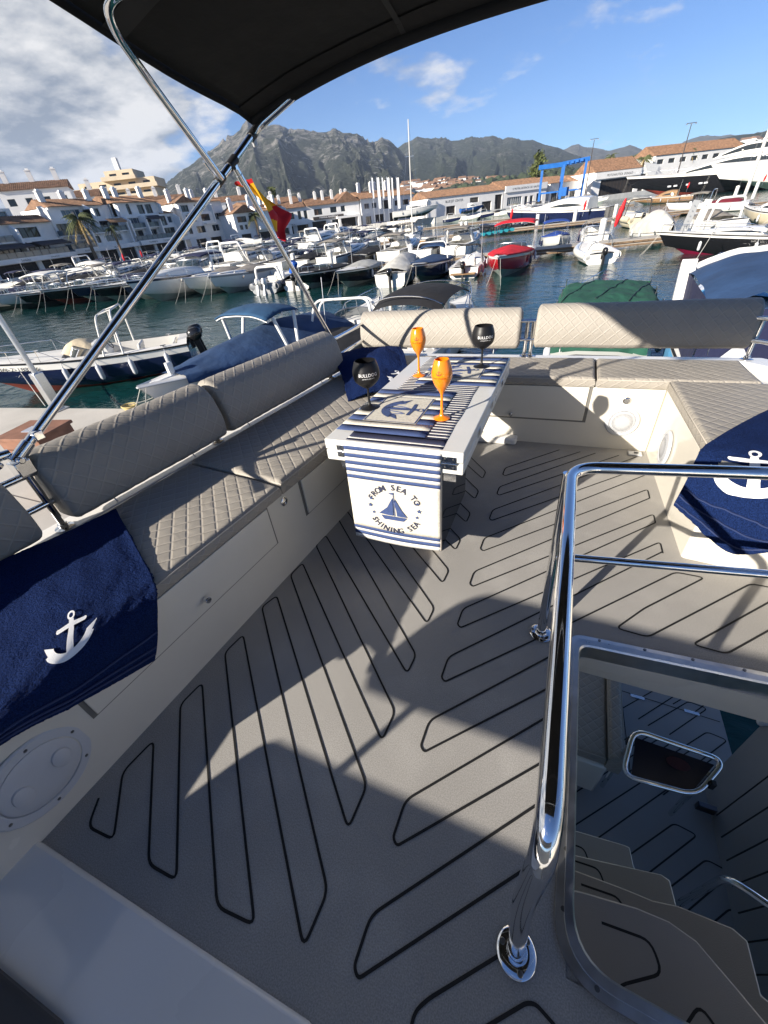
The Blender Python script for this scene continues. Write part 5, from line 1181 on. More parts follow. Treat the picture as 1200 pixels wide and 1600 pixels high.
# ---- piles, red posts, gangplanks
pile_i = 0
ordx = 'first second third fourth fifth sixth seventh eighth ninth tenth eleventh twelfth thirteenth fourteenth fifteenth sixteenth seventeenth eighteenth nineteenth twentieth'.split()
for (x, y, h) in ((60, 446, 2.6), (185, 440, 2.4), (235, 420, 2.4), (290, 408, 2.4), (355, 402, 2.4), (420, 402, 2.2), (460, 414, 2.4), (482, 412, 2.4), (518, 415, 2.6), (617, 372, 2.6), (626, 371, 2.6), (642, 400, 2.2), (721, 362, 2.8), (728, 362, 2.8), (839, 352, 2.8), (897, 347, 3.2), (937, 378, 3.4), (960, 338, 3.0), (1146, 312, 3.6), (1178, 304, 3.6)):
    p = at_z(x, y, .5); b = Vector((p.x, p.y, -1.0)); t = thing('mooring_pile', f"white mooring pile at the pontoons, {pile_i + 1} counted at random", 'pile', b, group='white mooring piles')
    t['label'] = f"white round mooring pile, {ordx[pile_i]} from left of the pontoon piles"
    g = G(); r_ = .27; h *= .55; g.lathe([(0, 0), (r_, 0), (r_, h + 1.2), (r_ * 1.06, h + 1.2), (r_ * 1.06, h + 1.28), (r_ * .6, h + 1.36), (0, h + 1.4)], b, 12); part('shaft', g, hull_w, t, 40); pile_i += 1
redp = mat('red_cloth', (.55, .012, .018), .7, bump=[(4, .5, .03)])
def red_post(label, x, y, D_z, h, lean=0.0, name='red_banner'):
    p = at_z(x, y, D_z); b = Vector((p.x, p.y, D_z)); t = thing(name, label, 'banner', b, group='furled red banners'); tp = b + Vector((lean, 0, h))
    g = G(); g.tube([b, tp], .03, 6); part('pole', g, alu, t, 60)
    g = G(); rr = []
    for q in range(9):
        u = q / 8; c = b.lerp(tp, .38 + .62 * u); w = .20 * math.sin(math.pi * (.12 + .8 * u)) * (1.15 if q % 2 else .9); rr.append([c + Vector((math.cos(k * 1.0472) * w, math.sin(k * 1.0472) * w, 0)) for k in range(6)])
    g.loft(rr); part('furled_cloth', g, redp, t, 60)
red_post('furled red banner on a slanted pole on the right pontoon above the white rib', 951, 380, .66, 2.9, .55)
for (x, y, D, lab) in ((910, 338, 1.0, 'furled red banner left of the red pontoon banner, nearer the boatyard'), (1072, 300, 1.0, 'furled red banner on a pole before the black superyacht'), (797, 352, 1.0, 'small furled red banner left of the jet skis'), (525, 360, 1.2, 'small furled red banner at the marina building corner'), (436, 390, 1.0, 'small furled red banner behind the covered boats in the middle'), (225, 408, 1.0, 'furled red banner beside the awning pole among the left boats'), (198, 416, 1.0, 'furled red banner left of the awning pole banner'), (1190, 290, 1.0, 'furled red banner at the right edge by the white yacht')): red_post(lab, x, y, D, 2.0, .15)
for i, x in enumerate((1066, 1083)):
    p = at_z(x, 365, .66); b = Vector((p.x, p.y, .66)); t = thing('gangplank', ['grey gangplank stowed upright at the right pontoon, left of the two', 'pale gangplank stowed upright at the right pontoon, right of the two'][i], 'gangplank', b)
    g = G(); g.beam(b, b + Vector((.35, .1, 2.2)), .07, .5, up=(1, 0, 0)); part('board', g, [hull_grey, deck_w][i], t, None)
    g = G()
    for k in range(6): g.beam(b + Vector((.35, .1, 2.2)) * (.1 + .15 * k) + Vector((-.05, -.22, 0)), b + Vector((.35, .1, 2.2)) * (.1 + .15 * k) + Vector((-.05, .24, 0)), .03, .03)
    part('grip_batten', g, alu, t, None)
# ---- on the mole at left: steel post, bollard ropes, timber service box, people sized details
pb_, pt_ = at_z(92, 640, .8), at_d(0, 487, 14.6)
t = thing('dock_post', 'slanted looking pale steel post on the dock at far left', 'post', pb_)
g = G(); g.tube([pb_ + Vector((0, 0, 1.0)), Vector((pb_.x, pb_.y, 4.2))], .07, 12); part('pole', g, alu, t, 60)
g = G(); g.obox(pb_ + Vector((0, 0, .55)), (.26, .26, 1.1)); part('post_sleeve', g, alu, t, 30, .02)
g = G(); g.obox(pb_ + Vector((0, 0, .015)), (.42, .42, .03)); part('base_plate', g, alu, t, None)
c = at_z(205, 640, .8); g = G()
for k in range(3): g.tube([c + Vector((math.cos(a * .42) * (.16 + .03 * k), math.sin(a * .42) * (.12 + .03 * k), .03 + .045 * k)) for a in range(16)], .022, 6, closed=True)
rope = mat('yellow_rope', (.45, .36, .16), .9, bump=[(120, .6, .004)])
tag(part('rope_coil', g, rope, None, 60, loc=(c.x, c.y, .8)), 'small yellow coil of mooring rope at the dock edge', 'rope')
def line(name, label, a, b, sag, r_=.014):
    a, b = Vector(a), Vector(b); g = G(); g.tube([a.lerp(b, k / 14) - Vector((0, 0, sag * 4 * (k / 14) * (1 - k / 14))) for k in range(15)], r_, 6); tag(part(name, g, MATS['white_rope'], None, 60, loc=tuple(a)), label, 'rope')
mat('white_rope', (.50, .48, .43), .9)
line('mooring_line', 'white mooring line from the dock coil to the blue covered boat', (c.x, c.y, .95), (-10.2, 8.0, 1.2), .12)
line('mooring_line', 'thin mooring line from the dock to the navy motorboat bow', (-14.2, 6.4, .85), (-20.6, 9.2, 1.1), .10)
line('mooring_line', 'white mooring line of the dark launch running to the right', (8.0, 36.0, 1.6), (6.0, 30.0, -.1), .05, .02)
bx = at_z(60, 700, .8); bxp = at_z(52, 672, 1.98); bxp.z = .8
t = thing('service_box', 'brown slatted timber box on the dock below the awning pole foot', 'box', bxp)
RZ = Matrix.Rotation(R(12), 3, 'Z')
brw = mat('reddish_timber', (.25, .12, .075), .7, var=(5, .25), bump=[(30, .3, .004)])
for k in range(6):
    g = G(); g.obox(bxp + Vector((0, 0, .10 + .19 * k)), (.9, .72, .17), RZ); part('slat_course', g, brw, t, None, .008)
g = G(); g.obox(bxp + Vector((0, 0, 1.17)), (.98, .80, .06), RZ); part('lid', g, brw, t, None, .01)
g = G(); g.obox(bxp + Vector((.05, .0, 1.205)), (.34, .24, .012), RZ); part('lid_plate', g, mat('label_grey', (.35, .38, .45), .4), t, None)
# ================================================================ OUR YACHT'S FLYBRIDGE (boat frame: x to the right, y aft, z up from the sole)
def quilt_mat(name, col, pitch, line=.0016, dark=1.14):
    m = mat(name, col, .5, var=(5, .06), spec=.4)
    nt = m.node_tree; ns, ls = nt.nodes, nt.links; p = ns['Principled BSDF']
    uv = ns.new('ShaderNodeUVMap'); s = ns.new('ShaderNodeSeparateXYZ'); ls.new(uv.outputs[0], s.inputs[0])
    def mth(op, a, b=None, c=None):
        n = ns.new('ShaderNodeMath'); n.operation = op
        for i, x in enumerate((a, b, c)):
            if x is None: continue
            if isinstance(x, (int, float)): n.inputs[i].default_value = x
            else: ls.new(x, n.inputs[i])
        return n.outputs[0]
    k = 1 / (pitch * math.sqrt(2))
    a = mth('PINGPONG', mth('MULTIPLY', mth('ADD', s.outputs[0], s.outputs[1]), k), .5)
    b = mth('PINGPONG', mth('MULTIPLY', mth('SUBTRACT', s.outputs[0], s.outputs[1]), k), .5)
    d = mth('MULTIPLY', mth('MINIMUM', a, b), pitch)
    mr = ns.new('ShaderNodeMapRange'); mr.interpolation_type = 'SMOOTHSTEP'; mr.inputs[1].default_value = 0; mr.inputs[2].default_value = .007
    ls.new(d, mr.inputs[0])
    # cross-weave of the vinyl
    w = mth('MULTIPLY', mth('SINE', mth('MULTIPLY', s.outputs[0], 2400)), mth('SINE', mth('MULTIPLY', s.outputs[1], 2400)))
    h = mth('ADD', mr.outputs[0], mth('MULTIPLY', w, .05))
    bn = ns.new('ShaderNodeBump'); bn.inputs['Strength'].default_value = .55; bn.inputs['Distance'].default_value = .0035
    ls.new(h, bn.inputs['Height']); ls.new(bn.outputs[0], p.inputs['Normal'])
    cr = ns.new('ShaderNodeTexNoise'); cr.inputs['Scale'].default_value = 7; cr.inputs['Detail'].default_value = 4; cr.inputs['Distortion'].default_value = 1.2
    tco = ns.new('ShaderNodeTexCoord'); ls.new(tco.outputs['Object'], cr.inputs['Vector'])
    bc = ns.new('ShaderNodeBump'); bc.inputs['Strength'].default_value = .30; bc.inputs['Distance'].default_value = .016
    ls.new(cr.outputs[0], bc.inputs['Height']); ls.new(bn.outputs[0], bc.inputs['Normal']); ls.new(bc.outputs[0], p.inputs['Normal'])
    ln = ns.new('ShaderNodeMapRange'); ln.inputs[1].default_value = line * .6; ln.inputs[2].default_value = line * 1.6
    ln.inputs[3].default_value = dark; ln.inputs[4].default_value = 1
    ls.new(d, ln.inputs[0])
    src = p.inputs['Base Color'].links[0].from_socket
    sc_ = ns.new('ShaderNodeVectorMath'); sc_.operation = 'SCALE'; ls.new(src, sc_.inputs[0]); ls.new(ln.outputs[0], sc_.inputs['Scale'])
    ls.new(sc_.outputs[0], p.inputs['Base Color'])
    return m
PITCH = .050
quilt = quilt_mat('quilted_vinyl', (.315, .29, .252), PITCH)
welt = mat('vinyl_piping', (.42, .385, .335), .5)
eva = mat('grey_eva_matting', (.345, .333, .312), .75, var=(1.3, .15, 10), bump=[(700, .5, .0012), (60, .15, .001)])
def smudge(m, fine, amount, mid, amount2):
    nt = m.node_tree; ns, ls = nt.nodes, nt.links; p = ns['Principled BSDF']; t = ns.new('ShaderNodeTexCoord'); src = p.inputs['Base Color'].links[0].from_socket
    for sc_, am, lo, hi, dt in ((fine, amount, .35, .65, 2), (mid, amount2, .50, .68, 8)):
        n = ns.new('ShaderNodeTexNoise'); n.inputs['Scale'].default_value = sc_; n.inputs['Detail'].default_value = dt; ls.new(t.outputs['Object'], n.inputs['Vector'])
        mr = ns.new('ShaderNodeMapRange'); mr.inputs[1].default_value = lo; mr.inputs[2].default_value = hi; mr.inputs[3].default_value = 1 - am; mr.inputs[4].default_value = 1 + am; ls.new(n.outputs[0], mr.inputs[0])
        s = ns.new('ShaderNodeVectorMath'); s.operation = 'SCALE'; ls.new(src, s.inputs[0]); ls.new(mr.outputs[0], s.inputs['Scale']); src = s.outputs[0]
    ls.new(src, p.inputs['Base Color'])
smudge(eva, 330, .16, 5.5, .055)
line_m = mat('black_inlay', (.006, .006, .007), .7)
gray_hi = mat('smoked_acrylic', (.012, .014, .024), .22, spec=.3)
dark_vinyl = mat('charcoal_vinyl', (.05, .052, .056), .6, bump=[(400, .3, .001)])

def ribbon(g, pts, w, z=0.0015, r=.022, zf=None, closed=False):
    P = fillet([Vector((p[0], p[1], 0)) for p in pts], r, 4, closed)
    n = len(P); vs = []
    for i in range(n):
        a = P[i - 1] if (i > 0 or closed) else P[i]; b = P[(i + 1) % n] if (i < n - 1 or closed) else P[i]
        t = (b - a).normalized(); nn = Vector((-t.y, t.x, 0))
        for s in (-1, 1): vs.append(P[i] + nn * w / 2 * s)
    vs = [(v.x, v.y, zf(v.x, v.y) if zf else z) for v in vs]
    g.add(vs, [(2 * i, 2 * i + 2, 2 * i + 3, 2 * i + 1) if True else 0 for i in range(n - 1)] + ([(2 * n - 2, 0, 1, 2 * n - 1)] if closed else []))
    return g

# ---- flybridge sole with inlaid chevron lines
deck = thing('flybridge_deck', None, None, (0, 0, 0), 'B')
deck['kind'] = 'structure'
g = G()
g.box(-1.13, .215, -.13, 2.64, -.05, 0); g.box(.2151, 1.75, 1.03, 2.64, -.05, 0); g.box(.2151, 1.75, -.7, .17, -.05, 0)
part('deck_matting', g, eva, deck, None)
g = G(); g.box(.2, 1.8, 1.012, 2.6, -.17, -.0505); g.box(-1.2, .212, -.6, 2.6, -.17, -.0505); g.box(.2121, 1.8, -.7, .165, -.17, -.0505)
part('deck_underside', g, gel, deck, None)
W_ = .0065
LEFT = [(-1.023, .03), (-.987, -.028), (-.892, -.021), (-1.016, .104), (-1.0, .205), (-.759, -.022), (-.665, -.018), (-1.008, .325), (-.994, .414), (-.535, -.017), (-.432, -.008), (-1.0, .541),
        (-.985, .632), (-.308, .004), (-.302, .103), (-1.0, .775), (-.975, .85), (-.309, .226), (-.303, .332), (-.988, .978), (-.976, 1.065), (-.308, .456), (-.302, .553), (-.98, 1.2), (-.97, 1.285), (-.309, .69), (-.302, .77),
        (-.972, 1.43), (-.962, 1.515), (-.306, .915), (-.300, .998), (-.962, 1.655), (-.952, 1.74), (-.304, 1.14), (-.298, 1.225), (-.955, 1.88), (-.945, 1.96), (-.302, 1.365), (-.297, 1.45), (-.94, 2.1), (-.93, 2.19), (-.300, 1.59), (-.296, 1.675),
        (-.92, 2.33), (-.91, 2.42), (-.300, 1.815), (-.296, 1.90), (-.8, 2.5), (-.70, 2.5), (-.300, 2.04), (-.296, 2.125), (-.55, 2.45)]
part('inlay_line', ribbon(G(), LEFT, W_), line_m, deck, None)
# right half: hairpins from the spine (x=-.19) out to the starboard settee, interrupted by the companionway
tips = [(-.225, -.13), (.01, .105), (.24, .339), (.471, .563), (.704, .80), (.937, 1.03), (1.16, 1.25), (1.396, 1.49), (1.642, 1.735), (1.886, 1.975), (2.106, 2.20)]
def rt(lo_up, upper):
    s = 1.06 if upper else 1.0
    return s
for i, (lo, up) in enumerate(tips):
    # lower edge goes right-aft from (-.17,lo), upper from (-.19,up); ends at the frame of the opening or the far limit
    def end(y0, x0, s):
        for xe in (.57,):
            ye = y0 + (xe - x0) * s
        if ye > 2.52: return (x0 + (2.52 - y0) / s, 2.52)
        return (xe, ye)
    if i == 0:
        pts = [(.105, .167), (-.036, .039), (-.056, .014), (-.054, -.06), (.02, 0.0), (.146, .108), (.163, .113), (.198, .10)]
    elif up < .72 and up + .36 < 1.04:
        pts = [(.165, up + .355 * 1.06), (-.19, up), (-.193, lo + .012), (-.178, lo), (.165, lo + .343)]
    elif i == 4:
        pts = [(.57, up + .76 * 1.06 + .01), (-.19, up), (-.193, lo + .012), (-.178, lo), (.218, 1.099), (.60, 1.492), (.70, 1.49), (.462, 1.245), (.36, 1.115), (.46, 1.108), (.855, 1.505), (.97, 1.50), (.595, 1.122), (.69, 1.115), (1.05, 1.47), (1.16, 1.46), (.83, 1.12), (.93, 1.115), (1.3, 1.46)]
    else:
        e1, e2 = end(up, -.19, 1.06), end(lo, -.178, 1.0)
        pts = [e1, (-.19, up), (-.193, lo + .012), (-.178, lo), e2]
        if i >= 5:
            prev = tips[i - 1]; ep = end(prev[1], -.19, 1.06)
            if e2[1] < 2.5: pts += [ep]
    part('inlay_line', ribbon(G(), pts, W_), line_m, deck, None)

# ---- the yacht: hull shell, settee mouldings, coamings, rails, companionway
yacht = thing('motor_yacht', 'white flybridge motor yacht we stand on, grey chevron deck and cream settee mouldings', 'yacht', (0, 0, -2.0), 'B')
def fx(y): return -1.073 + .0797 * y          # face of the port settee
def cxp(y): return -1.632 + .0797 * y         # back of the port seat
g = G()
pb = [(fx(-.20), -.20), (fx(2.60), 2.60), (cxp(2.60) - .02, 2.60), (cxp(-.2) - .02, -.20)]
g.prism(pb, -.04, .395)
part('port_settee_base', g, gel, yacht, 30, .008)
g = G(); g.prism([(-.868, 2.585), (.612, 2.615), (.612, 3.05), (-1.45, 3.05), (-1.45, 2.605), (-.868, 2.605)], -.04, .395)
part('aft_settee_base', g, gel, yacht, 30, .008)
g = G(); g.prism([(.613, 2.60), (.638, 1.60), (1.55, 1.50), (1.55, 3.04), (.613, 3.04)], -.04, .395)
part('starboard_settee_base', g, gel, yacht, 30, .012)
g = G()                                         # coaming that carries the rails
def cop(y): return cxp(y) - .012
pc = [(cop(-1.6), -1.6), (cop(2.9), 2.9), (-1.36, 3.035), (1.04, 3.035), (1.30, 2.76), (1.42, 1.0), (1.42, -1.6),
      (1.56, -1.6), (1.56, 1.0), (1.45, 2.82), (1.16, 3.14), (-1.40, 3.14), (cop(2.9) - .13, 2.98), (cop(-1.6) - .13, -1.6)]
g.prism(pc, .20, .438)
part('coaming', g, gelw, yacht, 30, .012)
g = G()                                         # outer wing of the flybridge below the coaming
po = [(cop(-1.6) - .10, -1.6), (cop(2.9) - .10, 2.93), (-1.38, 3.10), (1.12, 3.10), (1.40, 2.80), (1.52, 1.0), (1.52, -1.6)]
n = len(po)
pin = [(x * .985, y if y < 0 else y - .03) for x, y in po]
vs = [(x, y, .21) for x, y in po] + [(x * 1.03, y + (.04 if y > 0 else 0), -.30) for x, y in po] + [(x, y, .21) for x, y in pin] + [(x, y, -.30) for x, y in pin]
fs = []
for i in range(n - 1): fs += [(i, i + 1, n + i + 1, n + i), (2 * n + i, 3 * n + i, 3 * n + i + 1, 2 * n + i + 1), (n + i, n + i + 1, 3 * n + i + 1, 3 * n + i)]
g.add(vs, fs)
part('flybridge_wing', g, gel, yacht, 30)
# raised moulding at the forward end of the sole (left foreground)
g = G(); g.prism([(-1.16, -.165), (-1.083, -.098), (-.236, -.074), (-.10, -.33), (.0, -.8), (-1.6, -.8), (-1.6, -.2)], -.02, .014)
part('forward_sill', g, gelw, yacht, 30, .01)
g = G(); g.prism([(-1.6, -.30), (-.70, -.262), (-.46, -.50), (-.46, -.8), (-1.6, -.8)], .0145, .055)
part('helm_footrest', g, dark_vinyl, yacht, 30, .01)

# locker doors on the port settee
def pface(y0, y1, z0, z1, off0, off1):
    g = G(); q = [(fx(y0) + off0, y0, z0), (fx(y1) + off0, y1, z0), (fx(y1) + off0, y1, z1), (fx(y0) + off0, y0, z1)]
    g.extrude(q, (off1 - off0, -.0797 * (off1 - off0), 0)); return g
for y0, y1, ky in ((.165, .963, .578), (1.195, 1.98, 1.6)):
    part('door_gap', pface(y0 - .012, y1 + .012, .20, .392, -.002, .0015), mat('shadow_gap', (.16, .155, .14), .6), yacht, None)
    d_ = part('locker_door', pface(y0, y1, .210, .3915, .0016, .011), gel, yacht, 30, .003)
    k = G(); rot = Matrix.Rotation(R(90), 3, 'Y')
    k.lathe([(.0, 0), (.008, 0), (.008, .012), (.012, .013), (.012, .024), (.0105, .026), (0, .026)], (fx(ky) + .008, ky, .262), 16, rot)
    part('door_knob', k, steel, d_, 40)
def latch(c, rot, nm='latch'):
    g = G(); g.lathe([(0, 0), (.021, 0), (.021, .003), (.018, .006), (.013, .0065), (.012, .003), (0, .003)], c, 20, rot)
    g.obox(Vector(c) + rot @ Vector((0, 0, .006)), (.006, .03, .004) if True else 0, rot)
    part(nm, g, steel, yacht, 40)
latch((fx(1.072) + .001, 1.072, .357), RY)
# round inspection hatch in the settee face
hc = Vector((fx(.005) + .001, .005, .185)); RH = Matrix(((0, 0, 1), (1, .0, 0), (0, 1, 0)))
g = G(); g.lathe([(.0, 0), (.122, 0), (.122, .004), (.117, .008), (.094, .008), (.092, .002), (.0, .002)], hc, 56, RH)
hp = part('inspection_hatch', g, plastic, yacht, 35)
g = G(); g.lathe([(.0, .002), (.0905, .002), (.0905, .006), (.087, .0085), (.05, .0095), (0, .0095)], hc, 48, RH); part('hatch_lid', g, plastic, hp, 35)
for s in (-1, 1):
    g = G(); g.lathe([(.0, .0), (.030, .0), (.028, .006), (.018, .010), (0, .011)], hc + RH @ Vector((s * .048, 0, .0085)), 20, RH @ Matrix.Diagonal((.75, 1.1, 1)))
    part('finger_grip', g, plastic, hp, 40)
for k in range(6):
    an = R(60 * k + 20); g = G(); g.lathe([(0, .008), (.0042, .008), (.0042, .0095), (0, .0095)], hc + RH @ Vector((math.cos(an) * .106, math.sin(an) * .106, 0)), 10, RH)
    part('screw', g, mat('screw_steel', (.25, .25, .25), .35, 1.0), hp, 40)
# aft face: locker door, knob, latch, speakers, hinge plate, plinth
def aface(x0, x1, z0, z1, off0, off1):
    g = G(); fy = lambda x: 2.603 + .02 * x
    g.extrude([(x0, fy(x0) - off0, z0), (x1, fy(x1) - off0, z0), (x1, fy(x1) - off0, z1), (x0, fy(x0) - off0, z1)], (0, -(off1 - off0), 0)); return g
part('door_gap', aface(-.46, .232, .165, .393, -.002, .0015), MATS['shadow_gap'], yacht, None)
d_ = part('locker_door', aface(-.45, .213, .177, .392, .0016, .009), gel, yacht, 30, .003)
k = G(); k.lathe([(0, 0), (.008, 0), (.008, .012), (.012, .013), (.012, .024), (0, .026)], (-.225, 2.59, .20), 16, RXm); part('door_knob', k, steel, d_, 40)
latch((.428, 2.609, .318), RXm)
def perf_mat():
    m = mat('speaker_grille_white', (.72, .72, .73), .4)
    nt = m.node_tree; ns, ls = nt.nodes, nt.links; p = ns['Principled BSDF']
    t = ns.new('ShaderNodeTexCoord'); v = ns.new('ShaderNodeTexVoronoi'); v.inputs['Scale'].default_value = 150; v.inputs['Randomness'].default_value = .1
    ls.new(t.outputs['Object'], v.inputs['Vector'])
    r = ns.new('ShaderNodeMapRange'); r.inputs[1].default_value = .28; r.inputs[2].default_value = .36; r.inputs[3].default_value = .12; r.inputs[4].default_value = 1
    ls.new(v.outputs['Distance'], r.inputs[0]); s = ns.new('ShaderNodeVectorMath'); s.operation = 'SCALE'; s.inputs[0].default_value = (.40, .41, .43); ls.new(r.outputs[0], s.inputs['Scale']); ls.new(s.outputs[0], p.inputs['Base Color'])
    return m
perf = perf_mat()
for c, rot in ((Vector((.434, 2.611, .186)), RXm), (Vector((.618, 2.28, .19)), Matrix.Rotation(R(-90), 3, 'Y'))):
    g = G(); g.lathe([(.0, 0), (.094, 0), (.094, .006), (.088, .013), (.074, .014), (.070, .008), (0, .008)], c, 48, rot)
    s_ = part('speaker', g, plastic, yacht, 35)
    g = G(); g.lathe([(.0695, .0085), (.069, .012), (.05, .018), (.02, .021), (0, .0215)][::-1], c, 40, rot); part('speaker_grille', g, perf, s_, 50)
g = G(); g.obox((.545, 2.555, .006), (.075, .05, .009)); hp = part('hinge_plate', g, plastic, yacht, None, .003)
g = G(); g.obox((.55, 2.555, .0125), (.022, .012, .006)); part('catch', g, blackm, hp)
g = G(); g.box(-.62, -.165, 2.52, 2.6, 0.0005, .05); part('plinth', g, gelw, yacht, None, .015, seg=3)

# companionway: opening trim, lip, steps, cockpit below
def ring(outer, inner, z0, z1):
    g = G(); n = len(outer)
    vs = [(x, y, z0) for x, y in outer] + [(x, y, z1) for x, y in outer] + [(x, y, z1 * .6) for x, y in inner] + [(x, y, z0) for x, y in inner]
    fs = []
    for i in range(n - 1):
        for b in range(3): fs.append((b * n + i, b * n + i + 1, (b + 1) * n + i + 1, (b + 1) * n + i))
    return g.add(vs, fs)
c0 = fillet([(1.7, 1.122, 0), (.203, 1.035, 0), (.188, .165, 0), (1.7, .12, 0)], [0, .05, .11, 0], 8)
c1 = fillet([(1.7, 1.100, 0), (.217, 1.014, 0), (.205, .180, 0), (1.7, .137, 0)], [0, .045, .10, 0], 8)
c2 = fillet([(1.7, 1.078, 0), (.232, .993, 0), (.222, .196, 0), (1.7, .155, 0)], [0, .04, .09, 0], 8)
c3 = fillet([(1.7, 1.074, 0), (.236, .989, 0), (.226, .200, 0), (1.7, .159, 0)], [0, .04, .09, 0], 8)
g = G(); n = len(c0)
rows = [(c0, .001), (c0, .009), (c1, .011), (c1, .018), (c2, .018), (c3, .012), (c3, -.05)]
vs = [(p.x, p.y, z) for c, z in rows for p in c]
fs = [(b * n + i, b * n + i + 1, (b + 1) * n + i + 1, (b + 1) * n + i) for b in range(len(rows) - 1) for i in range(n - 1)]
g.add(vs, fs)
trim = part('hatch_trim', g, alu, yacht, 30)
g = G(); cp = [(max(p.x, .2152), max(p.y, .1702), -.003) for p in c1 if p.y < .4 and p.x < .5]
g.add([(.2151, .1701, -.003)] + cp, [(0, i + 1, i + 2) for i in range(len(cp) - 1)]); part('corner_infill', g, eva, deck, None)
g = G(); cp = [(max(p.x, .2152), min(p.y, 1.0298), -.003) for p in c1 if p.y > .85 and p.x < .5]
g.add([(.2151, 1.0299, -.003)] + cp, [(0, i + 1, i + 2) for i in range(len(cp) - 1)]); part('corner_infill', g, eva, deck, None)
for x, y in ((.30, 1.031), (.44, 1.039), (.58, 1.048), (.72, 1.056), (.208, .38), (.205, .27), (.27, .176), (.40, .164)):
    g = G(); g.lathe([(0, .0105), (.005, .0105), (.005, .0125), (0, .0125)], (x, y, 0), 10); part('screw', g, MATS['screw_steel'], trim, 40)
g = G()                                        # moulded lip hanging under the trim
vs = [(p.x, p.y, -.04) for p in c3] + [(p.x - .002, p.y + (.004 if p.y > .6 else -.004), -.115) for p in c3] + [(p.x - .03, p.y + (.03 if p.y > .6 else -.03), -.12) for p in c3]
g.add(vs, [(b * n + i, b * n + i + 1, (b + 1) * n + i + 1, (b + 1) * n + i) for b in range(2) for i in range(n - 1)])
part('opening_lip', g, gel, yacht, 40)
tread_m = mat('step_eva', (.34, .325, .30), .85, var=(3, .08), bump=[(500, .5, .0012)])
LN = []
SP = [[(.235, .0), (.80, .0), (.80, .18), (.672, .298), (.622, .338), (.556, .388), (.50, .402), (.428, .400), (.30, .382), (.25, .372)],
      [(.245, .15), (.90, .15), (.90, .36), (.785, .40), (.782, .505), (.75, .520), (.613, .516), (.545, .502), (.46, .50), (.30, .49)],
      [(.26, .30), (.80, .30), (.80, .42), (.70, .56), (.686, .655), (.66, .662), (.50, .632), (.378, .610), (.28, .60)],
      [(.28, .45), (.75, .45), (.64, .74), (.632, .795), (.61, .796), (.436, .777), (.30, .76)]]
for k in range(4):
    z = -.25 - .25 * k; y1 = .395 + .125 * k
    poly = SP[k]
    g = G(); g.prism(poly, z - .035, z - .002); st = part('stair_step', g, gel, yacht, 30, .004)
    g = G(); g.prism([(x * .985 + .006, y - .004) for x, y in poly], z - .0019, z + .003); sp = part('tread_pad', g, tread_m, st, 30, .002)
    g = G(); ribbon(g, [(.34, y1 - .06), (.45, y1 - .05), (.47, y1 - .10), (.37, y1 - .16), (.36, y1 - .30)], .006, z + .0036)
    part('inlay_line', g, line_m, st, None)
    g = G(); ribbon(g, [(.42, y1 - .28), (.54, y1 - .12), (.62, y1 - .20), (.60, y1 - .32)], .006, z + .0036)
    part('inlay_line', g, line_m, st, None)
g = G(); g.box(.228, .245, .2, 1.6, -2.0, -.12); part('stair_side', g, gel, yacht, None)
ZC = -2.0
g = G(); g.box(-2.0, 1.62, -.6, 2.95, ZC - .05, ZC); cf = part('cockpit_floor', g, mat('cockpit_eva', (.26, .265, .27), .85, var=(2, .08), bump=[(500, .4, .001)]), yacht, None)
def pin_line(x, y, L, w):
    return [(x, y), (x + L * .7, y + L * .7), (x + L * .7 + w, y + L * .7 - .02), (x + w * 1.15, y - .02)]
for k, (x, y, L) in enumerate([(.55, .75, .9), (.80, .72, .75), (1.05, .70, .5), (.45, 1.0, .95), (.35, 1.25, 1.0), (.8, 1.62, .45), (1.0, 1.55, .55), (.9, 2.05, .5), (1.1, 2.0, .45), (1.25, 1.85, .35), (.85, 2.35, .4), (1.1, 2.35, .35), (1.3, 2.25, .3)]):
    part('inlay_line', ribbon(G(), pin_line(x, y, L, .12), .008, ZC + .0016, .03), line_m, cf, None)
part('inlay_line', ribbon(G(), [(.95, 1.6), (.93, 2.24), (1.6, 2.21)], .006, ZC + .002, .005), line_m, cf, None)
for x in (1.05, 1.42):
    g = G(); g.box(x - .05, x + .05, 2.21, 2.235, ZC + .0005, ZC + .006); part('hatch_hinge', g, steel, cf)
sofa_m = quilt
g = G(); g.box(-.6, .70, 1.36, 2.3, -1.95, -1.56); part('cockpit_sofa_base', g, gel, yacht, 30, .02)
g = G(); g.box(.25, .32, 1.25, 1.345, -1.80, -1.62); part('courtesy_light', g, gelw, yacht, 30, .02)
# starboard inner bulwark with lined matting, and its end cap
g = G(); g.extrude([(1.40, .3, ZC), (1.40, 1.70, ZC), (1.62, 1.98, -1.55), (1.80, 1.98, -1.42), (1.80, .3, -1.2), (1.6, .3, -1.3)], (.02, 0, 0))
bw = part('side_bulwark', g, MATS['cockpit_eva'], yacht, 30)
for k in range(9):
    t = k / 9.0
    a = Vector((1.398, .55 + t * 1.05, ZC + .08)); b = Vector((1.60 - .02, .55 + t * 1.25, -1.50 + .0))
    g = G(); g.beam(a, b, .006, .004, up=(1, 0, 0)); part('inlay_line', g, line_m, bw, None)
g = G(); g.obox((1.72, 1.99, -1.47), (.20, .05, .26), Matrix.Rotation(R(15), 3, 'Y')); part('bulwark_cap', g, gelw, yacht, 30, .02)
g = G(); g.lathe([(.035, 0), (.035, .012), (.022, .014), (.02, .002)], (1.66, 1.962, -1.42), 20, RXm); part('fairlead', g, steel, yacht, 40)
g = G(); g.tube(fillet([(1.12, .95, -1.95), (1.12, .95, -1.32), (1.45, .80, -1.25)], .08, 6), .016, 12); part('grab_rail', g, steel, yacht, 50)
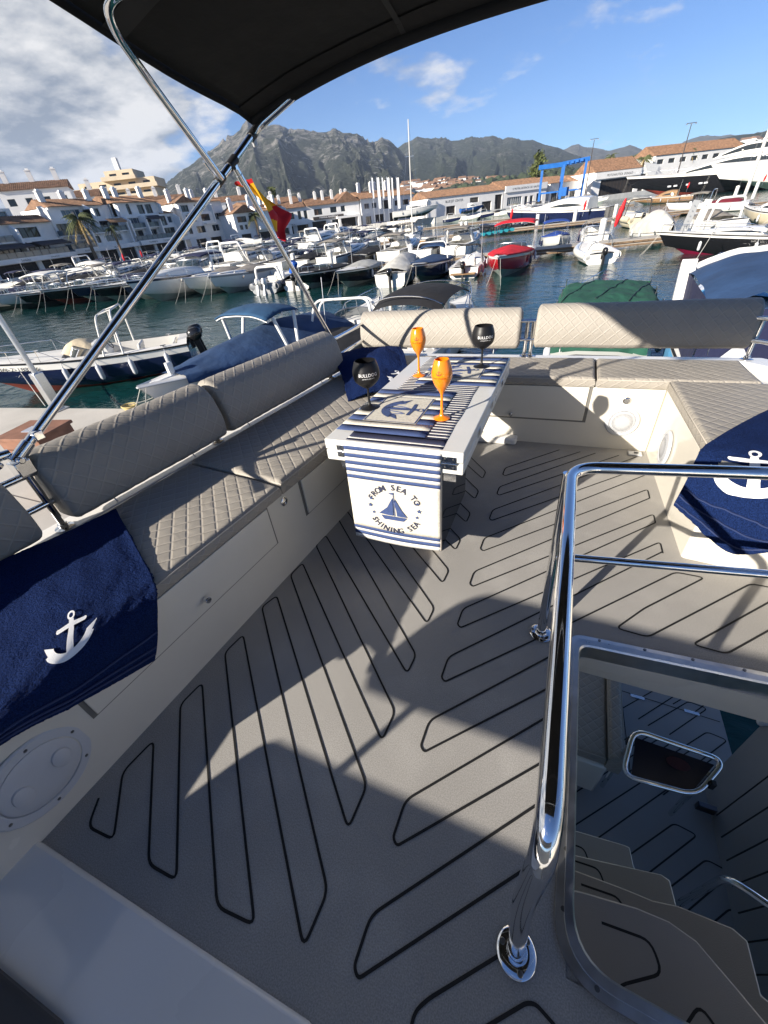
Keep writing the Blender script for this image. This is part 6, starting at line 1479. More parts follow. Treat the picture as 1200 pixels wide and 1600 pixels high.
g = G(); g.obox((1.36, 1.52, ZC + .05), (.10, .03, .07)); part('drain_bracket', g, mat('dark_metal', (.12, .12, .13), .3, 1.0), yacht, None, .004)
# hull under the cockpit
hs = []
for t, b, zs in ((-9.5, .05, -1.2), (-8, 1.1, -1.4), (-6, 1.75, -1.7), (-3, 2.0, -2.0), (0, 2.02, -2.06), (2.9, 1.95, -2.06)):
    hs.append([(-b, t, zs), (-b * .93, t, -3.0), (-b * .8, t, -3.75), (b * .8 * .8, t, -3.75), (b * .93 * .8, t, -3.0), (b * .8, t, zs)])
g = G(); g.loft(hs); part('hull', g, gelw, yacht, 40)
g = G(); g.box(-1.9, 1.5, -6, -.35, -2.05, -.18); part('deckhouse', g, gelw, yacht, 30, .1)

# ---- rails: companionway guard and flybridge pulpit
ry, rz = 1.06, .675
g = G()
g.tube(fillet([(.119, .168, .0), (.083, .168, .40), (.078, .172, rz), (.086, ry, rz), (.56, 1.12, rz + .012), (1.5, 1.2, rz + .03)], [0, .3, .075, .075, .3, 0], 10), .0165, 24)
gr = part('guard_rail', g, steel, yacht, 60)
g = G(); g.tube([(.107, 1.006, 0), (.083, ry + .0, rz - .02)], .0155, 18); part('rail_post', g, steel, gr, 60)
g = G(); g.tube([(.098, 1.03, .365), (.62, 1.075, .40), (1.5, 1.15, .44)], .0125, 16); part('mid_rail', g, steel, gr, 60)
for c in ((.119, .168), (.107, 1.006)):
    g = G(); g.lathe([(0, .0005), (.040, .0005), (.040, .005), (.036, .008), (.022, .009), (.021, .022), (.0165, .024)], (c[0], c[1], 0), 32); fl = part('post_flange', g, steel, gr, 40)
    for k in range(3):
        an = R(120 * k + 50); g = G(); g.lathe([(0, .0085), (.006, .0085), (.005, .0105), (0, .011)], (c[0] + .03 * math.cos(an), c[1] + .03 * math.sin(an), 0), 12); part('screw', g, MATS['screw_steel'], fl, 40)
RXo = .05
def rp(y, z): return (cxp(y) - RXo - .01, y, z)
for z, nm in ((.675, 'top_rail'), (.555, 'lower_rail')):
    g = G()
    g.tube(fillet([rp(-1.5, z), rp(2.62, z), (-1.50, 3.085, z), (1.02, 3.085, z), (1.36, 2.75, z), (1.48, 1.0, z), (1.48, -1.5, z)], [0, .10, .05, .08, .1, .1, 0], 8), .0125, 14)
    part(nm, g, steel, yacht, 60)
for p in [rp(-.5, 0), rp(.585, 0), rp(1.36, 0), rp(2.45, 0), (-1.49, 3.085, 0), (-.185, 3.085, 0), (-.225, 3.085, 0), (1.07, 3.085, 0), (1.47, 1.4, 0)]:
    g = G(); g.tube([(p[0], p[1], .438), (p[0], p[1], .675)], .0125, 12); st = part('rail_stanchion', g, steel, yacht, 60)
    g = G(); g.lathe([(0, .4385), (.033, .4385), (.033, .444), (.018, .448), (.017, .46), (.0125, .462)], (p[0], p[1], 0), 24); part('stanchion_foot', g, steel, st, 40)

# ---- cushions
def qh(u, v, k=1 / (PITCH * math.sqrt(2))):
    def pp(x): x = x % 1.0; return min(x, 1 - x)
    a, b = pp((u + v) * k), pp((u - v) * k); d = min(a, b) * PITCH
    return min(1.0, d / .022) ** .6
def cushion(name, label, quad, z0, z1, group, r=.016, hq=.0016, mt=None, frame='B'):
    q = [Vector((x, y, 0)) for x, y in quad]
    Lu = ((q[1] - q[0]).length + (q[2] - q[3]).length) / 2; Lv = ((q[3] - q[0]).length + (q[2] - q[1]).length) / 2
    eu, ev = (q[1] - q[0]).normalized(), (q[3] - q[0]).normalized()
    nu, nv = max(4, int(Lu / .009)), max(4, int(Lv / .009))
    c = sum(q, Vector()) / 4
    loc = Vector((c.x, c.y, z0))
    def P(u, v): return (q[0] * (1 - u) + q[1] * u) * (1 - v) + (q[3] * (1 - u) + q[2] * u) * v
    def top(u, v):
        p = P(u, v); e = min(u * Lu, (1 - u) * Lu, v * Lv, (1 - v) * Lv)
        dz = 0 if e >= r else r - math.sqrt(max(0, r * r - (r - e) ** 2))
        sag = .004 * math.sin(math.pi * u) * math.sin(math.pi * v) + .003 * noise.noise(p * 4)
        return Vector((p.x, p.y, z1 - dz + sag - hq + hq * qh(p.x, p.y) * min(1, e / .02)))
    g = G(); g.grid(top, nu, nv, uvfn=lambda u, v: (P(u, v).x, P(u, v).y))
    for a, b, L in ((0, 1, Lu), (1, 2, Lv), (2, 3, Lu), (3, 0, Lv)):
        nn = max(4, int(L / .011))
        def side(t, w, a=a, b=b):
            p = q[a] * (1 - t) + q[b] * t; zt = z1 - r - hq; o = (p - c).normalized() * (.004 * math.sin(math.pi * w))
            return Vector((p.x + o.x, p.y + o.y, zt + (z0 - zt) * w))
        g.grid(side, nn, 5, uvfn=lambda t, w, L=L: (t * L, w * (z1 - z0) + .013))
    o = part(name, g, mt or quilt, None, 60, loc=loc, frame=frame); tag(o, label, 'cushion', group)
    for z_, ri in ((z1 - r * .55, .0028),):
        gg = G(); gg.tube([(q[i].x + (q[i] - c).normalized().x * -.003, q[i].y + (q[i] - c).normalized().y * -.003, z_ - .004) for i in range(4)], ri, 6, closed=True)
        part('piping', gg, welt, o, 60)
    return o
ZS0, ZS1 = .3975, .453
SG = 'quilted seat cushions of the settee'
def sx(y): return cxp(y) + .004
def fr(y): return fx(y) + .012
cushion('seat_cushion', 'quilted taupe seat cushion under the navy towel, nearest on the left bench', [(sx(-.22), -.22), (fr(-.22), -.22), (fr(1.058), 1.058), (sx(1.125), 1.125)], ZS0, ZS1 - .004, SG)
cushion('seat_cushion', 'quilted taupe seat cushion on the left bench beside the white table', [(sx(1.133), 1.133), (fr(1.068), 1.068), (fr(2.47), 2.47), (sx(2.55), 2.55)], ZS0, ZS1 + .005, SG)
cushion('seat_cushion', 'quilted taupe seat cushion in the far left corner behind the table', [(-1.43, 2.56), (-.86, 2.48), (-.50, 2.59), (-.50, 3.03), (-1.40, 3.03)][0:1] + [(-.86, 2.56), (-.86, 3.025), (-1.40, 3.025)], ZS0, ZS1, SG)
cushion('seat_cushion', 'sunlit quilted seat cushion above the rear locker door right of the table', [(-.853, 2.572), (.232, 2.592), (.240, 3.025), (-.853, 3.025)], ZS0, ZS1, SG)
cushion('seat_cushion', 'half shaded quilted seat cushion in the rear right corner above the speakers', [(.242, 2.592), (.606, 2.605), (1.13, 2.49), (1.04, 3.025)][0:1] + [(.60, 2.50), (1.22, 2.49), (1.04, 3.025)][0:0] + [(.606, 2.598), (1.22, 2.46), (1.02, 3.02)][0:0] + [(1.02, 2.60), (1.02, 3.025), (.25, 3.025)], ZS0, ZS1, SG)
cushion('seat_cushion', 'shaded quilted seat cushion of the right hand bench under the anchor towel', [(.604, 2.59), (.628, 1.60), (1.36, 1.56), (1.26, 2.59)], ZS0, ZS1, SG)

def backrest(label, a, b, inward, z0, z1, th, lean=.03):
    a, b = Vector(a), Vector(b); d = (b - a); L = d.length; d.normalize(); w = Vector(inward).normalized()
    # closed profile in (w, z): face in, round top, back, round bottom
    H = z1 - z0; rt_ = th * .5; rb = .03; prof = []
    def add(x, z): prof.append(Vector((x, z)))
    N = 22
    for k in range(N + 1):
        t = k / N; add(th / 2 - lean * (1 - t) * .0 + .012 * math.sin(math.pi * t), rb + (H - rb - rt_) * t)
    for k in range(1, 13):
        an = math.pi * k / 13; add(math.cos(an) * th / 2, H - rt_ + math.sin(an) * rt_)
    for k in range(N + 1):
        t = k / N; add(-th / 2, H - rt_ - (H - rb - rt_) * t)
    for k in range(1, 9):
        an = math.pi * k / 9; add(-math.cos(an) * th / 2, rb - math.sin(an) * rb)
    prof = [Vector((p.x - lean * (p.y / H), p.y)) for p in prof]
    n = len(prof); arc = [0.0]
    for i in range(1, n): arc.append(arc[-1] + (prof[i] - prof[i - 1]).length)
    nl = int(L / .010); g = G(); c = sum(prof, Vector((0, 0))) / n
    vs, uvs = [], []
    xs = [0, .004, .012] + [.02 + (L - .04) * i / nl for i in range(nl + 1)] + [L - .012, L - .004, L]
    for x in xs:
        e = min(x, L - x); k = 1 - (.012 / th * 2) * max(0, 1 - e / .02) ** 2
        for i, p in enumerate(prof):
            nr = (prof[(i + 1) % n] - prof[i - 1]); nr = Vector((nr.y, -nr.x)).normalized()
            q_ = c + (p - c) * k + nr * (.0018 * qh(x, arc[i]) * min(1, e / .02))
            pos = a + d * x + w * q_.x; vs.append(Vector((pos.x, pos.y, z0 + q_.y + .004 * noise.noise(Vector((x * 3, q_.y * 4, a.x))))))
            uvs.append((x, arc[i]))
    fs = [(i * n + k, i * n + (k + 1) % n, (i + 1) * n + (k + 1) % n, (i + 1) * n + k) for i in range(len(xs) - 1) for k in range(n)]
    g.add(vs, fs + [tuple(range(n - 1, -1, -1)), tuple((len(xs) - 1) * n + k for k in range(n))], 0, uvs)
    # flip check is left to the renderer: both sides shade alike
    m = (a + b) / 2
    o = part('backrest', g, quilt, None, 60, loc=(m.x, m.y, z0), frame='B'); tag(o, label, 'backrest', 'quilted roll backrests on the flybridge rails')
    for x in (.18, L - .18):
        gg = G(); p0 = a + d * x
        gg.tube([(p0 + w * (.0)).to_3d() + Vector((0, 0, z0 + .004)), (p0 + w * (-.01)).to_3d() + Vector((0, 0, z0 - .02)), (p0 + w * .008).to_3d() + Vector((0, 0, z0 - .04))], .003, 6)
        part('strap_end', gg, plastic, o, 60)
    return o
def bp(y): return (cxp(y) - .045, y, 0)
BI = (1, -.0797, 0)
backrest('quilted roll backrest nearest on the left rail, behind the big navy towel', bp(-1.31), bp(.500), BI, .476, .742, .175)
backrest('quilted roll backrest on the left rail just right of the awning pole foot', bp(.605), bp(1.375), BI, .476, .742, .175)
backrest('longest quilted roll backrest on the left rail, ending beside the blue towel', bp(1.405), bp(2.50), BI, .476, .742, .175)
backrest('sunlit quilted roll backrest on the rear rail behind the table glasses', (-1.515, 3.105, 0), (-.268, 3.105, 0), (0, -1, 0), .492, .755, .13)
backrest('shaded quilted roll backrest on the rear rail at the right', (-.17, 3.105, 0), (1.052, 3.105, 0), (0, -1, 0), .500, .768, .13)

# ---- helm bench forward of the camera (out of frame; its shadow falls across the sole)
hb = thing('helm_bench', 'white helm bench with taupe roll backrest forward of the companionway', 'bench', (-.6, -1.0, 0), 'B')
g = G(); g.box(-1.435, .75, -1.25, -.95, .0, .60); part('bench_base', g, gel, hb, 30, .04, seg=3)
g = G(); g.box(-1.62, -1.20, -1.24, -.30, .056, .33); part('sun_block_box', g, dark_vinyl, hb, 30, .02)  # added box, out of view, keeps the sun off the forward sill
g = G(); secs = []
for x in [-1.42, -1.40, -1.37] + [-1.2 + .3 * i for i in range(7)] + [.78, .82, .85]:
    e = min(x + 1.42, .85 - x); k = 1 - .25 * max(0, 1 - e / .07) ** 2
    secs.append([(x, -1.0 + math.cos(R(t)) * .06 * k, .84 + math.sin(R(t)) * .125 * k) for t in range(0, 360, 24)])
g.loft(secs); part('bench_backrest', g, quilt, hb, 60)
for x in (-1.2, .6):
    g = G(); g.tube([(x, -1.02, .58), (x, -1.0, .80)], .0125, 10); part('bench_bracket', g, steel, hb, 60)
# ================================================================ TABLE, CLOTHS, GLASSES, TOWELS, AWNING, FLAG
tab_m = mat('table_laminate', (.66, .655, .62), .28, var=(4, .04), coat=.2)
tb = thing('folding_table', 'white folding cockpit table standing between the benches under striped cloths', 'table', (-.52, 1.7, 0), 'B')
X0, X1, Y0, Y1 = -.793, -.242, 1.176, 2.360
g = G(); g.box(X0, X1, Y0, Y1, .578, .620); part('table_top', g, tab_m, tb, 30, .004)
g = G(); g.box(X0, X1, Y0 + .002, Y1, .530, .574); part('table_leaf', g, tab_m, tb, 30, .004)
ped = mat('mirror_panel', (.16, .165, .17), .06, .85)
g = G(); g.box(-.640, -.366, 1.352, 1.86, .0, .529); pd = part('pedestal', g, ped, tb, 30, .004)
g = G(); g.box(-.645, -.364, 1.338, 1.3515, .0005, .529); part('pedestal_trim', g, mat('beige_trim', (.55, .50, .43), .5), pd, 30, .003)
for hx in (-.715, -.292):
    g = G(); g.obox((hx, Y0 - .0015, .590), (.052, .003, .022)); h = part('hinge', g, steel, tb, 30, .001)
    g = G(); g.obox((hx, Y0 - .0015, .561), (.052, .003, .022)); part('hinge_leaf', g, steel, h, 30, .001)
    g = G(); g.tube([(hx - .027, Y0 - .004, .5755), (hx + .027, Y0 - .004, .5755)], .004, 8); part('hinge_pin', g, steel, h, 50)
    g = G(); g.obox((hx, Y0 + .012, .512), (.046, .004, .034)); part('hinge_tab', g, steel, h, 30)
    for sx_ in (-.015, .015):
        for z_ in (.592, .559):
            g = G(); g.lathe([(0, 0), (.0035, 0), (.003, .0015), (0, .002)], (hx + sx_, Y0 - .003, z_), 8, RXm); part('screw', g, MATS['screw_steel'], h, 40)
for yy in (1.45, 1.75, 2.05):
    g = G(); g.obox((X1 + .001, yy, .576), (.004, .05, .03)); part('side_clip', g, steel, tb, 30)
g = G(); g.box(X1 - .30, X1 - .02, 2.04, 2.08, .50, .529); part('brace', g, steel, tb, 30)

linen = mat('cream_linen', (.60, .57, .49), .9, var=(90, .16, 4), bump=[(1100, .5, .0008), (12, .06, .004)])
blue_print = mat('navy_print', (.045, .075, .19), .9, var=(160, .25, 4), bump=[(1100, .5, .0008)])
dk_print = mat('dark_navy_print', (.018, .022, .055), .9, var=(160, .2, 4), bump=[(1100, .5, .0008)])
white_c = mat('white_linen', (.64, .63, .60), .9, var=(90, .12, 4), bump=[(1100, .5, .0008)])
# runner: lies along the table and hangs over its near end
RX0, RX1 = -.706, -.322
Ltop = 2.352 - Y0; Lh = .462
def run_pt(u, s):
    x = RX0 + (RX1 - RX0) * u
    if s <= Ltop:
        y = 2.352 - s; z = .6212 + .0006 * math.sin(y * 40 + u * 5)
        if s > Ltop - .012: z -= (s - Ltop + .012) ** 2 * 25
        return Vector((x + .002 * math.sin(y * 17), y, z))
    t = s - Ltop; w = t / Lh
    x = RX0 - .004 * w + (RX1 + .003 * w - RX0) * u
    if w > .9: t += (w - .9) * .25 * math.sin(u * 3.1) * .05
    return Vector((x, Y0 - .0068 - .004 * math.sin(min(1, w * 4) * 1.57) - w * .008 * math.sin(u * 4.2 + .6), .6172 - t + .006 * math.sin(u * 5 + 1) * w * w))
stripes = []  # (s0, s1, material)
s = 0.0; k = 0
while s < Ltop - .09:
    stripes.append((s, s + .0125, 2 if k % 2 == 0 else 3)); s += .0125; k += 1
stripes.append((s, Ltop - .045, 2)); stripes.append((Ltop - .045, Ltop - .030, 3)); stripes.append((Ltop - .030, Ltop - .012, 2)); stripes.append((Ltop - .012, Ltop + .012, 3))
h = Ltop + .012; bw_ = .0155
for k in range(9):
    stripes.append((h, h + bw_, 1 if k % 2 == 0 else 3)); h += bw_
e = Ltop + Lh
stripes.append((h, e - .068, 0))
h = e - .068
for k, w in enumerate((.016, .013, .018, .021)):
    stripes.append((h, h + w, 1 if k % 2 == 0 else 3)); h += w
g = G(); NU = 26
for s0, s1, m_ in stripes:
    nn = max(1, int((s1 - s0) / .016))
    g.grid(lambda u, v: run_pt(u, s0 + (s1 - s0) * v), NU, nn, m_)
o = part('table_runner', g, [linen, blue_print, dk_print, white_c], None, 80, loc=(-.515, 1.76, .62), frame='B')
sol = o.modifiers.new('thick', 'SOLIDIFY'); sol.thickness = .0012; sol.offset = 1
tag(o, 'striped linen table runner with sailboat print hanging over the near table end', 'table runner')
runner = o
# --- flat print helper: text outlines as small meshes
def hang_pt(x, z, off=.0034):   # a point on the hanging face of the runner
    u = (x - RX0) / (RX1 - RX0); p = run_pt(u, Ltop + (.6172 - z))
    return Vector((x, p.y - off, z))
ink = mat('dark_ink', (.03, .035, .07), .85)
CX, CZ = -.512, .338
g = G()
for word, a0, a1, top in (('FROM SEA TO', 152, 28, True), ('SHINING SEA', 212, 328, False)):
    n = len(word)
    for i, ch in enumerate(word):
        if ch == ' ': continue
        an = R(a0 + (a1 - a0) * i / (n - 1)); vs, fs = text_poly(ch, .037, .012)
        rr = .096 if top else .118
        rot = an - R(90) if top else an + R(90)
        pts = []
        for v in vs:
            x = v.x * .95; y = v.y - (0 if top else 0)
            px = CX + math.cos(an) * rr + x * math.cos(rot) - y * math.sin(rot); pz = CZ + math.sin(an) * rr + x * math.sin(rot) + y * math.cos(rot)
            pts.append(hang_pt(px, pz))
        g.add(pts, fs)
part('lettering', g, ink, runner, None)
def star(cx, cz, r):
    return [(cx + math.cos(R(90 + 36 * k)) * (r if k % 2 == 0 else r * .42), cz + math.sin(R(90 + 36 * k)) * (r if k % 2 == 0 else r * .42)) for k in range(10)]
g = G()
for dx, dz, r in ((-.098, .045, .009), (-.104, .012, .012), (-.092, -.022, .009), (.098, .045, .009), (.104, .010, .012), (.094, -.022, .009)):
    P = star(CX + dx, CZ + dz, r); c = hang_pt(CX + dx, CZ + dz)
    g.add([c] + [hang_pt(x, z) for x, z in P], [(0, 1 + i, 1 + (i + 1) % 10) for i in range(10)])
part('star_print', g, blue_print, runner, None)
g = G()
def poly2(P): g.add([hang_pt(CX + x, CZ + z) for x, z in P], [tuple(range(len(P)))])
poly2([(-.004, .062), (-.030, .012), (-.068, -.022), (-.030, -.027), (-.006, -.028)])     # mainsail
poly2([(.004, .058), (.030, .005), (.054, -.030), (.030, -.030), (.010, -.028)])           # jib
poly2([(.000, .052), (.016, .004), (.020, -.026), (.013, -.026), (.002, .030)])            # staysail
poly2([(-.060, -.030), (.052, -.034), (.036, -.052), (-.046, -.050)])                      # hull
poly2([(-.002, .085), (.001, .085), (.001, -.03), (-.002, -.03)])                          # mast
poly2([(-.002, .085), (-.022, .081), (-.012, .076), (-.002, .075)])                        # pennant
part('sailboat_print', g, blue_print, runner, None)

# --- placemats with an anchor panel
def anchor_polys():
    """outline pieces of an anchor in a unit frame: ring at (0,1), crown at (0,0)"""
    P = []
    def arc(cx, cy, r0, r1, a0, a1, n):
        o = [(cx + math.cos(R(a0 + (a1 - a0) * k / n)) * r0, cy + math.sin(R(a0 + (a1 - a0) * k / n)) * r0) for k in range(n + 1)]
        i = [(cx + math.cos(R(a0 + (a1 - a0) * k / n)) * r1, cy + math.sin(R(a0 + (a1 - a0) * k / n)) * r1) for k in range(n + 1)]
        return [[o[k], o[k + 1], i[k + 1], i[k]] for k in range(n)]
    P += arc(0, .93, .10, .055, 0, 360, 16)
    P.append([(-.06, .84), (.06, .84), (.075, .45), (.09, .0), (-.09, .0), (-.075, .45)])
    P.append([(-.34, .74), (-.34, .65), (0, .67), (0, .78)]); P.append([(0, .67), (.34, .65), (.34, .74), (0, .78)])
    for s in (-1, 1): P += arc(s * .34, .70, .05, .0, 0, 360, 8)
    P += [[(x * 1.0, y) for x, y in q] for q in arc(0, .52, .64, .43, 205, 335, 16)]
    for s in (-1, 1):
        P.append([(s * .50, .22), (s * .66, .50), (s * .40, .38)]); P.append([(s * .50, .22), (s * .40, .38), (s * .38, .24)])
    P.append([(-.09, .03), (.09, .03), (0, -.12)])
    return P
def placemat(label, x0, x1, y0, y1, z, sq, anc, ax):
    g = G(); n = 9; per = (y1 - y0) / 9
    for k in range(9):
        g.grid(lambda u, v, k=k: Vector((x0 + (x1 - x0) * u, y0 + per * (k + v), z + .0004 * math.sin(9 * u + (k + v) * 1.3) * u * (1 - u) * 4)), 10, 2, 1 if k % 2 == 0 else 0)
    o = part('placemat', g, [linen, blue_print], None, 80, loc=((x0 + x1) / 2, (y0 + y1) / 2, z), frame='B')
    s_ = o.modifiers.new('thick', 'SOLIDIFY'); s_.thickness = .0014; s_.offset = -1
    tag(o, label, 'placemat', 'nautical placemats on the table')
    a0, a1, b0, b1 = sq
    g = G(); g.grid(lambda u, v: Vector((a0 + (a1 - a0) * u, b0 + (b1 - b0) * v, z + .0013 + .0008 * math.sin(9 * u + 3 * v) * u * (1 - u))), 8, 8); part('print_panel', g, linen, o, 80)
    g = G(); pts = [(a0 + .006, b0 + .006), (a1 - .006, b0 + .006), (a1 - .006, b1 - .006), (a0 + .006, b1 - .006)]
    ribbon(g, pts, .005, z + .0026, .001, closed=True)
    part('border_print', g, blue_print, o, None)
    g = G(); c, S = anc, .165
    for q in anchor_polys():
        pp = []
        for x, y in q:
            X_, Y_ = x * S, (y - .4) * S
            ca, sa = math.cos(ax), math.sin(ax)
            pp.append((c[0] + X_ * ca - Y_ * sa, c[1] + X_ * sa + Y_ * ca, z + .0032))
        g.add(pp, [tuple(range(len(pp)))])
    g.tube([(c[0] + (-.02 + .05 * math.sin(t * 1.3)) , c[1] - .06 + .012 * t, z + .003) for t in range(11)], .0016, 5)
    part('anchor_print', g, blue_print, o, None)
    return o
placemat('nearer striped placemat with anchor panel, under the front black goblet', -.783, -.408, 1.262, 1.748, .6250, (-.712, -.478, 1.362, 1.648), (-.590, 1.505), R(-90))
placemat('farther striped placemat with anchor panel, under the rear black goblet', -.645, -.252, 1.853, 2.342, .6256, (-.615, -.340, 1.955, 2.185), (-.470, 2.07), R(-75))

# --- goblets
matte_black = mat('matte_black_plastic', (.010, .010, .011), .42, spec=.4)
orange = mat('orange_acrylic', (.90, .235, .008), .16, coat=.6, spec=.5)
white_ink = mat('white_ink', (.85, .85, .85), .6)
def wrap_text(s, size, c, prof_r, z, face, m_, parent, nm='lettering'):
    vs, fs = text_poly(s, size); g = G(); pts = []
    for v in vs:
        zz = z + v.y; r = prof_r(zz) + .0006; an = face + v.x / r
        pts.append((c[0] + math.cos(an) * r, c[1] + math.sin(an) * r, zz + c[2]))
    g.add(pts, fs); part(nm, g, m_, parent, None)
def interp(prof):
    def f(z):
        for (r0, z0), (r1, z1) in zip(prof, prof[1:]):
            if z0 <= z <= z1 and z1 > z0: return r0 + (r1 - r0) * (z - z0) / (z1 - z0)
        return prof[-1][0]
    return f
def smoothprof(P, n=5):
    out = []
    for i in range(len(P) - 1):
        p0, p1, p2, p3 = P[max(i - 1, 0)], P[i], P[i + 1], P[min(i + 2, len(P) - 1)]
        for k in range(n):
            t = k / n
            out.append(tuple(.5 * (2 * p1[j] + (p2[j] - p0[j]) * t + (2 * p0[j] - 5 * p1[j] + 4 * p2[j] - p3[j]) * t * t + (3 * p1[j] - p0[j] - 3 * p2[j] + p3[j]) * t ** 3) for j in range(2)))
    out.append(P[-1]); return [(max(0, r), z) for r, z in out]
def goblet(label, c, face, kind):
    if kind == 'gin':
        bowl = smoothprof([(.0045, .086), (.026, .098), (.051, .122), (.058, .150), (.054, .178), (.045, .203)])
        stem = [(.0, .0005), (.0425, .0005), (.0425, .002), (.036, .0045), (.014, .010), (.007, .018), (.0052, .03), (.0047, .075), (.0048, .085), (.0065, .088)]
        inner = [(max(0, r - .0022), z + .0012) for r, z in bowl[4:]]; m_ = matte_black
    else:
        bowl = smoothprof([(.0055, .098), (.012, .112), (.028, .136), (.0385, .165), (.0395, .185), (.034, .212), (.0275, .231)])
        stem = [(.0, .0005), (.034, .0005), (.034, .002), (.029, .005), (.012, .011), (.007, .02), (.0055, .04), (.0050, .090), (.0056, .10)]
        inner = [(max(0, r - .002), z + .001) for r, z in bowl[4:]]; m_ = orange
    t = thing('goblet', label, 'goblet', c, 'B', 'goblets on the table')
    g = G(); g.lathe(stem, c, 36); part('stem', g, m_, t, 40)
    g = G(); g.lathe([(0, bowl[0][1] - .001)] + bowl + [(bowl[-1][0] - .0012, bowl[-1][1] + .0008)] + inner[::-1] + [(0, inner[0][1])], c, 44); b = part('bowl', g, m_, t, 50)
    pr = interp(bowl)
    if kind == 'gin':
        wrap_text('BULLDOG', .0185, c, pr, .150, face, white_ink, b)
        wrap_text('LONDON DRY GIN', .0062, c, pr, .1395, face, white_ink, b)
    else:
        wrap_text('Veuve Clicquot', .0085, c, pr, .168, face, mat('brown_ink', (.18, .05, .01), .6), b)
        g = G()
        for q in anchor_polys():
            g.add([(c[0] + math.cos(face + x * .018 / .039) * (pr(.182 + y * .016) + .0005), c[1] + math.sin(face + x * .018 / .039) * (pr(.182 + y * .016) + .0005), c[2] + .182 + y * .016) for x, y in q], [tuple(range(len(q)))])
        part('emblem', g, MATS['brown_ink'], b, None)
    return t
def fc(c, d=0): return math.atan2(-c[1], -c[0]) + d
ZT = .6262
for lab, c, d, kind in (('matte black goblet with white lettering standing at the front left of the table', (-.739, 1.502, ZT), .12, 'gin'),
                        ('matte black goblet with white lettering standing at the far right of the table', (-.369, 2.159, ZT + .0006), .25, 'gin'),
                        ('glossy orange goblet nearest to us, standing right of the front placemat', (-.394, 1.449, ZT - .0025), -.3, 'fizz'),
                        ('glossy orange goblet farther back, standing at the left edge of the runner', (-.660, 1.972, ZT - .0), -.2, 'fizz')):
    goblet(lab, c, fc(c, d), kind)

# --- towels
def patch(q, nu, nv, bulge=0.0, amp=.006, fr_=5.0, seed=0.0):
    q = [Vector(p) for p in q]
    def f(u, v):
        p = (q[0] * (1 - u) + q[1] * u) * (1 - v) + (q[3] * (1 - u) + q[2] * u) * v
        k = noise.noise(Vector((u * fr_ + seed, v * fr_, seed))) * amp + noise.noise(Vector((u * fr_ * 3.1, v * fr_ * 3.1 + seed, 4.4))) * amp * .35
        return p + Vector((k * .4, -k * .2, k)) + Vector((0, 0, bulge * math.sin(math.pi * u) * math.sin(math.pi * v)))
    return f
def towel_surface(rows, amp, seed, ns=96, nt=96):
    """rows: list of polylines (same length) -> smooth Catmull surface S(u,v)"""
    rows = [[Vector(p) for p in r] for r in rows]
    def cr(P, t):
        n = len(P) - 1; x = min(max(t, 0), 1) * n; i = min(int(x), n - 1); f = x - i
        p0, p1, p2, p3 = P[max(i - 1, 0)], P[i], P[i + 1], P[min(i + 2, n)]
        return (p1 * 2 + (p2 - p0) * f + (p0 * 2 - p1 * 5 + p2 * 4 - p3) * f * f + (p1 * 3 - p0 - p2 * 3 + p3) * f ** 3) * .5
    def S(u, v):
        p = cr([cr(r, u) for r in rows], v)
        k = noise.noise(Vector((u * 4 + seed, v * 4, seed))) * amp + noise.noise(Vector((u * 14, v * 14 + seed, 2.2))) * amp * .3
        return p + Vector((k * .5, -k * .3, k))
    return S
def terry(S, nu, nv, e=.0022):
    def f(u, v):
        p = S(u, v); r = noise.noise(p * 260) * .7 + noise.noise(p * 120) * .3
        return p + Vector((0, 0, e * r))
    return f
def towel(name, label, S, nu, nv, loc, frame='B', emblem=None, hems=()):
    g = G(); g.grid(terry(S, nu, nv), nu, nv)
    o = part(name, g, navy_terry, None, 70, loc=loc, frame=frame); tag(o, label, 'towel', 'navy anchor towels')
    nz_ = (S(.51, .6) - S(.5, .6)).cross(S(.5, .61) - S(.5, .6)).dot(Vector((0, 0, 1.25)) - S(.5, .6))
    sm = o.modifiers.new('thick', 'SOLIDIFY'); sm.thickness = .012; sm.offset = 1 if nz_ < 0 else -1
    if emblem:
        (u0, v0), su, sv, rot = emblem; gg = G()
        for q in anchor_polys():
            pts = []
            N = 5
            # refine quads so they follow the cloth
            if len(q) == 3: q = q + [q[2]]
            if len(q) > 4: quads = [[q[0], q[1], q[2], q[5]], [q[5], q[2], q[3], q[4]]]
            else: quads = [q]
            for qq in quads:
                def f(a, b, qq=qq):
                    x = (qq[0][0] * (1 - a) + qq[1][0] * a) * (1 - b) + (qq[3][0] * (1 - a) + qq[2][0] * a) * b
                    y = (qq[0][1] * (1 - a) + qq[1][1] * a) * (1 - b) + (qq[3][1] * (1 - a) + qq[2][1] * a) * b - .42
                    X_ = x * math.cos(rot) - y * math.sin(rot); Y_ = x * math.sin(rot) + y * math.cos(rot)
                    uu, vv = u0 + X_ * su, v0 + Y_ * sv; p = S(uu, vv)
                    du, dv = S(uu + .01, vv) - p, S(uu, vv + .01) - p; n_ = du.cross(dv).normalized()
                    if n_.dot(Vector((0, 0, 1.25)) - p) < 0: n_ = -n_
                    return p + n_ * .0042 + Vector((0, 0, .0005))
                gg.grid(f, 4, 4)
        part('anchor_emblem', gg, white_thread, o, 60)
    for v in hems:
        gg = G(); gg.tube([S(.01 + .98 * k / 40, v) + (Vector((0, 0, 1.25)) - S(.5, v)).normalized() * .004 for k in range(41)], .0035, 6); part('woven_band', gg, mat('navy_band', (.018, .032, .10), .8, bump=[(500, .5, .002)]), o, 60)
    return o
zs = .462
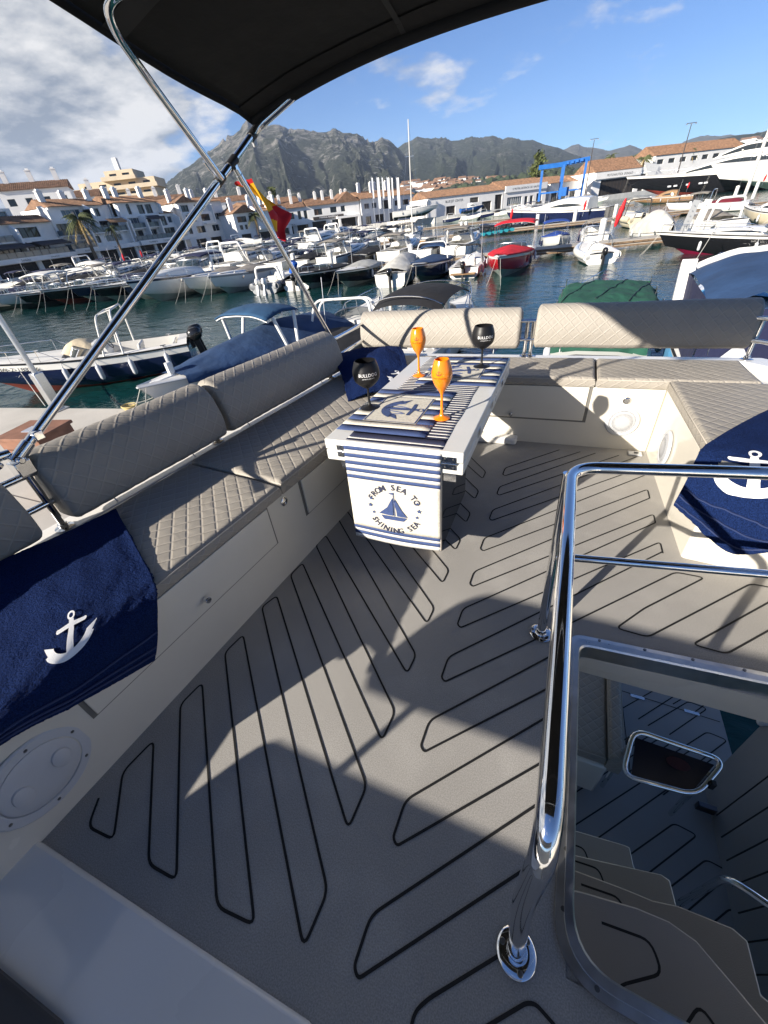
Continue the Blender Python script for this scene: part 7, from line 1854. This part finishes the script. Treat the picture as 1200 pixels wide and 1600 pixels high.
S1 = towel_surface([[(-1.66, -.16, zs + .02), (-1.60, .15, zs + .030), (-1.56, .40, zs + .03), (-1.475, .70, zs + .02)],
                    [(-1.40, -.22, zs + .012), (-1.38, .10, zs + .012), (-1.33, .36, zs + .012), (-1.28, .60, zs + .010)],
                    [(-1.20, -.26, zs + .012), (-1.18, .05, zs + .016), (-1.15, .30, zs + .014), (-1.12, .52, zs + .010)],
                    [(-1.05, -.28, zs + .008), (-1.04, -.02, zs + .010), (-1.03, .23, zs + .008), (-1.025, .47, zs + .004)],
                    [(-1.00, -.30, zs - .02), (-1.0, -.02, zs - .01), (-.988, .19, zs - .03), (-.983, .435, zs - .03)],
                    [(-1.01, -.31, zs - .03), (-1.005, -.02, .435), (-.99, .17, .375), (-.982, .375, .315)],
                    [(-1.015, -.32, .43), (-1.01, -.02, .41), (-.995, .15, .335), (-.985, .335, .262)]], .013, 1.7)
towel('towel', 'big navy towel with white anchor draped over the near left bench', S1, 170, 170, (-1.25, .2, zs), emblem=((.66, .47), .135, -.19, R(-8)), hems=(.80, .88, .93))
S2 = towel_surface([[(1.02, 2.30, zs + .006), (1.12, 2.16, zs + .008), (1.24, 2.02, zs + .006), (1.36, 1.90, zs + .004)],
                    [(.82, 2.05, zs + .008), (.93, 1.93, zs + .012), (1.05, 1.80, zs + .010), (1.18, 1.68, zs + .006)],
                    [(.64, 1.80, zs + .010), (.76, 1.70, zs + .010), (.90, 1.60, zs + .006), (1.04, 1.53, zs + .0)],
                    [(.575, 1.70, zs - .006), (.69, 1.60, zs - .02), (.84, 1.52, zs - .04), (.98, 1.47, zs - .05)],
                    [(.548, 1.635, .35), (.65, 1.56, .33), (.79, 1.495, .31), (.93, 1.455, .30)],
                    [(.535, 1.61, .25), (.62, 1.55, .20), (.74, 1.49, .145), (.87, 1.45, .23)]], .014, 5.2)
towel('towel', 'navy towel with white anchor hanging off the right hand bench beyond the guard rail', S2, 130, 130, (.8, 1.75, zs), emblem=((.40, .58), .40, -.30, R(25)), hems=(.84, .90, .955))
S3 = towel_surface([[(-1.50, 2.58, zs + .10), (-1.38, 2.72, zs + .11), (-1.24, 2.84, zs + .10), (-1.12, 2.92, zs + .08)],
                    [(-1.42, 2.44, zs + .085), (-1.30, 2.58, zs + .10), (-1.14, 2.68, zs + .09), (-1.02, 2.74, zs + .06)],
                    [(-1.31, 2.30, zs + .04), (-1.20, 2.40, zs + .06), (-1.05, 2.48, zs + .05), (-.92, 2.52, zs + .03)],
                    [(-1.19, 2.10, zs + .03), (-1.08, 2.20, zs + .05), (-.96, 2.30, zs + .04), (-.84, 2.38, zs + .02)],
                    [(-1.10, 1.96, zs + .012), (-1.02, 2.04, zs + .03), (-.93, 2.12, zs + .03), (-.84, 2.20, zs + .012)]], .012, 9.1)
towel('towel', 'folded navy towel in the far left corner behind the front black goblet', S3, 90, 90, (-1.15, 2.4, zs), emblem=((.80, .72), .30, -.26, R(10)))

# --- bimini awning
bm = thing('bimini_awning', 'black bimini awning on steel bows overhead', 'awning', (-.22, 1.2, 1.7), 'B')
SY = -.22                                     # centreline
def mir(x): return 2 * SY - x
def bow_z(x, zc, zedge, half):                # height of a bow across the boat
    t = min(1, abs(x - SY) / half); return zedge + (zc - zedge) * (1 - t ** 2.4)
HALF = 1.27
def bow_y(v): return 2.14 - 2.9 * v           # v 0 = aft bow, 1 = front
def canvas(u, v):
    x = SY + (u * 2 - 1) * HALF; a = abs(u * 2 - 1)
    zc, ze = 1.866 + .40 * v ** .8, 1.737 + .42 * v ** .8
    sag = -.018 * math.sin(v * math.pi * 3) ** 2 + .010 * noise.noise(Vector((u * 9, v * 6, 1.3))) * min(1, v * 12)
    return Vector((x, bow_y(v), bow_z(x, zc, ze, HALF) + sag))
g = G(); g.grid(canvas, 48, 40); cv = part('canopy', g, black_canvas, bm, 70)
sm = cv.modifiers.new('thick', 'SOLIDIFY'); sm.thickness = .004
g = G()                                      # hem / valance at the port and starboard edges and the aft pocket
for u_ in (0.0, 1.0):
    g.grid(lambda a, b, u_=u_: canvas(u_, a) + Vector(((-.006 if u_ == 0 else .006), 0, .012 - .036 * b)), 30, 1)
g.tube([canvas(k / 48, 0) + Vector((0, -.004, -.008)) for k in range(49)], .0215, 10)
part('canopy_hem', g, black_canvas, bm, 60).modifiers.new('thick', 'SOLIDIFY').thickness = .003
seam_m = mat('canopy_seam', (.016, .016, .018), .7)
for v_ in (.235, .52, .80):
    g = G(); g.grid(lambda a, b, v_=v_: canvas(a, v_ - .012 + .024 * b) + Vector((0, 0, -.007)), 48, 1); part('seam_tape', g, seam_m, bm, 60)
for u_ in (.30, .70):
    g = G(); g.grid(lambda a, b, u_=u_: canvas(u_ - .004 + .008 * b, a) + Vector((0, 0, -.0062)), 40, 1); part('seam_tape', g, seam_m, bm, 60)
g = G(); g.grid(lambda a, b: canvas(a, .0 + .035 * b) + Vector((0, 0, -.006)), 48, 2); part('bow_pocket', g, black_canvas, bm, 60)
def bowtube(v, x_off, zfoot=None):
    return [canvas(k / 40, v) + Vector((0, 0, -.022)) for k in range(1, 40)]
def leg_pts(p, q): return [Vector(p), Vector(q)]
K = (-1.622, .578, .742)                      # hinge on the port rail
topc = Vector((-1.478, 2.122, 1.696))
g = G(); pl = [p + Vector((0, -.004, .012)) for p in bowtube(0.0, 0)]
port = [Vector(K), Vector(K).lerp(topc, .5) + Vector((.004, 0, .004)), topc.lerp(Vector(K), .03)]
g.tube(fillet([Vector(K), topc, pl[3]] + pl[4:-3] + [Vector((mir(topc.x), topc.y, topc.z)), Vector((mir(K[0]) - .1, K[1], K[2]))], [0, .06] + [.03] * (len(pl) - 6) + [.06, 0], 5), .0155, 16)
part('aft_bow', g, steel, bm, 60)
J = Vector(K).lerp(topc, .80)
mid = bowtube(.23, 0)
m0 = Vector((-1.30, 1.28, 1.831))
g = G(); P2 = [J + Vector((.02, -.01, 0)), Vector((-1.47, 1.515, 1.772)), Vector((-1.38, 1.361, 1.808)), m0] + mid[13:-13] + [Vector((mir(m0.x), m0.y, m0.z)), Vector((mir(J.x), J.y, J.z))]
g.tube(fillet(P2, [0, .10, .06, .10] + [.02] * (len(mid) - 26) + [.14, 0], 8), .0135, 14); part('middle_bow', g, steel, bm, 60)
fr_ = bowtube(.80, 0)
g = G(); g.tube(fillet([Vector(K) + Vector((0, -.05, 0)), fr_[1]] + fr_[2:-2] + [fr_[-2], Vector((mir(K[0]), K[1] - .05, K[2]))], [0, .1] + [.02] * (len(fr_) - 4) + [.1, 0], 5), .0135, 12); part('front_bow', g, steel, bm, 60)
J2 = Vector(K).lerp(topc, .865); ft = Vector((cxp(2.52) - .062, 2.545, .690))
g = G(); g.tube([J2 + Vector((0, .012, -.01)), ft], .0125, 14); part('aft_strut', g, steel, bm, 60)
g = G(); g.tube([Vector((mir(J2.x), J2.y, J2.z)), Vector((1.32, 2.5, .69))], .0125, 12); part('aft_strut', g, steel, bm, 60)
# black foam sleeve on the aft pole and jaw fittings
kd = (topc - Vector(K)).normalized()
for p, L in ((J, .05), (J2, .06), (topc - kd * .03, .06)):
    g = G(); g.tube([p - kd * L / 2, p + kd * L / 2], .019, 14); part('pole_clamp', g, blackm, bm, 40)
for p, q in ((J, Vector((-1.505, 1.535, 1.79))), (J2, ft)):
    d = (q - p).normalized()
    g = G(); g.tube([p + d * .008, p + d * .05], .012, 12); g.obox(p + d * .012, (.03, .016, .03)); part('jaw_fitting', g, steel, bm, 40)
    g = G(); g.tube([p + d * .05, p + d * .085], .0155, 12); part('end_cap', g, steel, bm, 40)
g = G()
Kv = Vector(K)
g.obox(Kv + Vector((0, 0, -.03)), (.05, .05, .05)); g.tube([Kv + Vector((-.035, 0, 0)), Kv + Vector((.035, 0, 0))], .011, 12)
g.tube([Kv - kd * .01, Kv + kd * .07], .0195, 14); g.obox(Kv + kd * .10 + Vector((.018, 0, 0)), (.022, .03, .03))
part('rail_hinge', g, steel, bm, 30, .003)
g = G(); g.tube([Kv + Vector((-.02, -.09, .03)), Kv + Vector((-.02, .0, .02))], .016, 12); g.tube([Kv + Vector((-.02, -.6, .17)), Kv + Vector((-.02, -.09, .03))], .0125, 12); part('forward_strut', g, steel, bm, 40)
# small snap buckle under the canopy corner
g = G(); g.obox(topc + Vector((-.012, -.02, -.035)), (.012, .03, .05), Matrix.Rotation(R(20), 3, 'X')); part('buckle', g, plastic, bm, 30, .004)

# --- flag on the aft strut
fa = J2.lerp(ft, .10)
red = mat('flag_red', (.55, .010, .018), .75, bump=[(600, .3, .0008)]); yel = mat('flag_yellow', (.80, .42, .010), .75, bump=[(600, .3, .0008)])
fl = thing('flag', 'red and yellow flag drooping from the steel awning strut', 'flag', fa, 'B')
FR = [((-1.515, 2.055, 1.523), (-1.60, 2.075, 1.515)), ((-1.520, 2.075, 1.50), (-1.60, 2.115, 1.497)), ((-1.535, 2.155, 1.415), (-1.585, 2.285, 1.428)), ((-1.54, 2.175, 1.378), (-1.575, 2.365, 1.382)), ((-1.545, 2.20, 1.325), (-1.57, 2.325, 1.318)), ((-1.548, 2.222, 1.285), (-1.57, 2.290, 1.266))]
def flag_pt(u, v):
    u = u * 1.22
    x = v * (len(FR) - 1); i = min(int(x), len(FR) - 2); f = x - i
    a = Vector(FR[i][0]).lerp(Vector(FR[i + 1][0]), f); b = Vector(FR[i][1]).lerp(Vector(FR[i + 1][1]), f)
    p = a.lerp(b, u); return p + Vector((-.022 * math.sin(u * 6.5 + v * 5) * u ** .5 - .01 * math.sin(v * 17) * u, .0, -.010 * math.sin(u * 9 + 1) * u))
def fm(u, v): return 1 if (.13 < v < .50 - .06 * u) or (.64 + .2 * u < v < .86 and u < .42) else 0
g = G(); g.grid(flag_pt, 30, 60, 0, mfn=fm); part('flag_cloth', g, [red, yel], fl, 70)
# ---- tinted folding table hanging in the cockpit below
ct = thing('cockpit_table', 'small smoked acrylic table in a polished tube frame down in the cockpit', 'table', (.93, 1.33, -1.2), 'B')
zt_ = -1.2
fp = fillet([(.690, 1.205, zt_ - .05), (1.03, 1.235, zt_ - .05), (1.175, 1.435, zt_ + .01), (.745, 1.44, zt_ + .03)], .07, 6, closed=True)
g = G(); g.tube(fp, .014, 12, closed=True); part('table_frame', g, steel, ct, 60)
g = G(); g.extrude([(.735, 1.215, zt_ - .055), (1.01, 1.24, zt_ - .055), (1.125, 1.40, zt_ - .0), (.755, 1.405, zt_ + .015)], (0, 0, -.008)); tp = part('table_panel', g, gray_hi, ct, 30)
g = G(); g.lathe([(0, .0), (.055, .0), (.055, .0015), (0, .0018)], (.955, 1.345, zt_ - .006), 28, Matrix.Rotation(R(13), 3, 'X') @ Matrix.Diagonal((1, .55, 1))); part('emblem', g, mat('dark_red_print', (.045, .008, .010), .5), tp, 40)
for x, y in ((.73, 1.39), (1.10, 1.30)):
    g = G(); g.obox((x, y, zt_ - .02), (.025, .025, .06)); part('bracket', g, blackm, ct, 30, .004)
g = G(); g.tube([(.76, 1.42, zt_), (.76, 1.44, -1.98)], .014, 10); part('leg', g, steel, ct, 50)
g = G(); g.tube([(1.10, 1.36, zt_ - .03), (1.16, 1.42, -1.98)], .014, 10); part('leg', g, steel, ct, 50)
CG = 'quilted cushions of the cockpit sofa below'
cushion('cockpit_cushion', 'taupe quilted sofa seat down in the cockpit, seen through the hatch', [(-.3, 1.38), (.675, 1.38), (.70, 2.25), (-.3, 2.25)], -1.56, -1.47, CG)
cushion('cockpit_bolster', 'narrow taupe bolster along the cockpit sofa edge, seen through the hatch', [(.68, 1.37), (.765, 1.37), (.79, 2.25), (.705, 2.25)], -1.60, -1.44, CG)
